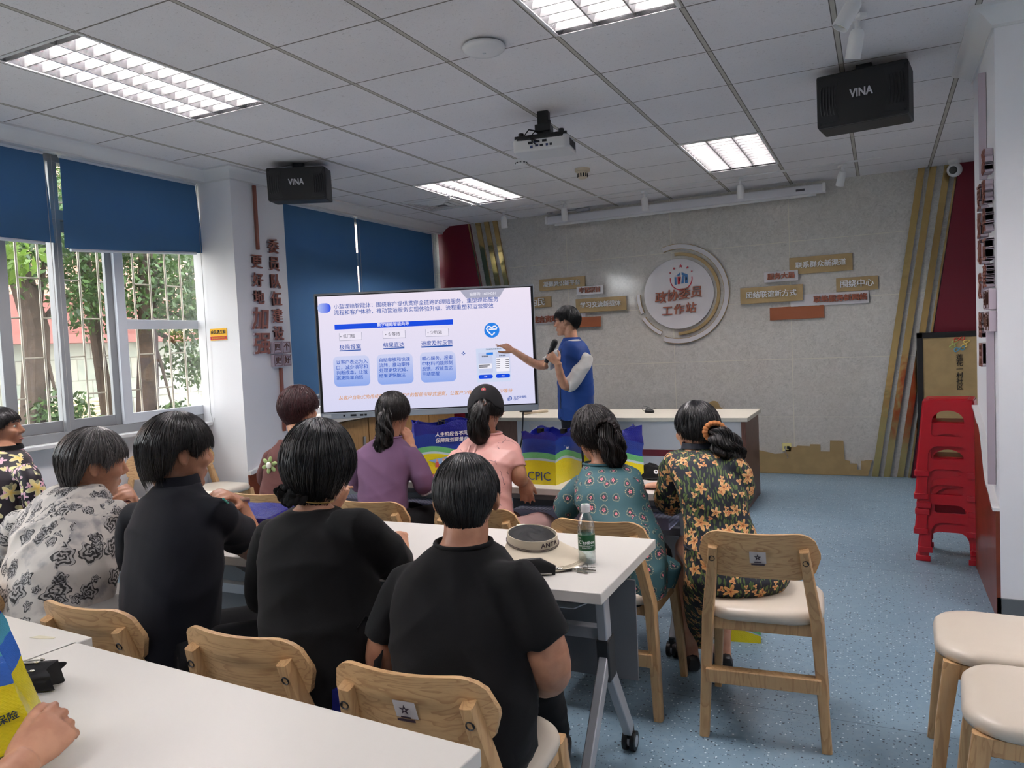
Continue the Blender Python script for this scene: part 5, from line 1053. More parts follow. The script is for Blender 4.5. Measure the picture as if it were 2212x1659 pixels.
PD['white'] = {'torso':[[-2.445,1.58,0.504,0.178,0.15],[-2.53,1.62,0.621,0.196,0.16],[-2.56,1.66,0.751,0.206,0.155],[-2.586,1.7,0.853,0.207,0.145],[-2.6,1.73,0.919,0.185,0.125],[-2.619,1.76,0.973,0.139,0.1],[-2.596,1.79,1.012,0.076,0.068]],'head':[[-2.574,1.82,1.079],-28,-12,4,1.0],'aL':[[-2.878,1.72,0.863,0.056],[-3.18,1.85,0.625,0.046],[-3.227,2.05,0.583,0.03]],'aR':[[-2.429,1.78,0.893,0.058],[-2.668,2.0,0.741,0.046],[-2.688,2.06,0.885,0.029]],'legs':[[[-2.535,1.583,0.56,0.078],[-2.528,1.793,0.555,0.07],[-2.52,2.003,0.52,0.054],[-2.52,2.003,0.3,0.046],[-2.52,2.003,0.085,0.033]],[[-2.355,1.577,0.56,0.078],[-2.348,1.787,0.555,0.07],[-2.34,1.997,0.52,0.054],[-2.34,1.997,0.3,0.046],[-2.34,1.997,0.085,0.033]]]}
PD['window'] = {'torso':[[-4.021,2.33,0.65,0.183,0.13],[-4.025,2.35,0.765,0.184,0.13],[-4.024,2.37,0.88,0.177,0.12],[-4.046,2.39,0.964,0.131,0.1],[-4.078,2.42,1.014,0.062,0.06]],'head':[[-4.187,2.45,1.112],-52,4,0,0.95],'aL':[[-4.411,2.45,0.877,0.05],[-4.687,2.6,0.627,0.042],[-4.603,2.7,0.556,0.028]],'aR':[[-3.786,2.33,0.918,0.05],[-3.84,2.38,0.732,0.042],[-4.399,2.62,0.612,0.028]],'legs':[[[-4.082,2.381,0.56,0.078],[-3.954,2.535,0.555,0.07],[-3.825,2.688,0.52,0.054],[-3.825,2.688,0.3,0.046],[-3.825,2.688,0.085,0.033]],[[-3.96,2.279,0.56,0.078],[-3.831,2.432,0.555,0.07],[-3.703,2.585,0.52,0.054],[-3.703,2.585,0.3,0.046],[-3.703,2.585,0.085,0.033]]]}
PD['brown'] = {'torso':[[-2.855,3.06,0.553,0.138,0.12],[-2.849,3.09,0.683,0.14,0.125],[-2.84,3.13,0.812,0.148,0.12],[-2.833,3.17,0.911,0.151,0.11],[-2.842,3.2,0.964,0.112,0.09],[-2.874,3.25,0.995,0.061,0.062]],'head':[[-2.94,3.33,1.126],-2,-6,0,1.0],'aL':[[-3.021,3.2,0.884,0.05],[-3.099,3.22,0.736,0.042],[-2.929,3.3,0.754,0.028]],'aR':[[-2.705,3.2,0.892,0.05],[-2.546,3.27,0.803,0.042],[-2.748,3.42,0.786,0.03]],'legs':[[[-2.944,3.044,0.56,0.078],[-2.98,3.251,0.555,0.07],[-3.017,3.458,0.52,0.054],[-3.017,3.458,0.3,0.046],[-3.017,3.458,0.085,0.033]],[[-2.766,3.076,0.56,0.078],[-2.803,3.282,0.555,0.07],[-2.839,3.489,0.52,0.054],[-2.839,3.489,0.3,0.046],[-2.839,3.489,0.085,0.033]]]}
PD['purple'] = {'torso':[[-2.205,3.06,0.605,0.111,0.11],[-2.231,3.09,0.7,0.121,0.115],[-2.246,3.13,0.808,0.126,0.11],[-2.259,3.17,0.906,0.139,0.1],[-2.278,3.2,0.956,0.122,0.085],[-2.284,3.24,0.993,0.064,0.058]],'head':[[-2.266,3.27,1.113],14,-6,0,0.92],'aL':[[-2.432,3.2,0.898,0.046],[-2.454,3.2,0.752,0.04],[-2.4,3.35,0.789,0.027]],'aR':[[-2.114,3.2,0.905,0.048],[-2.053,3.2,0.756,0.04],[-2.223,3.36,0.92,0.026]],'legs':[[[-2.295,3.06,0.56,0.078],[-2.295,3.27,0.555,0.07],[-2.295,3.48,0.52,0.054],[-2.295,3.48,0.3,0.046],[-2.295,3.48,0.085,0.033]],[[-2.115,3.06,0.56,0.078],[-2.115,3.27,0.555,0.07],[-2.115,3.48,0.52,0.054],[-2.115,3.48,0.3,0.046],[-2.115,3.48,0.085,0.033]]]}
PD['pink'] = {'torso':[[-1.594,3.0,0.571,0.127,0.11],[-1.635,3.04,0.654,0.134,0.115],[-1.667,3.08,0.751,0.136,0.115],[-1.678,3.12,0.852,0.146,0.115],[-1.67,3.16,0.928,0.161,0.105],[-1.686,3.2,0.979,0.132,0.09],[-1.712,3.24,1.018,0.067,0.06]],'head':[[-1.711,3.24,1.132],20,-6,0,0.93],'aL':[[-1.856,3.18,0.903,0.05],[-1.901,3.2,0.762,0.042],[-1.844,3.36,0.805,0.027]],'aR':[[-1.541,3.18,0.911,0.046],[-1.517,3.17,0.822,0.038],[-1.522,3.22,0.805,0.025]],'legs':[[[-1.684,3.0,0.56,0.078],[-1.684,3.21,0.555,0.07],[-1.684,3.42,0.52,0.054],[-1.684,3.42,0.3,0.046],[-1.684,3.42,0.085,0.033]],[[-1.504,3.0,0.56,0.078],[-1.504,3.21,0.555,0.07],[-1.504,3.42,0.52,0.054],[-1.504,3.42,0.3,0.046],[-1.504,3.42,0.085,0.033]]]}
PD['teal'] = {'torso':[[-0.887,2.9,0.433,0.105,0.13],[-0.888,2.93,0.546,0.109,0.135],[-0.936,2.97,0.655,0.132,0.13],[-1.019,3.02,0.744,0.153,0.12],[-1.044,3.06,0.823,0.151,0.11],[-1.057,3.1,0.879,0.127,0.092],[-1.092,3.13,0.909,0.083,0.058]],'head':[[-1.144,3.18,1.023],42,-10,-6,0.98],'aL':[[-1.19,3.12,0.806,0.052],[-1.27,3.13,0.708,0.044],[-1.193,3.32,0.758,0.028]],'aR':[[-0.944,3.07,0.835,0.048],[-0.963,3.15,0.73,0.042],[-1.094,3.32,0.747,0.028]],'legs':[[[-0.937,2.866,0.56,0.078],[-1.054,3.041,0.555,0.07],[-1.172,3.215,0.52,0.054],[-1.172,3.215,0.3,0.046],[-1.172,3.215,0.085,0.033]],[[-0.837,2.934,0.56,0.078],[-0.955,3.108,0.555,0.07],[-1.072,3.282,0.52,0.054],[-1.072,3.282,0.3,0.046],[-1.072,3.282,0.085,0.033]]]}
PD['floral'] = {'torso':[[-0.544,2.93,0.539,0.139,0.12],[-0.567,2.95,0.63,0.135,0.115],[-0.587,2.98,0.73,0.129,0.105],[-0.607,3.0,0.834,0.136,0.105],[-0.633,3.04,0.918,0.154,0.1],[-0.641,3.07,0.965,0.141,0.088],[-0.674,3.11,0.988,0.066,0.056]],'skirt':[[-0.741,3.3,0.084,0.039,0.05],[-0.705,3.25,0.199,0.076,0.09],[-0.597,3.08,0.368,0.151,0.15],[-0.522,2.98,0.499,0.198,0.17],[-0.527,2.97,0.565,0.189,0.15],[-0.561,2.96,0.628,0.147,0.125],[-0.585,2.98,0.721,0.13,0.108]],'head':[[-0.69,3.15,1.055],44,-6,0,0.95],'aL':[[-0.78,3.07,0.927,0.05],[-0.814,3.18,0.755,0.042],[-0.894,3.38,0.774,0.026]],'aR':[[-0.516,3.03,0.927,0.048],[-0.517,3.1,0.8,0.042],[-0.633,3.25,0.795,0.027]],'legs':[[[-0.607,2.9,0.56,0.078],[-0.688,3.073,0.555,0.07],[-0.768,3.245,0.52,0.054],[-0.768,3.245,0.3,0.046],[-0.768,3.245,0.085,0.033]],[[-0.481,2.96,0.56,0.078],[-0.561,3.132,0.555,0.07],[-0.641,3.304,0.52,0.054],[-0.641,3.304,0.3,0.046],[-0.641,3.304,0.085,0.033]]]}
PD['presenter'] = {'torso':[[-2.337,6.05,0.783,0.153,0.125],[-2.337,6.05,0.882,0.164,0.125],[-2.334,6.05,1.078,0.166,0.125],[-2.335,6.05,1.254,0.166,0.12],[-2.337,6.05,1.364,0.144,0.105],[-2.342,6.05,1.426,0.098,0.085],[-2.353,6.06,1.469,0.059,0.058]],'head':[[-2.397,6.07,1.609],98,-4,4,0.97],'aL':[[-2.184,5.95,1.273,0.052],[-2.321,5.82,1.078,0.042],[-2.353,5.72,1.272,0.028]],'aR':[[-2.477,6.05,1.325,0.05],[-2.596,5.92,1.252,0.04],[-2.783,5.8,1.387,0.026]],'legs':[[[-2.39,6.09,0.88,0.085],[-2.393,6.08,0.68,0.072],[-2.4,6.08,0.47,0.055],[-2.405,6.1000000000000005,0.28,0.05],[-2.42,6.11,0.085,0.038]],[[-2.2399999999999998,6.029999999999999,0.88,0.085],[-2.237,6.02,0.68,0.072],[-2.2399999999999998,6.02,0.47,0.055],[-2.235,6.04,0.28,0.05],[-2.24,6.05,0.085,0.038]]]}
# ------------------------------------------------------------------ cloth patterns
def cloth(name, c, rough=.85, weave=True):
    if name in MATS: return MATS[name]
    n = NT(name); v = n.obj(); f = n.noise(v, 3, 3); cc = lin(c); n.base(n.mix(n.step(f, .3, .7), cc, tuple(x*.86 for x in cc[:3])+(1,))); n.set(Roughness=rough)
    n.p.inputs['Sheen Weight'].default_value = .03; n.put(n.p.inputs['Specular IOR Level'], .25); n.bump(n.noise(v, 420, 2), .18, .001); MATS[name] = n.m; return n.m
def flower(n, uvs, sc, rnd, size, petals, keep=1.0, depth=.4, off=(0, 0, 0), hole=.0):
    """mask, colour seed and radius of flowers scattered over the cloth"""
    v = n.vmath('ADD', uvs, off); k = n.n('TexVoronoi', {'voronoi_dimensions': '2D'}, Vector=v, Scale=sc, Randomness=rnd)
    d = n.vmath('SUBTRACT', v, k.outputs['Position']); sp = n.n('SeparateXYZ', Vector=d); r = n.n('VectorMath', {'operation': 'LENGTH'}, i0=d).outputs['Value']
    an = n.math('ARCTAN2', sp.outputs[1], sp.outputs[0]); cs = n.n('SeparateColor', Color=k.outputs['Color'])
    pet = n.math('COSINE', n.math('ADD', n.math('MULTIPLY', an, float(petals)), n.math('MULTIPLY', cs.outputs[0], 6.28)))
    R_ = n.math('MULTIPLY', n.math('MULTIPLY', n.math('ADD', n.math('MULTIPLY', pet, depth/2), 1-depth/2), size), n.math('ADD', .7, n.math('MULTIPLY', cs.outputs[1], .5)))
    q = n.math('DIVIDE', r, R_); m = n.math('MULTIPLY', n.math('LESS_THAN', q, 1.), n.math('LESS_THAN', cs.outputs[2], keep)); return m, q, cs.outputs[0], sp, r, an
def m_whiterose():
    n = NT('white_cloth_black_roses'); u = n.n('TexCoord').outputs['UV']; w = n.noise(u, 60, 3, .6); uw = n.vmath('ADD', u, n.vmath('MULTIPLY', n.n('TexNoise', Vector=u, Scale=45., Detail=2.).outputs[1], (.02, .02, 0)))
    c = n.mix(n.step(n.noise(u, 14, 4), .52, .70), lin((.79, .77, .74)), lin((.60, .59, .59)))
    for sc, size, off, kp in ((10.5, .036, (0, 0, 0), .95), (16, .021, (.43, .21, 0), .75)):
        m, q, s, sp, r, an = flower(n, uw, sc, .75, size, 5, kp, .3, off)
        ring = n.math('SINE', n.math('ADD', n.math('MULTIPLY', q, 15.), n.math('MULTIPLY', an, 2.))); dk = n.math('MULTIPLY', m, n.step(n.math('ADD', ring, n.math('MULTIPLY', n.math('SUBTRACT', w, .5), 4.)), -.25, .35))
        c = n.mix(n.math('MULTIPLY', m, .5), c, lin((.55, .55, .56))); c = n.mix(n.math('MULTIPLY', dk, .94), c, lin((.07, .07, .08)))
    n.base(c); n.set(Roughness=.75); return n.m
def m_teal():
    n = NT('teal_cloth_pink_flowers'); u = n.n('TexCoord').outputs['UV']; c = n.mix(n.noise(u, 8, 3), lin((.15, .31, .34)), lin((.20, .37, .40)))
    m, q, s, sp, r, an = flower(n, u, 19, .55, .019, 3, 1., .15)
    ring = n.math('MULTIPLY', n.math('GREATER_THAN', q, .78), m); dots = n.math('MULTIPLY', ring, n.math('GREATER_THAN', n.math('SINE', n.math('MULTIPLY', an, 18.)), 0.))
    c = n.mix(n.math('MULTIPLY', m, n.math('LESS_THAN', q, .70)), c, lin((.10, .20, .23))); c = n.mix(dots, c, lin((.62, .58, .45)))
    m2, q2, *_ = flower(n, u, 19, .55, .0078, 5, 1., .5); c = n.mix(m2, c, lin((.86, .48, .52))); c = n.mix(n.math('MULTIPLY', m2, n.math('LESS_THAN', q2, .35)), c, lin((.25, .12, .15)))
    n.base(c); n.set(Roughness=.7); return n.m
def m_orange():
    n = NT('navy_cloth_orange_flowers'); u = n.n('TexCoord').outputs['UV']; c = n.mix(n.noise(u, 6, 3), lin((.055, .08, .135)), lin((.07, .095, .155)))
    uw = n.vmath('ADD', u, n.vmath('MULTIPLY', n.n('TexNoise', Vector=u, Scale=9., Detail=2.).outputs[1], (.05, .05, 0)))
    for i, (sx, sy) in enumerate(((92, 24), (74, 20), (82, 22))):
        k = n.n('Mapping', Vector=uw, Scale=(sx, sy, 1), Rotation=(0, 0, .5-.5*i)); b = n.n('TexVoronoi', {'voronoi_dimensions': '2D'}, Vector=k.outputs[0], Scale=1., Randomness=1.)
        lf = n.math('MULTIPLY', n.math('LESS_THAN', b.outputs[0], .225), n.math('LESS_THAN', n.n('SeparateColor', Color=b.outputs['Color']).outputs[0], .62)); c = n.mix(lf, c, n.mix(n.n('SeparateColor', Color=b.outputs['Color']).outputs[1], lin((.22, .33, .16)), lin((.40, .46, .24))))
    for sc, size, pt, off, kp, col in ((27, .012, 3, (.3, .7, 0), .75, (.80, .54, .36)), (13, .027, 5, (0, 0, 0), .9, (.84, .64, .40))):
        m, q, s, *_ = flower(n, u, sc, .8, size, pt, kp, .62, off); c = n.mix(m, c, n.mix(n.step(q, .1, .9), lin((.72, .45, .25)), n.mix(s, lin(col), lin((.90, .72, .50)))))
        c = n.mix(n.math('MULTIPLY', m, n.math('LESS_THAN', q, .16)), c, lin((.35, .18, .08)))
    n.base(c); n.set(Roughness=.7); return n.m
def m_black_yellow():
    n = NT('black_cloth_yellow_pink_flowers'); u = n.n('TexCoord').outputs['UV']; c = n.mix(n.noise(u, 5, 3), lin((.085, .05, .085)), lin((.12, .075, .12)))
    for sc, size, pt, off, kp, a, b in ((17, .026, 4, (.2, .5, 0), .7, (.92, .62, .70), (.85, .72, .76)), (9, .05, 5, (0, 0, 0), .85, (.93, .78, .35), (.88, .85, .66)), (13, .02, 3, (.7, .1, 0), .6, (.45, .46, .30), (.62, .62, .5))):
        m, q, s, *_ = flower(n, u, sc, .8, size, pt, kp, .65, off); c = n.mix(m, c, n.mix(q, lin(a), lin(b)))
    n.base(c); n.set(Roughness=.6); return n.m
def m_pinkblouse():
    n = NT('pink_blouse_line_flowers'); u = n.n('TexCoord').outputs['UV']; c = n.mix(n.noise(u, 5, 3), lin((.79, .57, .54)), lin((.85, .64, .60)))
    uw = n.vmath('ADD', u, n.vmath('MULTIPLY', n.n('TexNoise', Vector=u, Scale=18., Detail=2.).outputs[1], (.05, .05, 0)))
    k = n.n('TexVoronoi', {'voronoi_dimensions': '2D', 'feature': 'DISTANCE_TO_EDGE'}, Vector=uw, Scale=8.5); k2 = n.n('TexVoronoi', {'voronoi_dimensions': '2D'}, Vector=uw, Scale=8.5); ln = n.math('MULTIPLY', n.math('LESS_THAN', k.outputs[0], .016), n.math('GREATER_THAN', n.noise(u, 7, 2), .53))
    c = n.mix(n.math('MULTIPLY', ln, .7), c, lin((.38, .27, .30))); n.base(c); n.set(Roughness=.42)
    return n.m
# ------------------------------------------------------------------ extras worn by people
def ringpts(c, x, y, rx, ry, n=28): return [Vector(c)+x*rx*math.cos(2*PI*i/n)+y*ry*math.sin(2*PI*i/n) for i in range(n)]
def collar(S, t, A, grp, mat=None, r=.007, lift=.0, grow=1.04, name='collar', i=-1, h=0):
    c = S['torso'][i]; m = MB(); P = ringpts((c[0], c[1], c[2]+lift), S['_rt'], S['_fw'], c[3]*grow, c[4]*grow)
    if h: m.rings([[p*1 for p in P], [p+Vector((0, 0, h))-(p-Vector(c[:3])).normalized()*.006 for p in P], [p+Vector((0, 0, h))-(p-Vector(c[:3])).normalized()*.011 for p in P], [p-(p-Vector(c[:3])).normalized()*.006 for p in P]], closed=True)
    else: m.tube(P, r, 8, closed=True)
    o = m.build(name, mat or S['top'], t, smooth=60); grp.append(o)
def bangle(S, t, grp, key, f, r, tr, mat, name, beads=0):
    p = S[key]['p']; a = Vector(p[-2][:3]); b = Vector(p[-1][:3]); c = a.lerp(b, f); x, y, d = frame(b-a); m = MB()
    if beads:
        for q in ringpts(c, x, y, r, r, beads): m.ball(q, tr, 8)
    else: m.tube([q for q in ringpts(c, x, y, r, r, 24)], tr if isinstance(tr, tuple) is False else [tr]*24, 8, closed=True, up=d)
    o = m.build(name, mat, t); grp.append(o); return c, x, y, d, o
TEXTILE_N = cloth('navy_jersey', (.038, .050, .088)); BLK = cloth('black_jersey', (.022, .024, .034)); BLK2 = cloth('black_blouse_cloth', (.017, .019, .027))
PURP = cloth('mauve_cloth', (.42, .31, .42)); BRN = cloth('brown_cloth', (.36, .225, .215)); TRS = cloth('dark_trousers', (.025, .028, .045)); JEANS = cloth('blue_jeans', (.36, .46, .56)); VEST = cloth('blue_vest_cloth', (.10, .255, .53), .6); SHIRTW = cloth('white_shirt_cloth', (.84, .83, .81), .8)
def ex_man(S, t, A, grp): collar(S, t, A, grp, r=.0055, lift=.0, grow=1.0)
def ex_blackl(S, t, A, grp):
    c = S['torso'][-1]; m = MB(); m.tube([Vector(q)+Vector((0, 0, -.012*math.cos(2*PI*i/30))) for i, q in enumerate(ringpts((c[0], c[1]+.004, c[2]+.028), S['_rt'], S['_fw'], .0545, .0545, 30))], .0022, 6, closed=True); grp.append(m.build('necklace', M('gold_chain', (.75, .62, .38), .3, .9), t))
    m = MB(); rg = np.random.default_rng(4)
    for k in range(14):
        q = A @ Vector((-.085+.012*k*.85+.0*k, -.098+.0022*(k-5)**2*.55, -.075-.020*math.sin(k*.25)-.004*(k % 2)))
        for j in range(4):
            a = rg.random()*6.28; m.ball(q+Vector((.009*math.cos(a), .006*math.sin(a*2), .010*math.sin(a))), (.017, .006, .012), 8, rot=Euler((a, a*1.7, a*.6)).to_matrix())
    grp.append(m.build('hair_ruffle', cloth('black_velvet', (.03, .03, .035)), t))
def ex_navy(S, t, A, grp):
    collar(S, t, A, grp, lift=-.006, grow=1.06, h=.030)
    c, x, y, d, o = bangle(S, t, grp, 'armR', .93, .0335, .0075, M('watch_steel', (.62, .50, .44), .3, .8), 'wristwatch')
    m = MB(); q = (Vector((0, 0, 0))-c); n = (Vector((.5, -.85, .3))-d*Vector((.5, -.85, .3)).dot(d)).normalized(); m.cyl(c+n*.031, c+n*.043, .017, 20, 0); m.cyl(c+n*.043, c+n*.0435, .014, 20, 1); m.build('watch_case', [M('watch_steel', (.6, .5, .4)), M('watch_face', (.85, .84, .8), .3)], o)
    p = interp(S['armR']['p'], 8)[:6]; m = MB(); m.tube([Vector(k[:3])+Vector((.035, .0, .052)) for k in p], .003, 6); grp.append(m.build('sleeve_piping', M('mint_piping', (.35, .72, .66), .6), t))
    h = S['torso'][1]; m = MB(); b = Vector(h[:3])+S['_rt']*(h[3]*.98)+S['_fw']*.03; m.box(b, (.012, .03, .05), 0); m.box(b+Vector((.012, .01, -.04)), (.012, .03, .04), 1); grp.append(m.build('hem_tag', [M('mint_piping', (.3, .7, .6)), M('coral_tag', (.85, .38, .28), .6)], t, bev=.004))
def ex_white(S, t, A, grp): bangle(S, t, grp, 'armR', .95, .034, .0052, M('garnet_bead', (.24, .035, .055), .15), 'bead_bracelet', 20)
def ex_window(S, t, A, grp): collar(S, t, A, grp, mat=cloth('black_rib', (.03, .035, .045)), lift=.0, grow=1.12, h=.022)
def ex_brown(S, t, A, grp):
    tr = S['torso']; rt, fw = S['_rt'], S['_fw']; c = Vector(tr[2][:3])*.45+Vector(tr[3][:3])*.55-fw*.122-rt*.072; m = MB()
    for k in range(6): a = 2*PI*k/6+.3; q = c+rt*.030*math.cos(a)+Vector((0, 0, .030*math.sin(a))); m.ball(q, (.018, .006, .011), 12, rot=Matrix((rt*math.cos(a)+Z*math.sin(a), fw, -rt*math.sin(a)+Z*math.cos(a))).transposed())
    f = m.build('flower_patch', M('sage_felt', (.60, .68, .45), .8), t); grp.append(f); m = MB(); m.ball(c-fw*.008, (.016, .010, .018), 14); m.build('flower_centre', M('white_felt', (.88, .87, .82), .6), f)
    m = MB(); c5 = tr[-1]; P = []
    for i in range(13):
        a = PI*i/12; P.append(Vector(c5[:3])-fw*(.055+.03*math.sin(a))+rt*(-.085*math.cos(a))+Vector((0, 0, -.02-.055*math.sin(a))))
    m.tube(P, [.012]+[.022]*11+[.012], 12); m.tube([Vector(q)+Vector((0, 0, .0)) for q in ringpts((c5[0], c5[1], c5[2]), rt, fw, c5[3]*1.05, c5[4]*1.05)], .011, 8, closed=True); grp.append(m.build('hood', BRN, t, smooth=80))
def ex_purple(S, t, A, grp):
    p0 = A @ Vector((0, -.108, -.02)); k = [p0+Vector(q) for q in ((0, .02, .03), (0, -.010, .0), (-.002, -.022, -.05), (.002, -.028, -.10), (-.012, -.035, -.15), (.006, -.03, -.20), (-.005, -.02, -.235))]
    grp.append(tail('ponytail', k, [.025, .030, .037, .040, .041, .036, .012], HAIR['dark'], t, 5, 420, .005, 4)); collar(S, t, A, grp, r=.006)
    m = MB(); m.tube(ringpts(p0+Vector((0, -.008, 0)), X, Z, .027, .024, 20), .006, 8, closed=True); grp.append(m.build('hair_band', cloth('black_rib', (.03, .035, .045)), t))
    b = S['torso'][1]; m = MB(); m.ball(Vector(b[:3])+S['_rt']*b[3]*.62-S['_fw']*b[4]*.86, (.009, .004, .010), 10); grp.append(m.build('button', M('plum_button', (.22, .12, .22), .3), t))
    p = S['armR']['p']; e = Vector(p[1][:3]); m = MB(); m.tube([e+Vector((.0, .01, .0)), e+Vector((.012, .02, -.03))], [.046, .050], 16, flat=.9); grp.append(m.build('lace_cuff', M('pale_lace', (.70, .68, .70), .8), t))
CAPM = cloth('charcoal_cap_cloth', (.10, .10, .11))
def ex_pink(S, t, A, grp):
    spec = dict(edge=[(0, .052), (22, .042), (40, .012), (60, .0), (110, .02), (180, .042)], th=.017, vol=.010, taper=.2); f = hairshell(spec, 1, RNG); nph, nt = 72, 20; PH, T = np.meshgrid(np.linspace(0, 2*PI, nph, endpoint=False), np.linspace(.001, 1, nt), indexing='ij'); seam = -.0012*np.exp(-((PH % (PI/3)-PI/6)/.03)**2)
    o = f(PH, T, seam); i = f(PH, T, seam-.004); V = np.concatenate([o.reshape(-1, 3), i.reshape(-1, 3)]); n = nph*nt; F = []
    for a in range(nph):
        b = (a+1) % nph
        for j in range(nt-1): F += [(a*nt+j, b*nt+j, b*nt+j+1, a*nt+j+1), (n+a*nt+j, n+a*nt+j+1, n+b*nt+j+1, n+b*nt+j)]
        F += [(a*nt+nt-1, b*nt+nt-1, n+b*nt+nt-1, n+a*nt+nt-1)]
    cap = strands('cap', V, F, [], A, CAPM, t); grp.append(cap)
    m = MB(); m.x = A; m.ball((0, -.01, .118), (.011, .011, .005), 12); m.build('cap_button', M('coral_pink', (.85, .38, .40), .6), cap)
    m = MB(); m.x = A; rg = []
    for k in range(13): a = R(-62+124*k/12); rg.append([(.096*math.sin(a), .085+.02*math.cos(a)-.02, .038-.012*abs(math.sin(a))), (.085*math.sin(a), .085+.085*math.cos(a), .025-.02*abs(math.sin(a))), (.085*math.sin(a), .085+.085*math.cos(a), .021-.02*abs(math.sin(a))), (.096*math.sin(a), .085+.02*math.cos(a)-.02, .034-.012*abs(math.sin(a)))])
    m.rings(rg); m.build('cap_brim', CAPM, cap)
    q = f(np.array([0.04]), np.array([.62]), np.array([.002]))[0]; m = MB(); m.x = A @ Matrix.Translation(tuple(q)); m.ball((-.004, 0, 0), (.008, .003, .009), 12, 0); m.ball((.004, 0, 0), (.008, .003, .009), 12, 0); m.ball((0, -.001, .010), (.004, .002, .003), 8, 1); m.ball((0, -.003, -.001), (.003, .002, .003), 8, 2); m.build('cap_badge', [M('coral_pink', (.85, .38, .4)), M('badge_green', (.35, .5, .3), .6), M('badge_white', (.9, .85, .85), .5)], cap)
    m = MB(); m.x = A; m.tube([(.060*math.sin(a), -.012-.108*math.cos(a), -.002) for a in np.linspace(-.62, .62, 12)], [(.002, .009)]*12, 8, up=(0, 0, 1)); m.build('cap_strap', CAPM, cap)
    p0 = A @ Vector((0, -.112, .0)); grp.append(tail('ponytail', [p0+Vector(q) for q in ((0, .03, .03), (0, -.005, .02), (-.004, -.030, -.02), (-.012, -.032, -.07), (-.014, -.022, -.125), (-.012, -.012, -.165))], [.018, .026, .038, .046, .044, .012], HAIR['dark'], t, 9, 420, .004, 2))
    m = MB(); rg = np.random.default_rng(2)
    for k in range(7): a = rg.random()*6.28; q = p0+Vector((.020*math.cos(a), -.018, .016+.012*math.sin(a))); m.tube(ringpts(q, Vector((math.cos(a), 0, math.sin(a))), Vector((0, 1, .3)), .012, .010, 12), .0045, 6, closed=True)
    grp.append(m.build('scrunchie', M('bronze_scrunchie', (.32, .20, .14), .35), t)); collar(S, t, A, grp, r=.006)
    for k, dx in enumerate((-.075, -.045, .015, .05)):
        c = S['torso'][5]; d = S['torso'][3]; m = MB(); a = Vector(c[:3])+S['_rt']*dx-S['_fw']*(c[4]*1.0); b = Vector(d[:3])+S['_rt']*dx*1.1-S['_fw']*(d[4]*1.035); m.tube([a, a.lerp(b, .4)-S['_fw']*.008, b], [(.005, .002), (.006, .003), (.004, .002)], 8, up=S['_fw']); grp.append(m.build('pleat', S['top'], t, smooth=60))
def ex_teal(S, t, A, grp):
    p0 = A @ Vector((.018, -.125, .010)); m = MB()
    for k in range(11):
        a = R(200-22*k); q = p0+Vector((.044*math.cos(a), -.036, .004+.040*math.sin(a))); m.tube([q-Vector((.016*math.cos(a), -.02, .016*math.sin(a))), q+Vector((0, -.012, 0)), q+Vector((.006*math.cos(a), .014, .006*math.sin(a)))], [.005, .0065, .004], 8)
    m.tube(ringpts(p0, X, Z, .020, .018, 18), .006, 8, closed=True); grp.append(m.build('hair_claw', M('dark_claw_clip', (.11, .08, .075), .25), t))
    grp.append(tail('ponytail', [p0+Vector(q) for q in ((-.01, .03, .03), (0, -.004, .0), (.014, -.014, -.05), (.022, -.010, -.10), (.024, -.0, -.14), (.018, .012, -.165))], [.03, .042, .050, .048, .036, .012], HAIR['curly'], t, 13, 460, .005, 3)); collar(S, t, A, grp, r=.006)
    c = S['torso'][1]; m = MB(); m.tube([Vector(c[:3])+S['_rt']*.07, Vector(c[:3])+S['_rt']*.115+Vector((0, 0, -.03)), Vector(c[:3])+S['_rt']*.10+Vector((0, 0, -.10))], [.05, .06, .04], 14); grp.append(clothmesh(m, 'shirt_tail', S['top'], t, .011, 3, .004, 30, S['torso'][3][:3], S['_fw']))
def ex_floral(S, t, A, grp):
    p0 = A @ Vector((.012, -.112, -.012)); m = MB()
    for k in range(16):
        a = 2*PI*k/16; q = p0+Vector((.008+.036*math.cos(a), -.022+.012*math.cos(a), .004+.034*math.sin(a))); m.ball(q, (.012, .012, .011), 8)
    grp.append(m.build('scrunchie', M('tan_scrunchie', (.72, .46, .26), .8, bump=(120, .5, .002)), t))
    grp.append(tail('ponytail', [p0+Vector(q) for q in ((-.02, .03, .02), (.0, .0, .0), (.030, -.03, -.02), (.055, -.028, -.06), (.068, -.02, -.105), (.06, -.01, -.145))], [.022, .022, .042, .055, .050, .018], HAIR['dark'], t, 17, 560, .007, 4)); collar(S, t, A, grp, r=.008, grow=1.1, h=.022)
    m = MB(); w = S['torso'][1]; m.tube(ringpts((w[0], w[1], w[2]+.005), S['_rt'], S['_fw'], w[3]*1.02, w[4]*1.02, 32), .006, 8, closed=True); grp.append(m.build('waist_seam', S['top'], t))
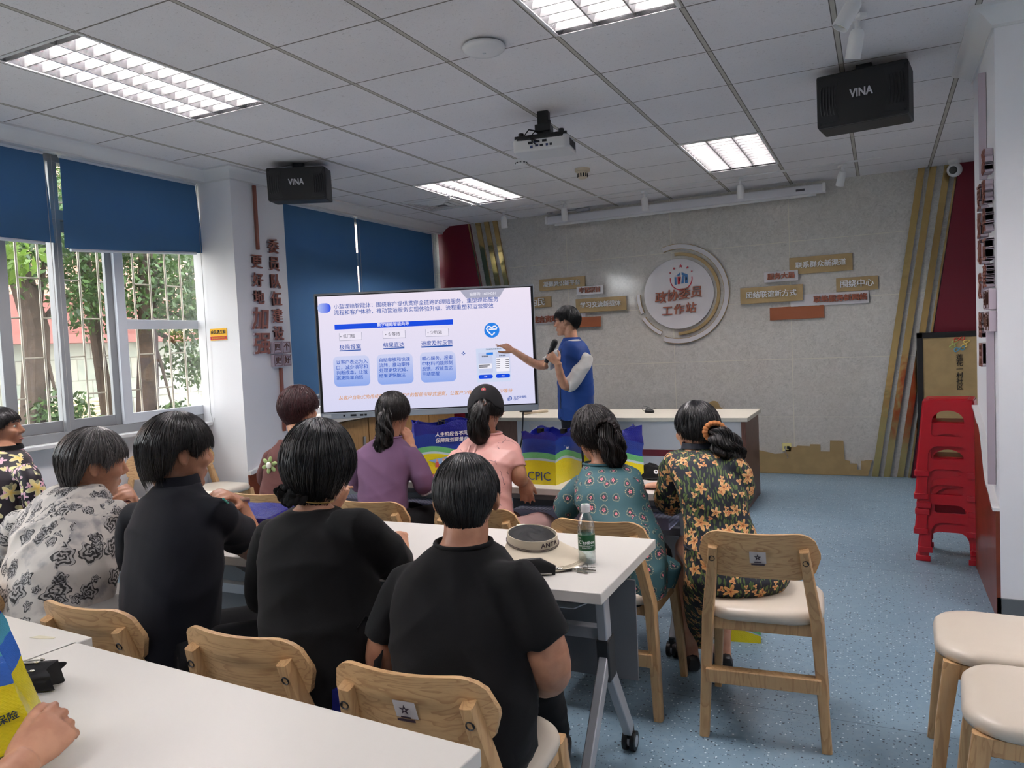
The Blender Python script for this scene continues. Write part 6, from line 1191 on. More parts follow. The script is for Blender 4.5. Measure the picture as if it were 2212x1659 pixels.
def ex_presenter(S, t, A, grp):
    rt, fw = S['_rt'], S['_fw']; v = MB(); rows = interp(S['torso'], 5); v.rings([ell(r[:3], rt, fw, r[3]+.012, r[4]+.012, 32) for r in rows[:-3]])
    o = clothmesh(v, 'vest', VEST, t, .009, 41, .009, 16); grp.append(o)
    c = S['torso'][-1]; c = (c[0], c[1], c[2]-.008); m = MB()
    P = ringpts(c, rt, fw, .066, .070, 28); Q = [p+(p-Vector(c)).normalized()*.032+Vector((0, 0, -.05)) for p in P]; m.rings([P, [p+Vector((0, 0, .014)) for p in P], [q+Vector((0, 0, .01)) for q in Q], Q], closed=True); m.build('vest_collar', VEST, o, smooth=60)
    b = Vector(S['torso'][4][:3]); d = Vector(S['torso'][1][:3]); m = MB(); m.tube([b+fw*.118+Vector((0, 0, .02)), b*.5+d*.5+fw*.142, d+fw*.141], .004, 6); m.build('zip', M('vest_zip', (.10, .14, .26), .4), o)
    q = Vector(S['torso'][3][:3])+fw*.135-rt*(-.075)+Vector((0, 0, .0)); m = MB(); n = (fw*.92+rt*.40).normalized(); ux = Z.cross(n)
    m.prism(circ(0, 0, .020, 20), .002, q, ux, Z, 0); m.prism(circ(0, 0, .012, 16), .003, q, ux, Z, 1); m.text('志愿', q-Vector((0, 0, .03))+n*.002, ux, Z, .014, .001, .01, 0); m.build('round_badge', [TXW, M('badge_blue', (.2, .35, .65), .5)], o, smooth=0)
    g = MB(); g.x = A
    for s in (-1, 1): g.tube([Vector((s*.033+.021*math.cos(a), .102-.006*abs(math.cos(a)), .008+.020*math.sin(a))) for a in np.linspace(0, 2*PI, 24)[:-1]], .0016, 6, closed=True); g.tube([(s*.054, .097, .014), (s*.074, .06, .015), (s*.080, -.005, .012), (s*.080, -.02, -.004)], .0014, 6)
    g.tube([(-.012, .103, .012), (0, .106, .016), (.012, .103, .012)], .0014, 6); grp.append(g.build('glasses', M('glasses_wine', (.25, .10, .10), .3, .4), t))
E0 = [(0, -.085), (50, -.08), (85, -.015), (105, .0), (125, .035), (180, .062)]
def hd(d, n, **k): return (d, n, k)
CAST = dict(
 man=dict(yaw=20, label='person in black t-shirt seen from behind beside the sun visor', top=BLK, bottom=TRS, skin=1, topname='t_shirt', hair=dict(mat='black', n=1300, th=.010, vol=.004, edge=[(0, -.082), (35, -.078), (62, -.03), (74, .022), (95, .026), (105, -.002), (122, .035), (180, .062)], taper=.40, jit=.05, swirl=.15), armL=dict(sleeve=.70, loose=.017, hand=hd((.6, .5, -.1), (0, .2, 1), curl=.6)), armR=dict(sleeve=.70, loose=.018, hand=hd((-.8, .5, .0), (0, .2, 1), curl=.6)), amp=.013, freq=15, extra=[ex_man], neck=.056),
 blackl=dict(yaw=12, label='person in black blouse with black hair ruffle and thin gold necklace', top=BLK2, bottom=TRS, topname='blouse', hair=dict(mat='black', n=1100, th=.020, vol=.012, edge=[(0, -.10), (60, -.095), (95, -.06), (120, -.03), (140, .02), (180, .055)], taper=.35, jit=.06, swirl=.35, fly=.012), armL=dict(sleeve=1.2, hand=hd((.015, .04, .09), (-.2, -.8, .2), curl=1.0, size=.88, thumb=20)), armR=dict(sleeve=1.12, loose=.016, hand=hd((-.55, .6, -.1), (.1, -.2, 1), curl=.9)), amp=.012, freq=15, extra=[ex_blackl], neck=.046),
 navy=dict(yaw=-4, label='person in navy zip collar top resting chin on right hand', top=TEXTILE_N, bottom=TRS, skin=1, topname='top', hair=dict(mat='dark', n=1200, th=.020, vol=.006, edge=[(0, -.092), (50, -.085), (70, -.05), (80, .012), (97, .018), (110, -.012), (125, .02), (180, .045)], taper=.22, jit=.04, swirl=.2), armL=dict(sleeve=.85, hand=hd((.6, .4, -.2), (0, 0, 1))), armR=dict(sleeve=.50, loose=.018, hand=hd((.03, -.16, .085), (.35, .45, .85), curl=.8)), amp=.012, freq=15, extra=[ex_navy], neck=.048),
 white=dict(yaw=-8, label='person in white floral shirt with greying hair and bead bracelet', topname='shirt', top=m_whiterose(), bottom=cloth('white_cotton', (.72, .71, .69)), skin=1, hair=dict(mat='grey', n=1300, th=.017, vol=.006, edge=[(0, -.098), (50, -.09), (70, -.05), (80, .010), (97, .018), (110, -.005), (128, .03), (180, .05)], taper=.3, jit=.05, swirl=.3, fly=.006), armL=dict(sleeve=.85), armR=dict(sleeve=.98, loose=.018, hand=hd((.08, -.09, .10), (.55, .55, .5), curls=[1.4, 1.5, 1.5, 1.5], thumb=60)), amp=.013, freq=18, extra=[ex_white]),
 window=dict(yaw=-40, label='person in black floral jacket by the window at left photo edge', topname='jacket', top=m_black_yellow(), bottom=JEANS, skin=1, eyes=1, hair=dict(mat='dark', n=1000, th=.015, vol=.004, edge=[(0, -.095), (50, -.09), (78, -.05), (95, -.01), (118, .01), (140, .04), (180, .05)], taper=.3, jit=.04), armL=dict(sleeve=1.9), armR=dict(sleeve=1.9, hand=hd((-.6, .7, -.1), (0, 0, 1))), amp=.006, freq=18, extra=[ex_window]),
 brown=dict(yaw=10, label='person in brown hooded top with a green flower patch', topname='hooded_top', top=BRN, bottom=TRS, hair=dict(mat='maroon', n=1300, th=.020, vol=.012, curl=.0025, lump=.005, edge=[(0, -.092), (45, -.085), (75, -.03), (98, -.005), (125, .03), (180, .05)], taper=.5, jit=.06, swirl=.5, fly=.008), armL=dict(sleeve=1.6), armR=dict(sleeve=.9, hand=hd((-.3, .8, -.1), (0, 0, 1))), amp=.010, freq=20, extra=[ex_brown]),
 purple=dict(yaw=18, label='person in mauve purple shirt with a low dark ponytail', top=PURP, bottom=TRS, hair=dict(mat='dark', n=900, th=.011, vol=.006, edge=[(0, -.045), (50, -.04), (80, -.02), (100, .0), (125, .035), (180, .06)], taper=.2, jit=.05, swirl=.3, fly=.006), armL=dict(sleeve=1.5), armR=dict(sleeve=1.0, hand=hd((-.25, -.1, .9), (.9, -.1, .2), curl=.5)), amp=.010, freq=22, extra=[ex_purple], neck=.044),
 pink=dict(yaw=20, label='person in pink blouse wearing a dark cap with a coral badge', topname='blouse', top=m_pinkblouse(), bottom=cloth('pale_pink_skirt', (.72, .58, .56)), hair=dict(mat='dark', n=700, th=.010, edge=[(0, -.03), (50, -.035), (80, -.03), (100, .0), (125, .03), (180, .05)], taper=.25, jit=.05, swirl=.3), armL=dict(sleeve=.8), armR=dict(sleeve=.55, loose=.010, hand=hd((.12, .1, -.9), (.5, -.8, 0), curl=.35, size=.85, thumb=25)), amp=.010, freq=22, extra=[ex_pink], neck=.044),
 teal=dict(yaw=22, label='person in teal flowered top with a curly clipped up bun', topname='top', top=m_teal(), bottom=TRS, skin=1, hair=dict(mat='curly', n=1200, th=.018, vol=.012, curl=.004, lump=.006, edge=[(0, -.06), (50, -.06), (80, -.03), (100, -.005), (125, .03), (180, .05)], taper=.4, jit=.06, swirl=.6, fly=.008), armL=dict(sleeve=1.1, loose=.02, hand=hd((.8, .5, 0), (0, 0, 1))), armR=dict(sleeve=1.4), amp=.010, freq=20, extra=[ex_teal], neck=.046),
 floral=dict(yaw=26, label='person in dark dress with orange flowers and tan scrunchie', topname='bodice', botname='skirt', top=m_orange(), skin=2, hair=dict(mat='black', n=1000, th=.011, vol=.008, edge=[(0, -.05), (50, -.045), (80, -.03), (100, .0), (122, .03), (180, .06)], taper=.3, jit=.04, swirl=.25, fly=.004), armL=dict(sleeve=1.2, loose=.014, flare=.022, hand=hd((-.9, .35, -.12), (.05, .1, 1), curl=.5)), armR=dict(sleeve=1.3), amp=.009, freq=22, extra=[ex_floral], neck=.043),
 presenter=dict(yaw=138, label='person standing in blue vest with microphone pointing at the display', top=SHIRTW, bottom=cloth('navy_trousers', (.055, .065, .11)), eyes=1, hair=dict(mat='black', n=1000, th=.018, vol=.016, lump=.004, edge=[(0, -.06), (45, -.055), (72, -.01), (92, .012), (112, .0), (122, .03), (145, .045), (180, .05)], taper=.45, jit=.04, swirl=.4, fly=.008), armL=dict(sleeve=.97, loose=.019, hand=hd((-.64, -.2, .74), (.25, -.95, .1), curls=[.95, 1.0, 1.05, 1.1], thumb=55, thumb_in=.6)), armR=dict(sleeve=.75, loose=.022, hand=hd((-.80, -.1, .50), (.1, -.45, .8), curls=[.12, .55, .75, .8], thumb=42)), amp=.011, freq=19, extra=[ex_presenter], neck=.053, vox=.0055))
PPL = {}
for i, (k, v) in enumerate(CAST.items()):
    d = PD[k]; S = dict(v); S['seed'] = 20+i; S['torso'] = d['torso']; S['head'] = d['head']
    for a, b in (('armL', 'aL'), ('armR', 'aR')): S[a] = dict(v[a], p=d[b])
    if d['legs']: S['legs'] = [dict(p=L, cover=.92) for L in d['legs']]
    if 'skirt' in d: S['skirt'] = d['skirt']
    if 'skirt' in S: S['bottom'] = S['top']
    PPL[k] = person(S)
# ================================================================== BAGS
def m_bag(name, hgt, mode=0):
    n = NT(name); v = n.obj(); sp = n.n('SeparateXYZ', Vector=v); x, y, z = sp.outputs
    wv = n.math('ADD', n.math('MULTIPLY', n.math('SINE', n.math('ADD', n.math('MULTIPLY', x, 11.), n.math('MULTIPLY', y, 9.))), .028), n.math('MULTIPLY', z, 1.)); f = n.math('DIVIDE', wv, hgt)
    gl = n.noise(n.vmath('MULTIPLY', v, (1, 1, .6)), 9, 3)
    c = n.ramp(f, [(0, (.86, .80, .10)), (.27, (.86, .80, .10)), (.275, (.72, .80, .84)), (.31, (.40, .70, .45)), (.39, (.40, .72, .50)), (.395, (.10, .22, .58)), (.6, (.085, .11, .50)), (1, (.085, .10, .44))], True)
    if mode: c = n.ramp(f, [(0, (.86, .80, .10)), (.40, (.86, .80, .10)), (.405, (.20, .42, .78)), (.56, (.22, .46, .80)), (.565, (.30, .62, .72)), (.68, (.30, .62, .70)), (.685, (.13, .13, .55)), (.9, (.11, .12, .50)), (1, (.10, .11, .46))], True)
    if mode == 2: c = n.ramp(f, [(0, (.085, .10, .46)), (.5, (.085, .11, .50)), (.7, (.085, .10, .44)), (.8, (.085, .10, .44)), (.85, (.085, .10, .44)), (.9, (.085, .1, .44)), (.95, (.085, .1, .44)), (1, (.085, .1, .44))])
    wvx = n.n('TexWave', {'bands_direction': 'DIAGONAL'}, Vector=v, Scale=70., Distortion=0.); wv2 = n.n('TexWave', {'bands_direction': 'X'}, Vector=n.n('Mapping', Vector=v, Rotation=(0, 1.57, 0.)).outputs[0], Scale=110.)
    n.base(c); n.set(Roughness=.27); h = n.math('ADD', n.math('MULTIPLY', n.math('MULTIPLY', wvx.outputs[1], wv2.outputs[1]), .12), n.math('MULTIPLY', n.noise(v, 13, 3, .6, .8), 1.3)); n.bump(h, .35, .012); return n.m
BAGM = [m_bag('shopping_bag_print', .33), m_bag('shopping_bag_wave_print', .33, 1), m_bag('shopping_bag_blue', .33, 2), m_bag('small_bag_print', .17)]
BLKT = cloth('black_webbing', (.04, .04, .045)); INKB = M('ink_navy', (.12, .20, .42), .4); GREYI = M('ink_slate', (.12, .20, .26), .4)
def bag(lab, loc, rot, w, d, h, mat=0, seed=0, front='', side='', flare=.1, gus=.03, crumple=.010, people=0, base_logo=0, handle=1):
    t = thing('shopping_bag', lab, 'bag', loc, 0, 'blue and yellow shopping bags'); t.rotation_euler = tuple(R(a) for a in rot); rg = np.random.default_rng(seed)
    per = []; nx, ny = 14, 8
    for i in range(nx): per.append((-1+2*i/nx, -1))
    for i in range(ny): per.append((1, -1+2*i/ny))
    for i in range(nx): per.append((1-2*i/nx, 1))
    for i in range(ny): per.append((-1, 1-2*i/ny))
    ph = rg.random(6)*6.28; nz = 13; O = []
    def ring(q, off):
        out = []
        for k, (a, b) in enumerate(per):
            X_ = a*w/2*(1+flare*.0*q); Y_ = b*d/2*(1-.25*q*flare*3); z = h*q
            if abs(a) == 1 and abs(b) < 1: X_ -= a*gus*q*(1-abs(b))
            cr = crumple*q*(1.2-q*.3)*(math.sin(7*a+5*q*4+ph[0])*.5+math.sin(13*b+9*q+ph[1])*.5+math.sin(11*(a-b)+17*q+ph[2])*.4)
            if front and b == -1: cr = -abs(cr)*.6
            if b == -1: Y_ -= cr-off
            elif b == 1: Y_ += cr-off
            if abs(a) == 1: X_ -= a*off; X_ += cr*.5
            out.append((X_, Y_, z+.012*math.sin(4*a+ph[3])*q*q+.01*math.sin(5*b+ph[4])*q*q))
        return out
    m = MB(); qs = np.linspace(0, 1, nz); m.rings([ring(q, 0) for q in qs]+[ring(q, .0035) for q in qs[::-1][:-1]]+[ring(.012, .0035)]); m.build('body', BAGM[mat], t, smooth=60)
    if front:
        m = MB(); y = -d/2-.0015
        for i, s in enumerate(front.split('/')): m.text(s, (-w*.17, y+.028*(.80-.12*i)*flare*2.5*0, h*(.78-.115*i)), X, Vector((0, .02+d*.09*flare/h*0, 1)), h*.092, .0005, .02, 0, 'LEFT', shear=.12)
        m.build('slogan_text', TXW, t, smooth=0)
    if people:
        m = MB(); y = -d/2-.002
        m.prism([(-w*.46, h*.02), (w*.46, h*.02), (w*.46, h*.16), (w*.05, h*.10), (-w*.2, h*.17), (-w*.46, h*.24)], .0005, (0, y, 0), X, Z, 3); m.prism([(-w*.3, h*.30), (w*.1, h*.36), (w*.44, h*.56), (w*.44, h*.50), (w*.2, h*.30), (-.1*w, h*.20)], .0005, (0, y+.0004, 0), X, Z, 4)
        for i, (px_, pz, c) in enumerate(((-.16, .20, 0), (-.05, .21, 1), (.02, .22, 2), (.16, .34, 2), (.24, .36, 0), (.36, .52, 1))):
            m.prism([(w*px_-.011, h*pz-.012), (w*px_+.011, h*pz-.012), (w*px_+.008, h*pz+.018), (w*px_-.008, h*pz+.018)], .0005, (0, y-.0006, 0), X, Z, c); m.prism(circ(w*px_, h*pz+.025, .007, 10), .0005, (0, y-.0006, 0), X, Z, 5)
        m.build('picture_print', [M('print_red', (.75, .30, .28), .4), M('print_white', (.86, .86, .86), .4), M('print_navy', (.15, .18, .35), .4), M('print_yellow', (.88, .80, .15), .35), M('print_pale_blue', (.55, .68, .85), .35), M('print_skin', (.85, .62, .5), .5)], t, smooth=0)
    if side:
        m = MB(); m.text(side, (-w/2-.004, .004, h*.16), -Y, Z, h*.24, .0008, .0, 0); m.build('side_lettering', INKB, t, smooth=0)
    if base_logo:
        m = MB(); o = Vector((w*base_logo[0], -d/2-.0025, h*base_logo[1])); plogo(m, o, X, Z, h*.062, 0, .0006); m.text('太平洋保险', o+Vector((h*.09, 0, h*.03)), X, Z, h*.068, .0006, .012, 0, 'LEFT'); m.text('CPIC', o+Vector((h*.09, 0, -h*.04)), X, Z, h*.05, .0006, .012, 0, 'LEFT'); m.build('company_lettering', GREYI, t, smooth=0)
    if handle:
        for s in (-1, 1):
            m = MB(); yy = s*(d/2-.02) if handle != 2 else s*d/2*.8; P = [(-w*.16, yy, h*.86), (-w*.17, yy, h*1.0), (-w*.13, yy+s*.018, h*(1.10 if handle == 1 else 1.3)), (0, yy+s*.02, h*(1.13 if handle == 1 else 1.36)), (w*.13, yy+s*.018, h*(1.10 if handle == 1 else 1.3)), (w*.17, yy, h*1.0), (w*.16, yy, h*.86)]
            if handle == 3: P = [(-w*.05, yy, h*.94), (-w*.05, yy, h*1.03), (w*.05, yy, h*1.03), (w*.05, yy, h*.94)]
            m.tube(P, [(.002, .012)]*len(P), 8, up=Y); m.build('handle', BLKT, t)
    return t
bag('blue shopping bag with slogan standing between purple and pink tops', (-2.18, 3.61, .75), (0, 0, 40), .33, .14, .28, 0, 1, '人生阶段各不同/保障规划要量身定制', people=1, handle=3)
bag('blue and yellow shopping bag standing open right of the pink blouse', (-1.50, 3.54, .75), (0, 0, 86), .30, .17, .25, 0, 2, '人生阶段/保障规划', 'CPIC', gus=-.01, flare=-.15, handle=3)
bag('blue and yellow shopping bag behind the person in teal', (-1.215, 3.63, .75), (0, 0, 30), .27, .15, .245, 0, 3, handle=0)
bag('blue shopping bag lying on the table between navy and black tops', (-2.05, 2.20, .80), (88, 0, -75), .26, .10, .30, 2, 4, handle=0, crumple=.008)
bag('blue shopping bag hanging beside the chair of the man in black', (-1.165, 1.56, .31), (0, 0, 82), .26, .075, .33, 2, 5, handle=2, crumple=.006)
bag('large blue and yellow shopping bag at lower left photo corner', (-1.475, .725, .752), (0, -15, 54), .30, .14, .255, 1, 6, handle=0, base_logo=(.10, .20), crumple=.012)
t = bag('small blue and yellow bag on the floor under the pulled out chair', (-.62, 3.66, 0), (0, 0, 8), .17, .10, .17, 3, 7, handle=0, crumple=.004)
# ================================================================== BOTTLE
def m_clear(name, tint, mixv, rough=.03):
    m_ = bpy.data.materials.new(name); m_.use_nodes = True; k = m_.node_tree; k.nodes.clear(); o = k.nodes.new('ShaderNodeOutputMaterial'); mx = k.nodes.new('ShaderNodeMixShader'); a = k.nodes.new('ShaderNodeBsdfTransparent'); g = k.nodes.new('ShaderNodeBsdfGlossy'); lw = k.nodes.new('ShaderNodeLayerWeight'); mr = k.nodes.new('ShaderNodeMapRange')
    a.inputs[0].default_value = tint; g.inputs['Roughness'].default_value = rough; lw.inputs[0].default_value = .35; mr.inputs[3].default_value = mixv; mr.inputs[4].default_value = .75
    for p, q in ((lw.outputs['Facing'], mr.inputs[0]), (mr.outputs[0], mx.inputs[0]), (a.outputs[0], mx.inputs[1]), (g.outputs[0], mx.inputs[2]), (mx.outputs[0], o.inputs[0])): k.links.new(p, q)
    return m_
t = thing('water_bottle', 'clear water bottle with green label and white cap', 'bottle', (-.838, 2.215, .75)); bh = .178
m = MB(); prof = [(.0, .004), (.018, .002), (.025, .0), (.0275, .005), (.0275, .02), (.0262, .026), (.0275, .034), (.0265, .042), (.0265, .092), (.0275, .097), (.0262, .104), (.027, .112), (.0245, .128), (.0185, .145), (.0135, .154), (.0122, .160), (.0122, .166)]
m.lathe(prof, 32); m.build('shell', m_clear('clear_plastic', (.93, .96, .96, 1), .10), t)
m = MB(); m.lathe([(.0, .006), (.0255, .006), (.0258, .02), (.0248, .026), (.0258, .034), (.0252, .042), (.0252, .098), (0, .098)], 28); m.build('water', m_clear('water_clear', (.88, .94, .94, 1), .05), t)
m = MB(); m.lathe([(.0268, .043), (.0270, .043), (.0270, .091), (.0268, .091)], 40); lb = m.build('label', M('label_green', (.03, .30, .16), .3), t)
m = MB()
def cyltext(m, s, z, size, r, a0, mi=0, bold=.0, shear=0):
    vs, fs = textmesh(s, 0, bold, 'CENTER', 1, shear); out = []
    for a, b, c in vs: th = a0+a*size/r; out.append((r*math.sin(th), -r*math.cos(th), z+b*size))
    m.add(out, fs, mi)
va = math.atan2(.838, 2.215); cyltext(m, "C'estbon", .069, .0155, .0273, -va*.0+.36, 0, .02, .2); cyltext(m, 'Purified Drinking Water', .0585, .0052, .0273, .36); cyltext(m, 'Limited Edition', .0525, .0052, .0273, .36)
for k in range(4): cyltext(m, '水水水', .082-.008*k, .0045, .0273, -.55)
m.build('label_lettering', TXW, lb, smooth=0)
m = MB(); m.lathe([(0, .184), (.0125, .184), (.0140, .181), (.0142, .162), (.0138, .160), (0, .160)], 28, 0); m.prism(circ(0, 0, .006, 6), .0006, (-.003, 0, .184), X, Y, 1)
cp = m.build('cap', [WHITEP, M('cap_green', (.1, .55, .3), .5)], t, smooth=40)
m = MB()
for k in range(36): a = 2*PI*k/36; m.box((.0141*math.cos(a), .0141*math.sin(a), .170), (.0008, .001, .014), rot=Matrix.Rotation(a, 3, 'Z'))
m.build('cap_ribs', WHITEP, cp, smooth=0)
# ================================================================== SUN VISOR
VIS = cloth('cream_visor_cloth', (.78, .74, .66), .8); t = thing('sun_visor', 'cream sun visor lying on the white table beside the bottle', 'sun visor', (-1.035, 2.24, .75), -42)
m = MB(); nb = 48; rg = [[], [], [], []]
def vis(a, h): return Vector(((.088)*math.cos(a), (.078)*math.sin(a), h))
rows = [[], [], [], []]
TL = Matrix.Rotation(R(9), 3, 'Y')
for i in range(nb):
    a = 2*PI*i/nb; hh = .042 if True else 0; fr = .5+.5*math.cos(a); lo = .052-.024*fr; hi = lo+.030+.008*fr
    for r, (k, z) in zip(rows, ((1.03, lo), (1.0, hi), (.965, hi), (.985, lo))): r.append(Vector((.090*k*math.cos(a), .080*k*math.sin(a), z)))
m.rings([[rows[j][i] for j in range(4)] for i in range(nb)], closed=True); bd = m.build('band', VIS, t, smooth=60)
m = MB(); nr, na = 8, 40; top_ = []; 
def brim(a, q): fr = max(0, math.cos(a*.80)); k = 1.035; L = .125*fr**.75; z = .052-.024*(.5+.5*math.cos(a)); return Vector(((.090*k+L*q)*math.cos(a)+.0*q, (.080*k+L*.85*q)*math.sin(a), z+.004-(z-.004)*q**1.15))
A_ = np.linspace(-1.9, 1.9, na); V = [brim(a, j/nr) for a in A_ for j in range(nr+1)]+[brim(a, j/nr)-Vector((0, 0, .0035)) for a in A_ for j in range(nr+1)]; n_ = na*(nr+1); F = []
for i in range(na-1):
    for j in range(nr): q = i*(nr+1)+j; F += [(q, q+1, q+nr+2, q+nr+1), (n_+q, n_+q+nr+1, n_+q+nr+2, n_+q+1)]
    q = i*(nr+1)+nr; F += [(q, n_+q, n_+q+nr+1, q+nr+1)]
m.add(V, F); br = m.build('brim', VIS, t, smooth=60)
m = MB()
for qq in (.86, .90, .94): m.tube([brim(a, qq)+Vector((0, 0, .0006)) for a in A_[3:-3]], .0007, 5)
m.build('brim_stitching', M('cream_thread', (.68, .63, .55), .8), br)
m = MB()
for z in (.007, .011): m.tube([Vector((.0935*math.cos(a), .0835*math.sin(a), .052-.024*(.5+.5*math.cos(a))+z)) for a in np.linspace(-2.2, 2.2, 40)], .0009, 5)
for i, c in enumerate('ANTA'):
    a = -.30+.20*i+.25; o = Vector((.0935*math.cos(a), .0835*math.sin(a), .052-.024*(.5+.5*math.cos(a))+.024)); tx = Vector((-math.sin(a), math.cos(a), 0)); m.text(c, o, tx, Z, .021, .0006, .02)
m.build('band_lettering', M('plum_ink', (.22, .14, .17), .6), bd, smooth=0)
m = MB(); m.box((-.093, 0, .068), (.012, .030, .030)); m.build('clasp', M('white_clasp', (.85, .84, .8), .5), bd, bev=.002)
m = MB(); rr = []
for k in range(10):
    q = k/9; rr.append([Vector(((.086*(1-q*.98))*math.cos(a), (.076*(1-q*.98))*math.sin(a), .064+.012*math.sin(q*1.5)+.006*math.sin(a*3+q*9)*(1-q)*q*3+(-.018)*math.cos(a)*(1-q))) for a in [2*PI*i/36 for i in range(36)]])
m.rings(rr); m.build('lining', cloth('black_mesh_cloth', (.075, .08, .085), .6), t, smooth=60)
# lanyard with badge and keys
t = thing('lanyard', 'black lanyard with silver keys and badge by the bottle', 'lanyard', (-.87, 2.12, .751)); STEEL = M('key_steel', (.72, .70, .66), .25, 1)
m = MB(); P = [(-.13, -.045, .003), (-.07, -.055, .004), (-.03, -.03, .010), (-.005, -.018, .006), (.02, -.005, .005)]; m.tube([tuple(p[:3]) for p in interp(P, 5)], [(.0095, .001)]*21, 8, up=Z); s = m.build('strap', BLKT, t)
m = MB(); m.text('GROW', (-.028, -.030, .0112), Vector((.9, .42, -.1)), Vector((-.42, .9, .2)), .016, .0006, .01); m.build('strap_lettering', TXW, s, smooth=0)
m = MB(); m.tube(ringpts(Vector((.035, .004, .006)), X, (Y+Z*.3).normalized(), .010, .010, 18), .0016, 6, closed=True); m.tube(ringpts(Vector((.052, .020, .008)), X, (Y*.6+Z*.8).normalized(), .009, .009, 18), .0014, 6, closed=True); m.tube([(.02, -.004, .006), (.03, .0, .009), (.045, .012, .008)], .0035, 8); m.build('clip', STEEL, t)
for k, (dx, dy, an) in enumerate(((.045, -.010, -20), (.06, .0, 10), (.058, .008, 45))):
    m = MB(); m.x = rotm(0, 6, an, (dx, dy, .004+.002*k)); m.prism(circ(0, 0, .009, 14), .0018, (0, 0, 0), X, Y); m.bb((.007, -.003, 0), (.032, .003, .0018)); m.bb((.020, .003, 0), (.024, .0055, .0018)); m.bb((.027, .003, 0), (.031, .005, .0018)); m.build('key', STEEL, t, smooth=0)
m = MB(); m.prism(rrect(.055, .036, .004), .0015, (0, .095, .0015), Vector((.95, -.3, 0)), Vector((.3, .95, 0)), 0); m.text('工作证', (0, .098, .0032), Vector((.95, -.3, 0)), Vector((.3, .95, 0)), .011, .0003, 0, 1); m.build('badge', [M('badge_cream', (.84, .83, .76), .35), M('print_brown', (.5, .38, .3), .5)], t, smooth=0)
t = thing('pouch', 'small black pouch lying under the cream sun visor', 'pouch', (-.95, 2.03, .75), 30); m = MB(); m.tube([(-.07, 0, .010), (-.03, .0, .014), (.03, .005, .013), (.075, 0, .008)], [(.02, .008), (.04, .012), (.04, .011), (.02, .006)], 14, up=Y); m.build('body', cloth('black_pouch_cloth', (.04, .042, .05), .5), t, smooth=80); m = MB(); m.tube([(-.06, -.035, .014), (0, -.038, .018), (.06, -.03, .013)], .0022, 6); m.build('zip', STEEL, t)
# black cap on the front table
t = thing('baseball_cap', 'black folded cap with white badge on the front table', 'cap', (-1.05, 3.70, .75), 25); m = MB(); rr = []
for k in range(8): q = k/7; rr.append([Vector((.095*math.sqrt(max(0, 1-q*q))*math.cos(a)*(1+.06*math.sin(3*a+q*5)), .075*math.sqrt(max(0, 1-q*q))*math.sin(a), .002+.062*q+.008*math.sin(a*2+q*6)*q)) for a in [2*PI*i/32 for i in range(32)]])
m.rings(rr); m.build('crown', cloth('black_cap_cloth', (.04, .042, .048)), t, smooth=70)
m = MB(); m.prism([(.07*math.cos(R(a)), -.05-.075*abs(math.sin(R(a)))) for a in range(180, 361, 12)], .004, (.02, .01, .004), X, Y); m.build('brim', cloth('black_cap_cloth', (.04, .04, .05)), t, bev=.001)
m = MB(); m.lathe([(0, .004), (.010, .003), (.0115, 0)], 20, 0, c=(.02, -.062, .034), ax=(.15, -.85, .5)); m.lathe([(0, .006), (.005, .0045)], 12, 1, c=(.02, -.062, .034), ax=(.15, -.85, .5)); m.build('badge', [TXW, BLKT], t)
# phone / booklet
t = thing('mobile_phone', 'pink cased phone lying in front of the slogan bag', 'phone', (-2.25, 3.47, .75), 30); m = MB(); m.prism(rrect(.15, .075, .010), .010, (0, 0, 0), X, Y); m.build('case', M('pink_case', (.80, .38, .50), .35), t, bev=.003); m = MB(); m.prism(rrect(.14, .067, .007), .001, (0, 0, .0102), X, Y); m.build('screen', M('phone_glass', (.12, .12, .15), .1), t, smooth=0)
m = MB(); m.box((0, 0, .001), (.21, .297, .002)); o = tag(m.build('paper_sheet', M('paper_white', (.90, .90, .90), .6), smooth=0), 'white paper sheet lying on the front table left of purple top', 'paper'); o.location = (-2.78, 3.62, .7505); o.rotation_euler = (0, 0, R(20))
m = MB(); m.prism([(-.035, -.006), (.0, -.009), (.038, -.002), (.034, .007), (-.02, .009)], .0008, (0, 0, 0), X, Y); o = tag(m.build('tape_scrap', M('tape_cream', (.80, .78, .68), .6), smooth=0), 'torn tape scrap stuck on the nearest left table', 'tape scrap'); o.location = (-1.93, 1.19, .7505); o.rotation_euler = (0, 0, R(10))
m = MB(); m.cyl((0, 0, 0), (.03, -.12, .045), .0042, 10, 0); m.lathe([(.0042, 0), (.001, .012)], 10, 1, c=(.03, -.12, .045), ax=(.03, -.12, .045)); o = tag(m.build('pen', [BLACKP, STEEL]), 'black pen held by the person in the black blouse', 'pen'); PENO = o
o.location = (-1.455, 2.10, .80)
# umbrella
t = thing('folded_umbrella', 'black folded umbrella lying behind the corner bag', 'umbrella', (-1.695, .95, .75), 32); m = MB(); rr = []
for k in range(9):
    q = k/8; x_ = -.11+.22*q; r_ = .034*(1-.25*(1-q)**2); rr.append([Vector((x_+.008*math.sin(5*a)*q**4, r_*math.cos(a)*(1+.14*math.sin(5*a)), .030+r_*.80*math.sin(a)*(1+.14*math.sin(5*a)))) for a in [2*PI*i/40 for i in range(40)]])
m.rings(rr); m.build('canopy', cloth('black_umbrella_cloth', (.035, .04, .055), .6), t, smooth=60)
for a in (.5, 1.1, 1.75, 2.4): m = MB(); m.cyl((-.02, .033*math.cos(a), .030+.029*math.sin(a)), (.075, .036*math.cos(a), .030+.032*math.sin(a)), .0016, 6); m.ball((.078, .036*math.cos(a), .030+.032*math.sin(a)), (.006, .003, .003), 8); m.build('rib', STEEL, t)
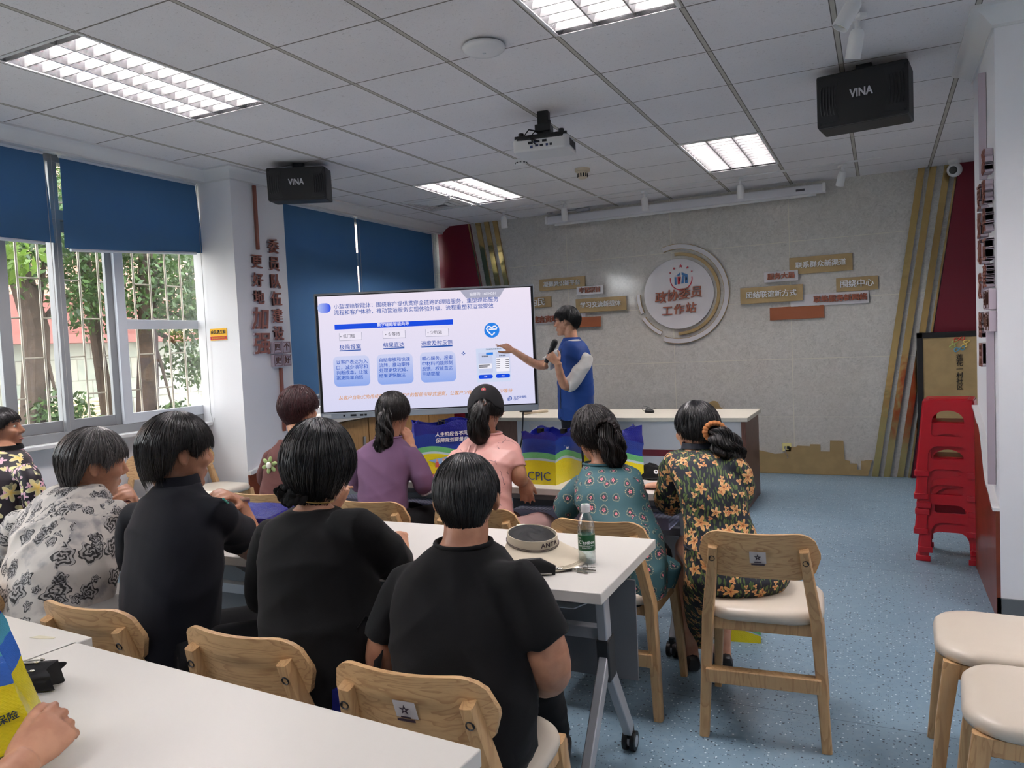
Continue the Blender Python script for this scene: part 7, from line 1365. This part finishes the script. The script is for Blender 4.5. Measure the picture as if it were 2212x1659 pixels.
m = MB(); m.tube([(.02*math.cos(0)-.04, .037*math.cos(a), .030+.0325*math.sin(a)) for a in np.linspace(0, 2*PI, 24)[:-1]], [(.009, .0015)]*23, 6, closed=True, up=X); m.build('strap', M('pale_strap', (.62, .66, .70), .5), t); m = MB(); m.cyl((-.115, 0, .03), (-.175, 0, .026), .013, 14); m.build('grip', BLACKP, t)
# microphone
t = thing('microphone', 'black handheld microphone held by the person in blue vest', 'microphone', (-2.455, 5.70, 1.30)); ax = Vector((.105, -.03, .175)).normalized(); hw_ = Vector(PD['presenter']['aL'][-1][:3]); hd_ = Vector((-.64, -.2, .74)).normalized(); hn_ = Vector((.25, -.95, .1)); hn_ = (hn_-hd_*hn_.dot(hd_)).normalized(); t.location = hw_+hd_*.095-hn_*.030; a0 = -ax*.105

m = MB(); m.lathe([(0, 0), (.016, 0), (.018, .004), (.0175, .05), (.019, .13), (.021, .16), (.021, .175)], 20, 0, c=a0, ax=ax); m.build('handle', M('mic_charcoal', (.09, .09, .10), .4, .4), t)
m = MB(); m.lathe([(.021, .175), (.025, .18), (.0265, .20), (.0255, .222), (.019, .238), (.008, .244), (0, .245)], 20, 0, c=a0, ax=ax); m.build('head_grille', M('mic_mesh', (.03, .03, .033), .6, bump=(600, .5, .002)), t)
m = MB(); m.lathe([(.0, -.004), (.0185, -.004), (.0192, .0), (.0190, .032), (.0180, .034)], 20, 0, c=a0, ax=ax); m.build('end_cap', M('mic_copper', (.72, .52, .40), .35, .5), t)
# person at the lower left corner: only a forearm and hand reach into view
tr = [[-1.46, .16, .52, .16, .12], [-1.46, .17, .66, .165, .12], [-1.455, .19, .80, .17, .115], [-1.45, .21, .92, .18, .10], [-1.45, .22, 1.0, .14, .085], [-1.45, .23, 1.04, .065, .06]]
S = dict(yaw=8, seed=77, label='person at lower left corner, only forearm and hand in view', torso=tr, head=([-1.45, .27, 1.15], 8, -6, 0, .97), top=cloth('grey_cloth', (.35, .36, .38)), bottom=TRS, skin=0, vox=.0045,
 hair=dict(mat='grey', n=500, th=.012, edge=E0), armL=dict(sleeve=.8, p=[[-1.66, .2, .95, .052], [-1.72, .42, .82, .045], [-1.58, .60, .79, .03]], hand=((.3, .9, 0), (0, 0, 1), {})),
 armR=dict(sleeve=.75, loose=.02, p=[[-1.26, .2, .95, .052], [-1.14, .45, .81, .042], [-1.268, .735, .795, .029]], hand=((-.15, .9, .37), (.72, -.40, .50), dict(curls=[.65, .85, .95, 1.0], thumb=20, size=.95, spread=.07))), legs=[dict(p=L) for L in ([[-1.54, .18, .56, .078], [-1.55, .38, .555, .07], [-1.56, .6, .52, .054], [-1.56, .61, .3, .046], [-1.56, .62, .085, .033]], [[-1.37, .18, .56, .078], [-1.36, .38, .555, .07], [-1.35, .6, .52, .054], [-1.35, .61, .3, .046], [-1.35, .62, .085, .033]])])
person(S)
dup(c0, (-1.46, .24, 0), 8, 'ash wood chair under the person at lower left corner', 'ash wood chairs with cream seats')
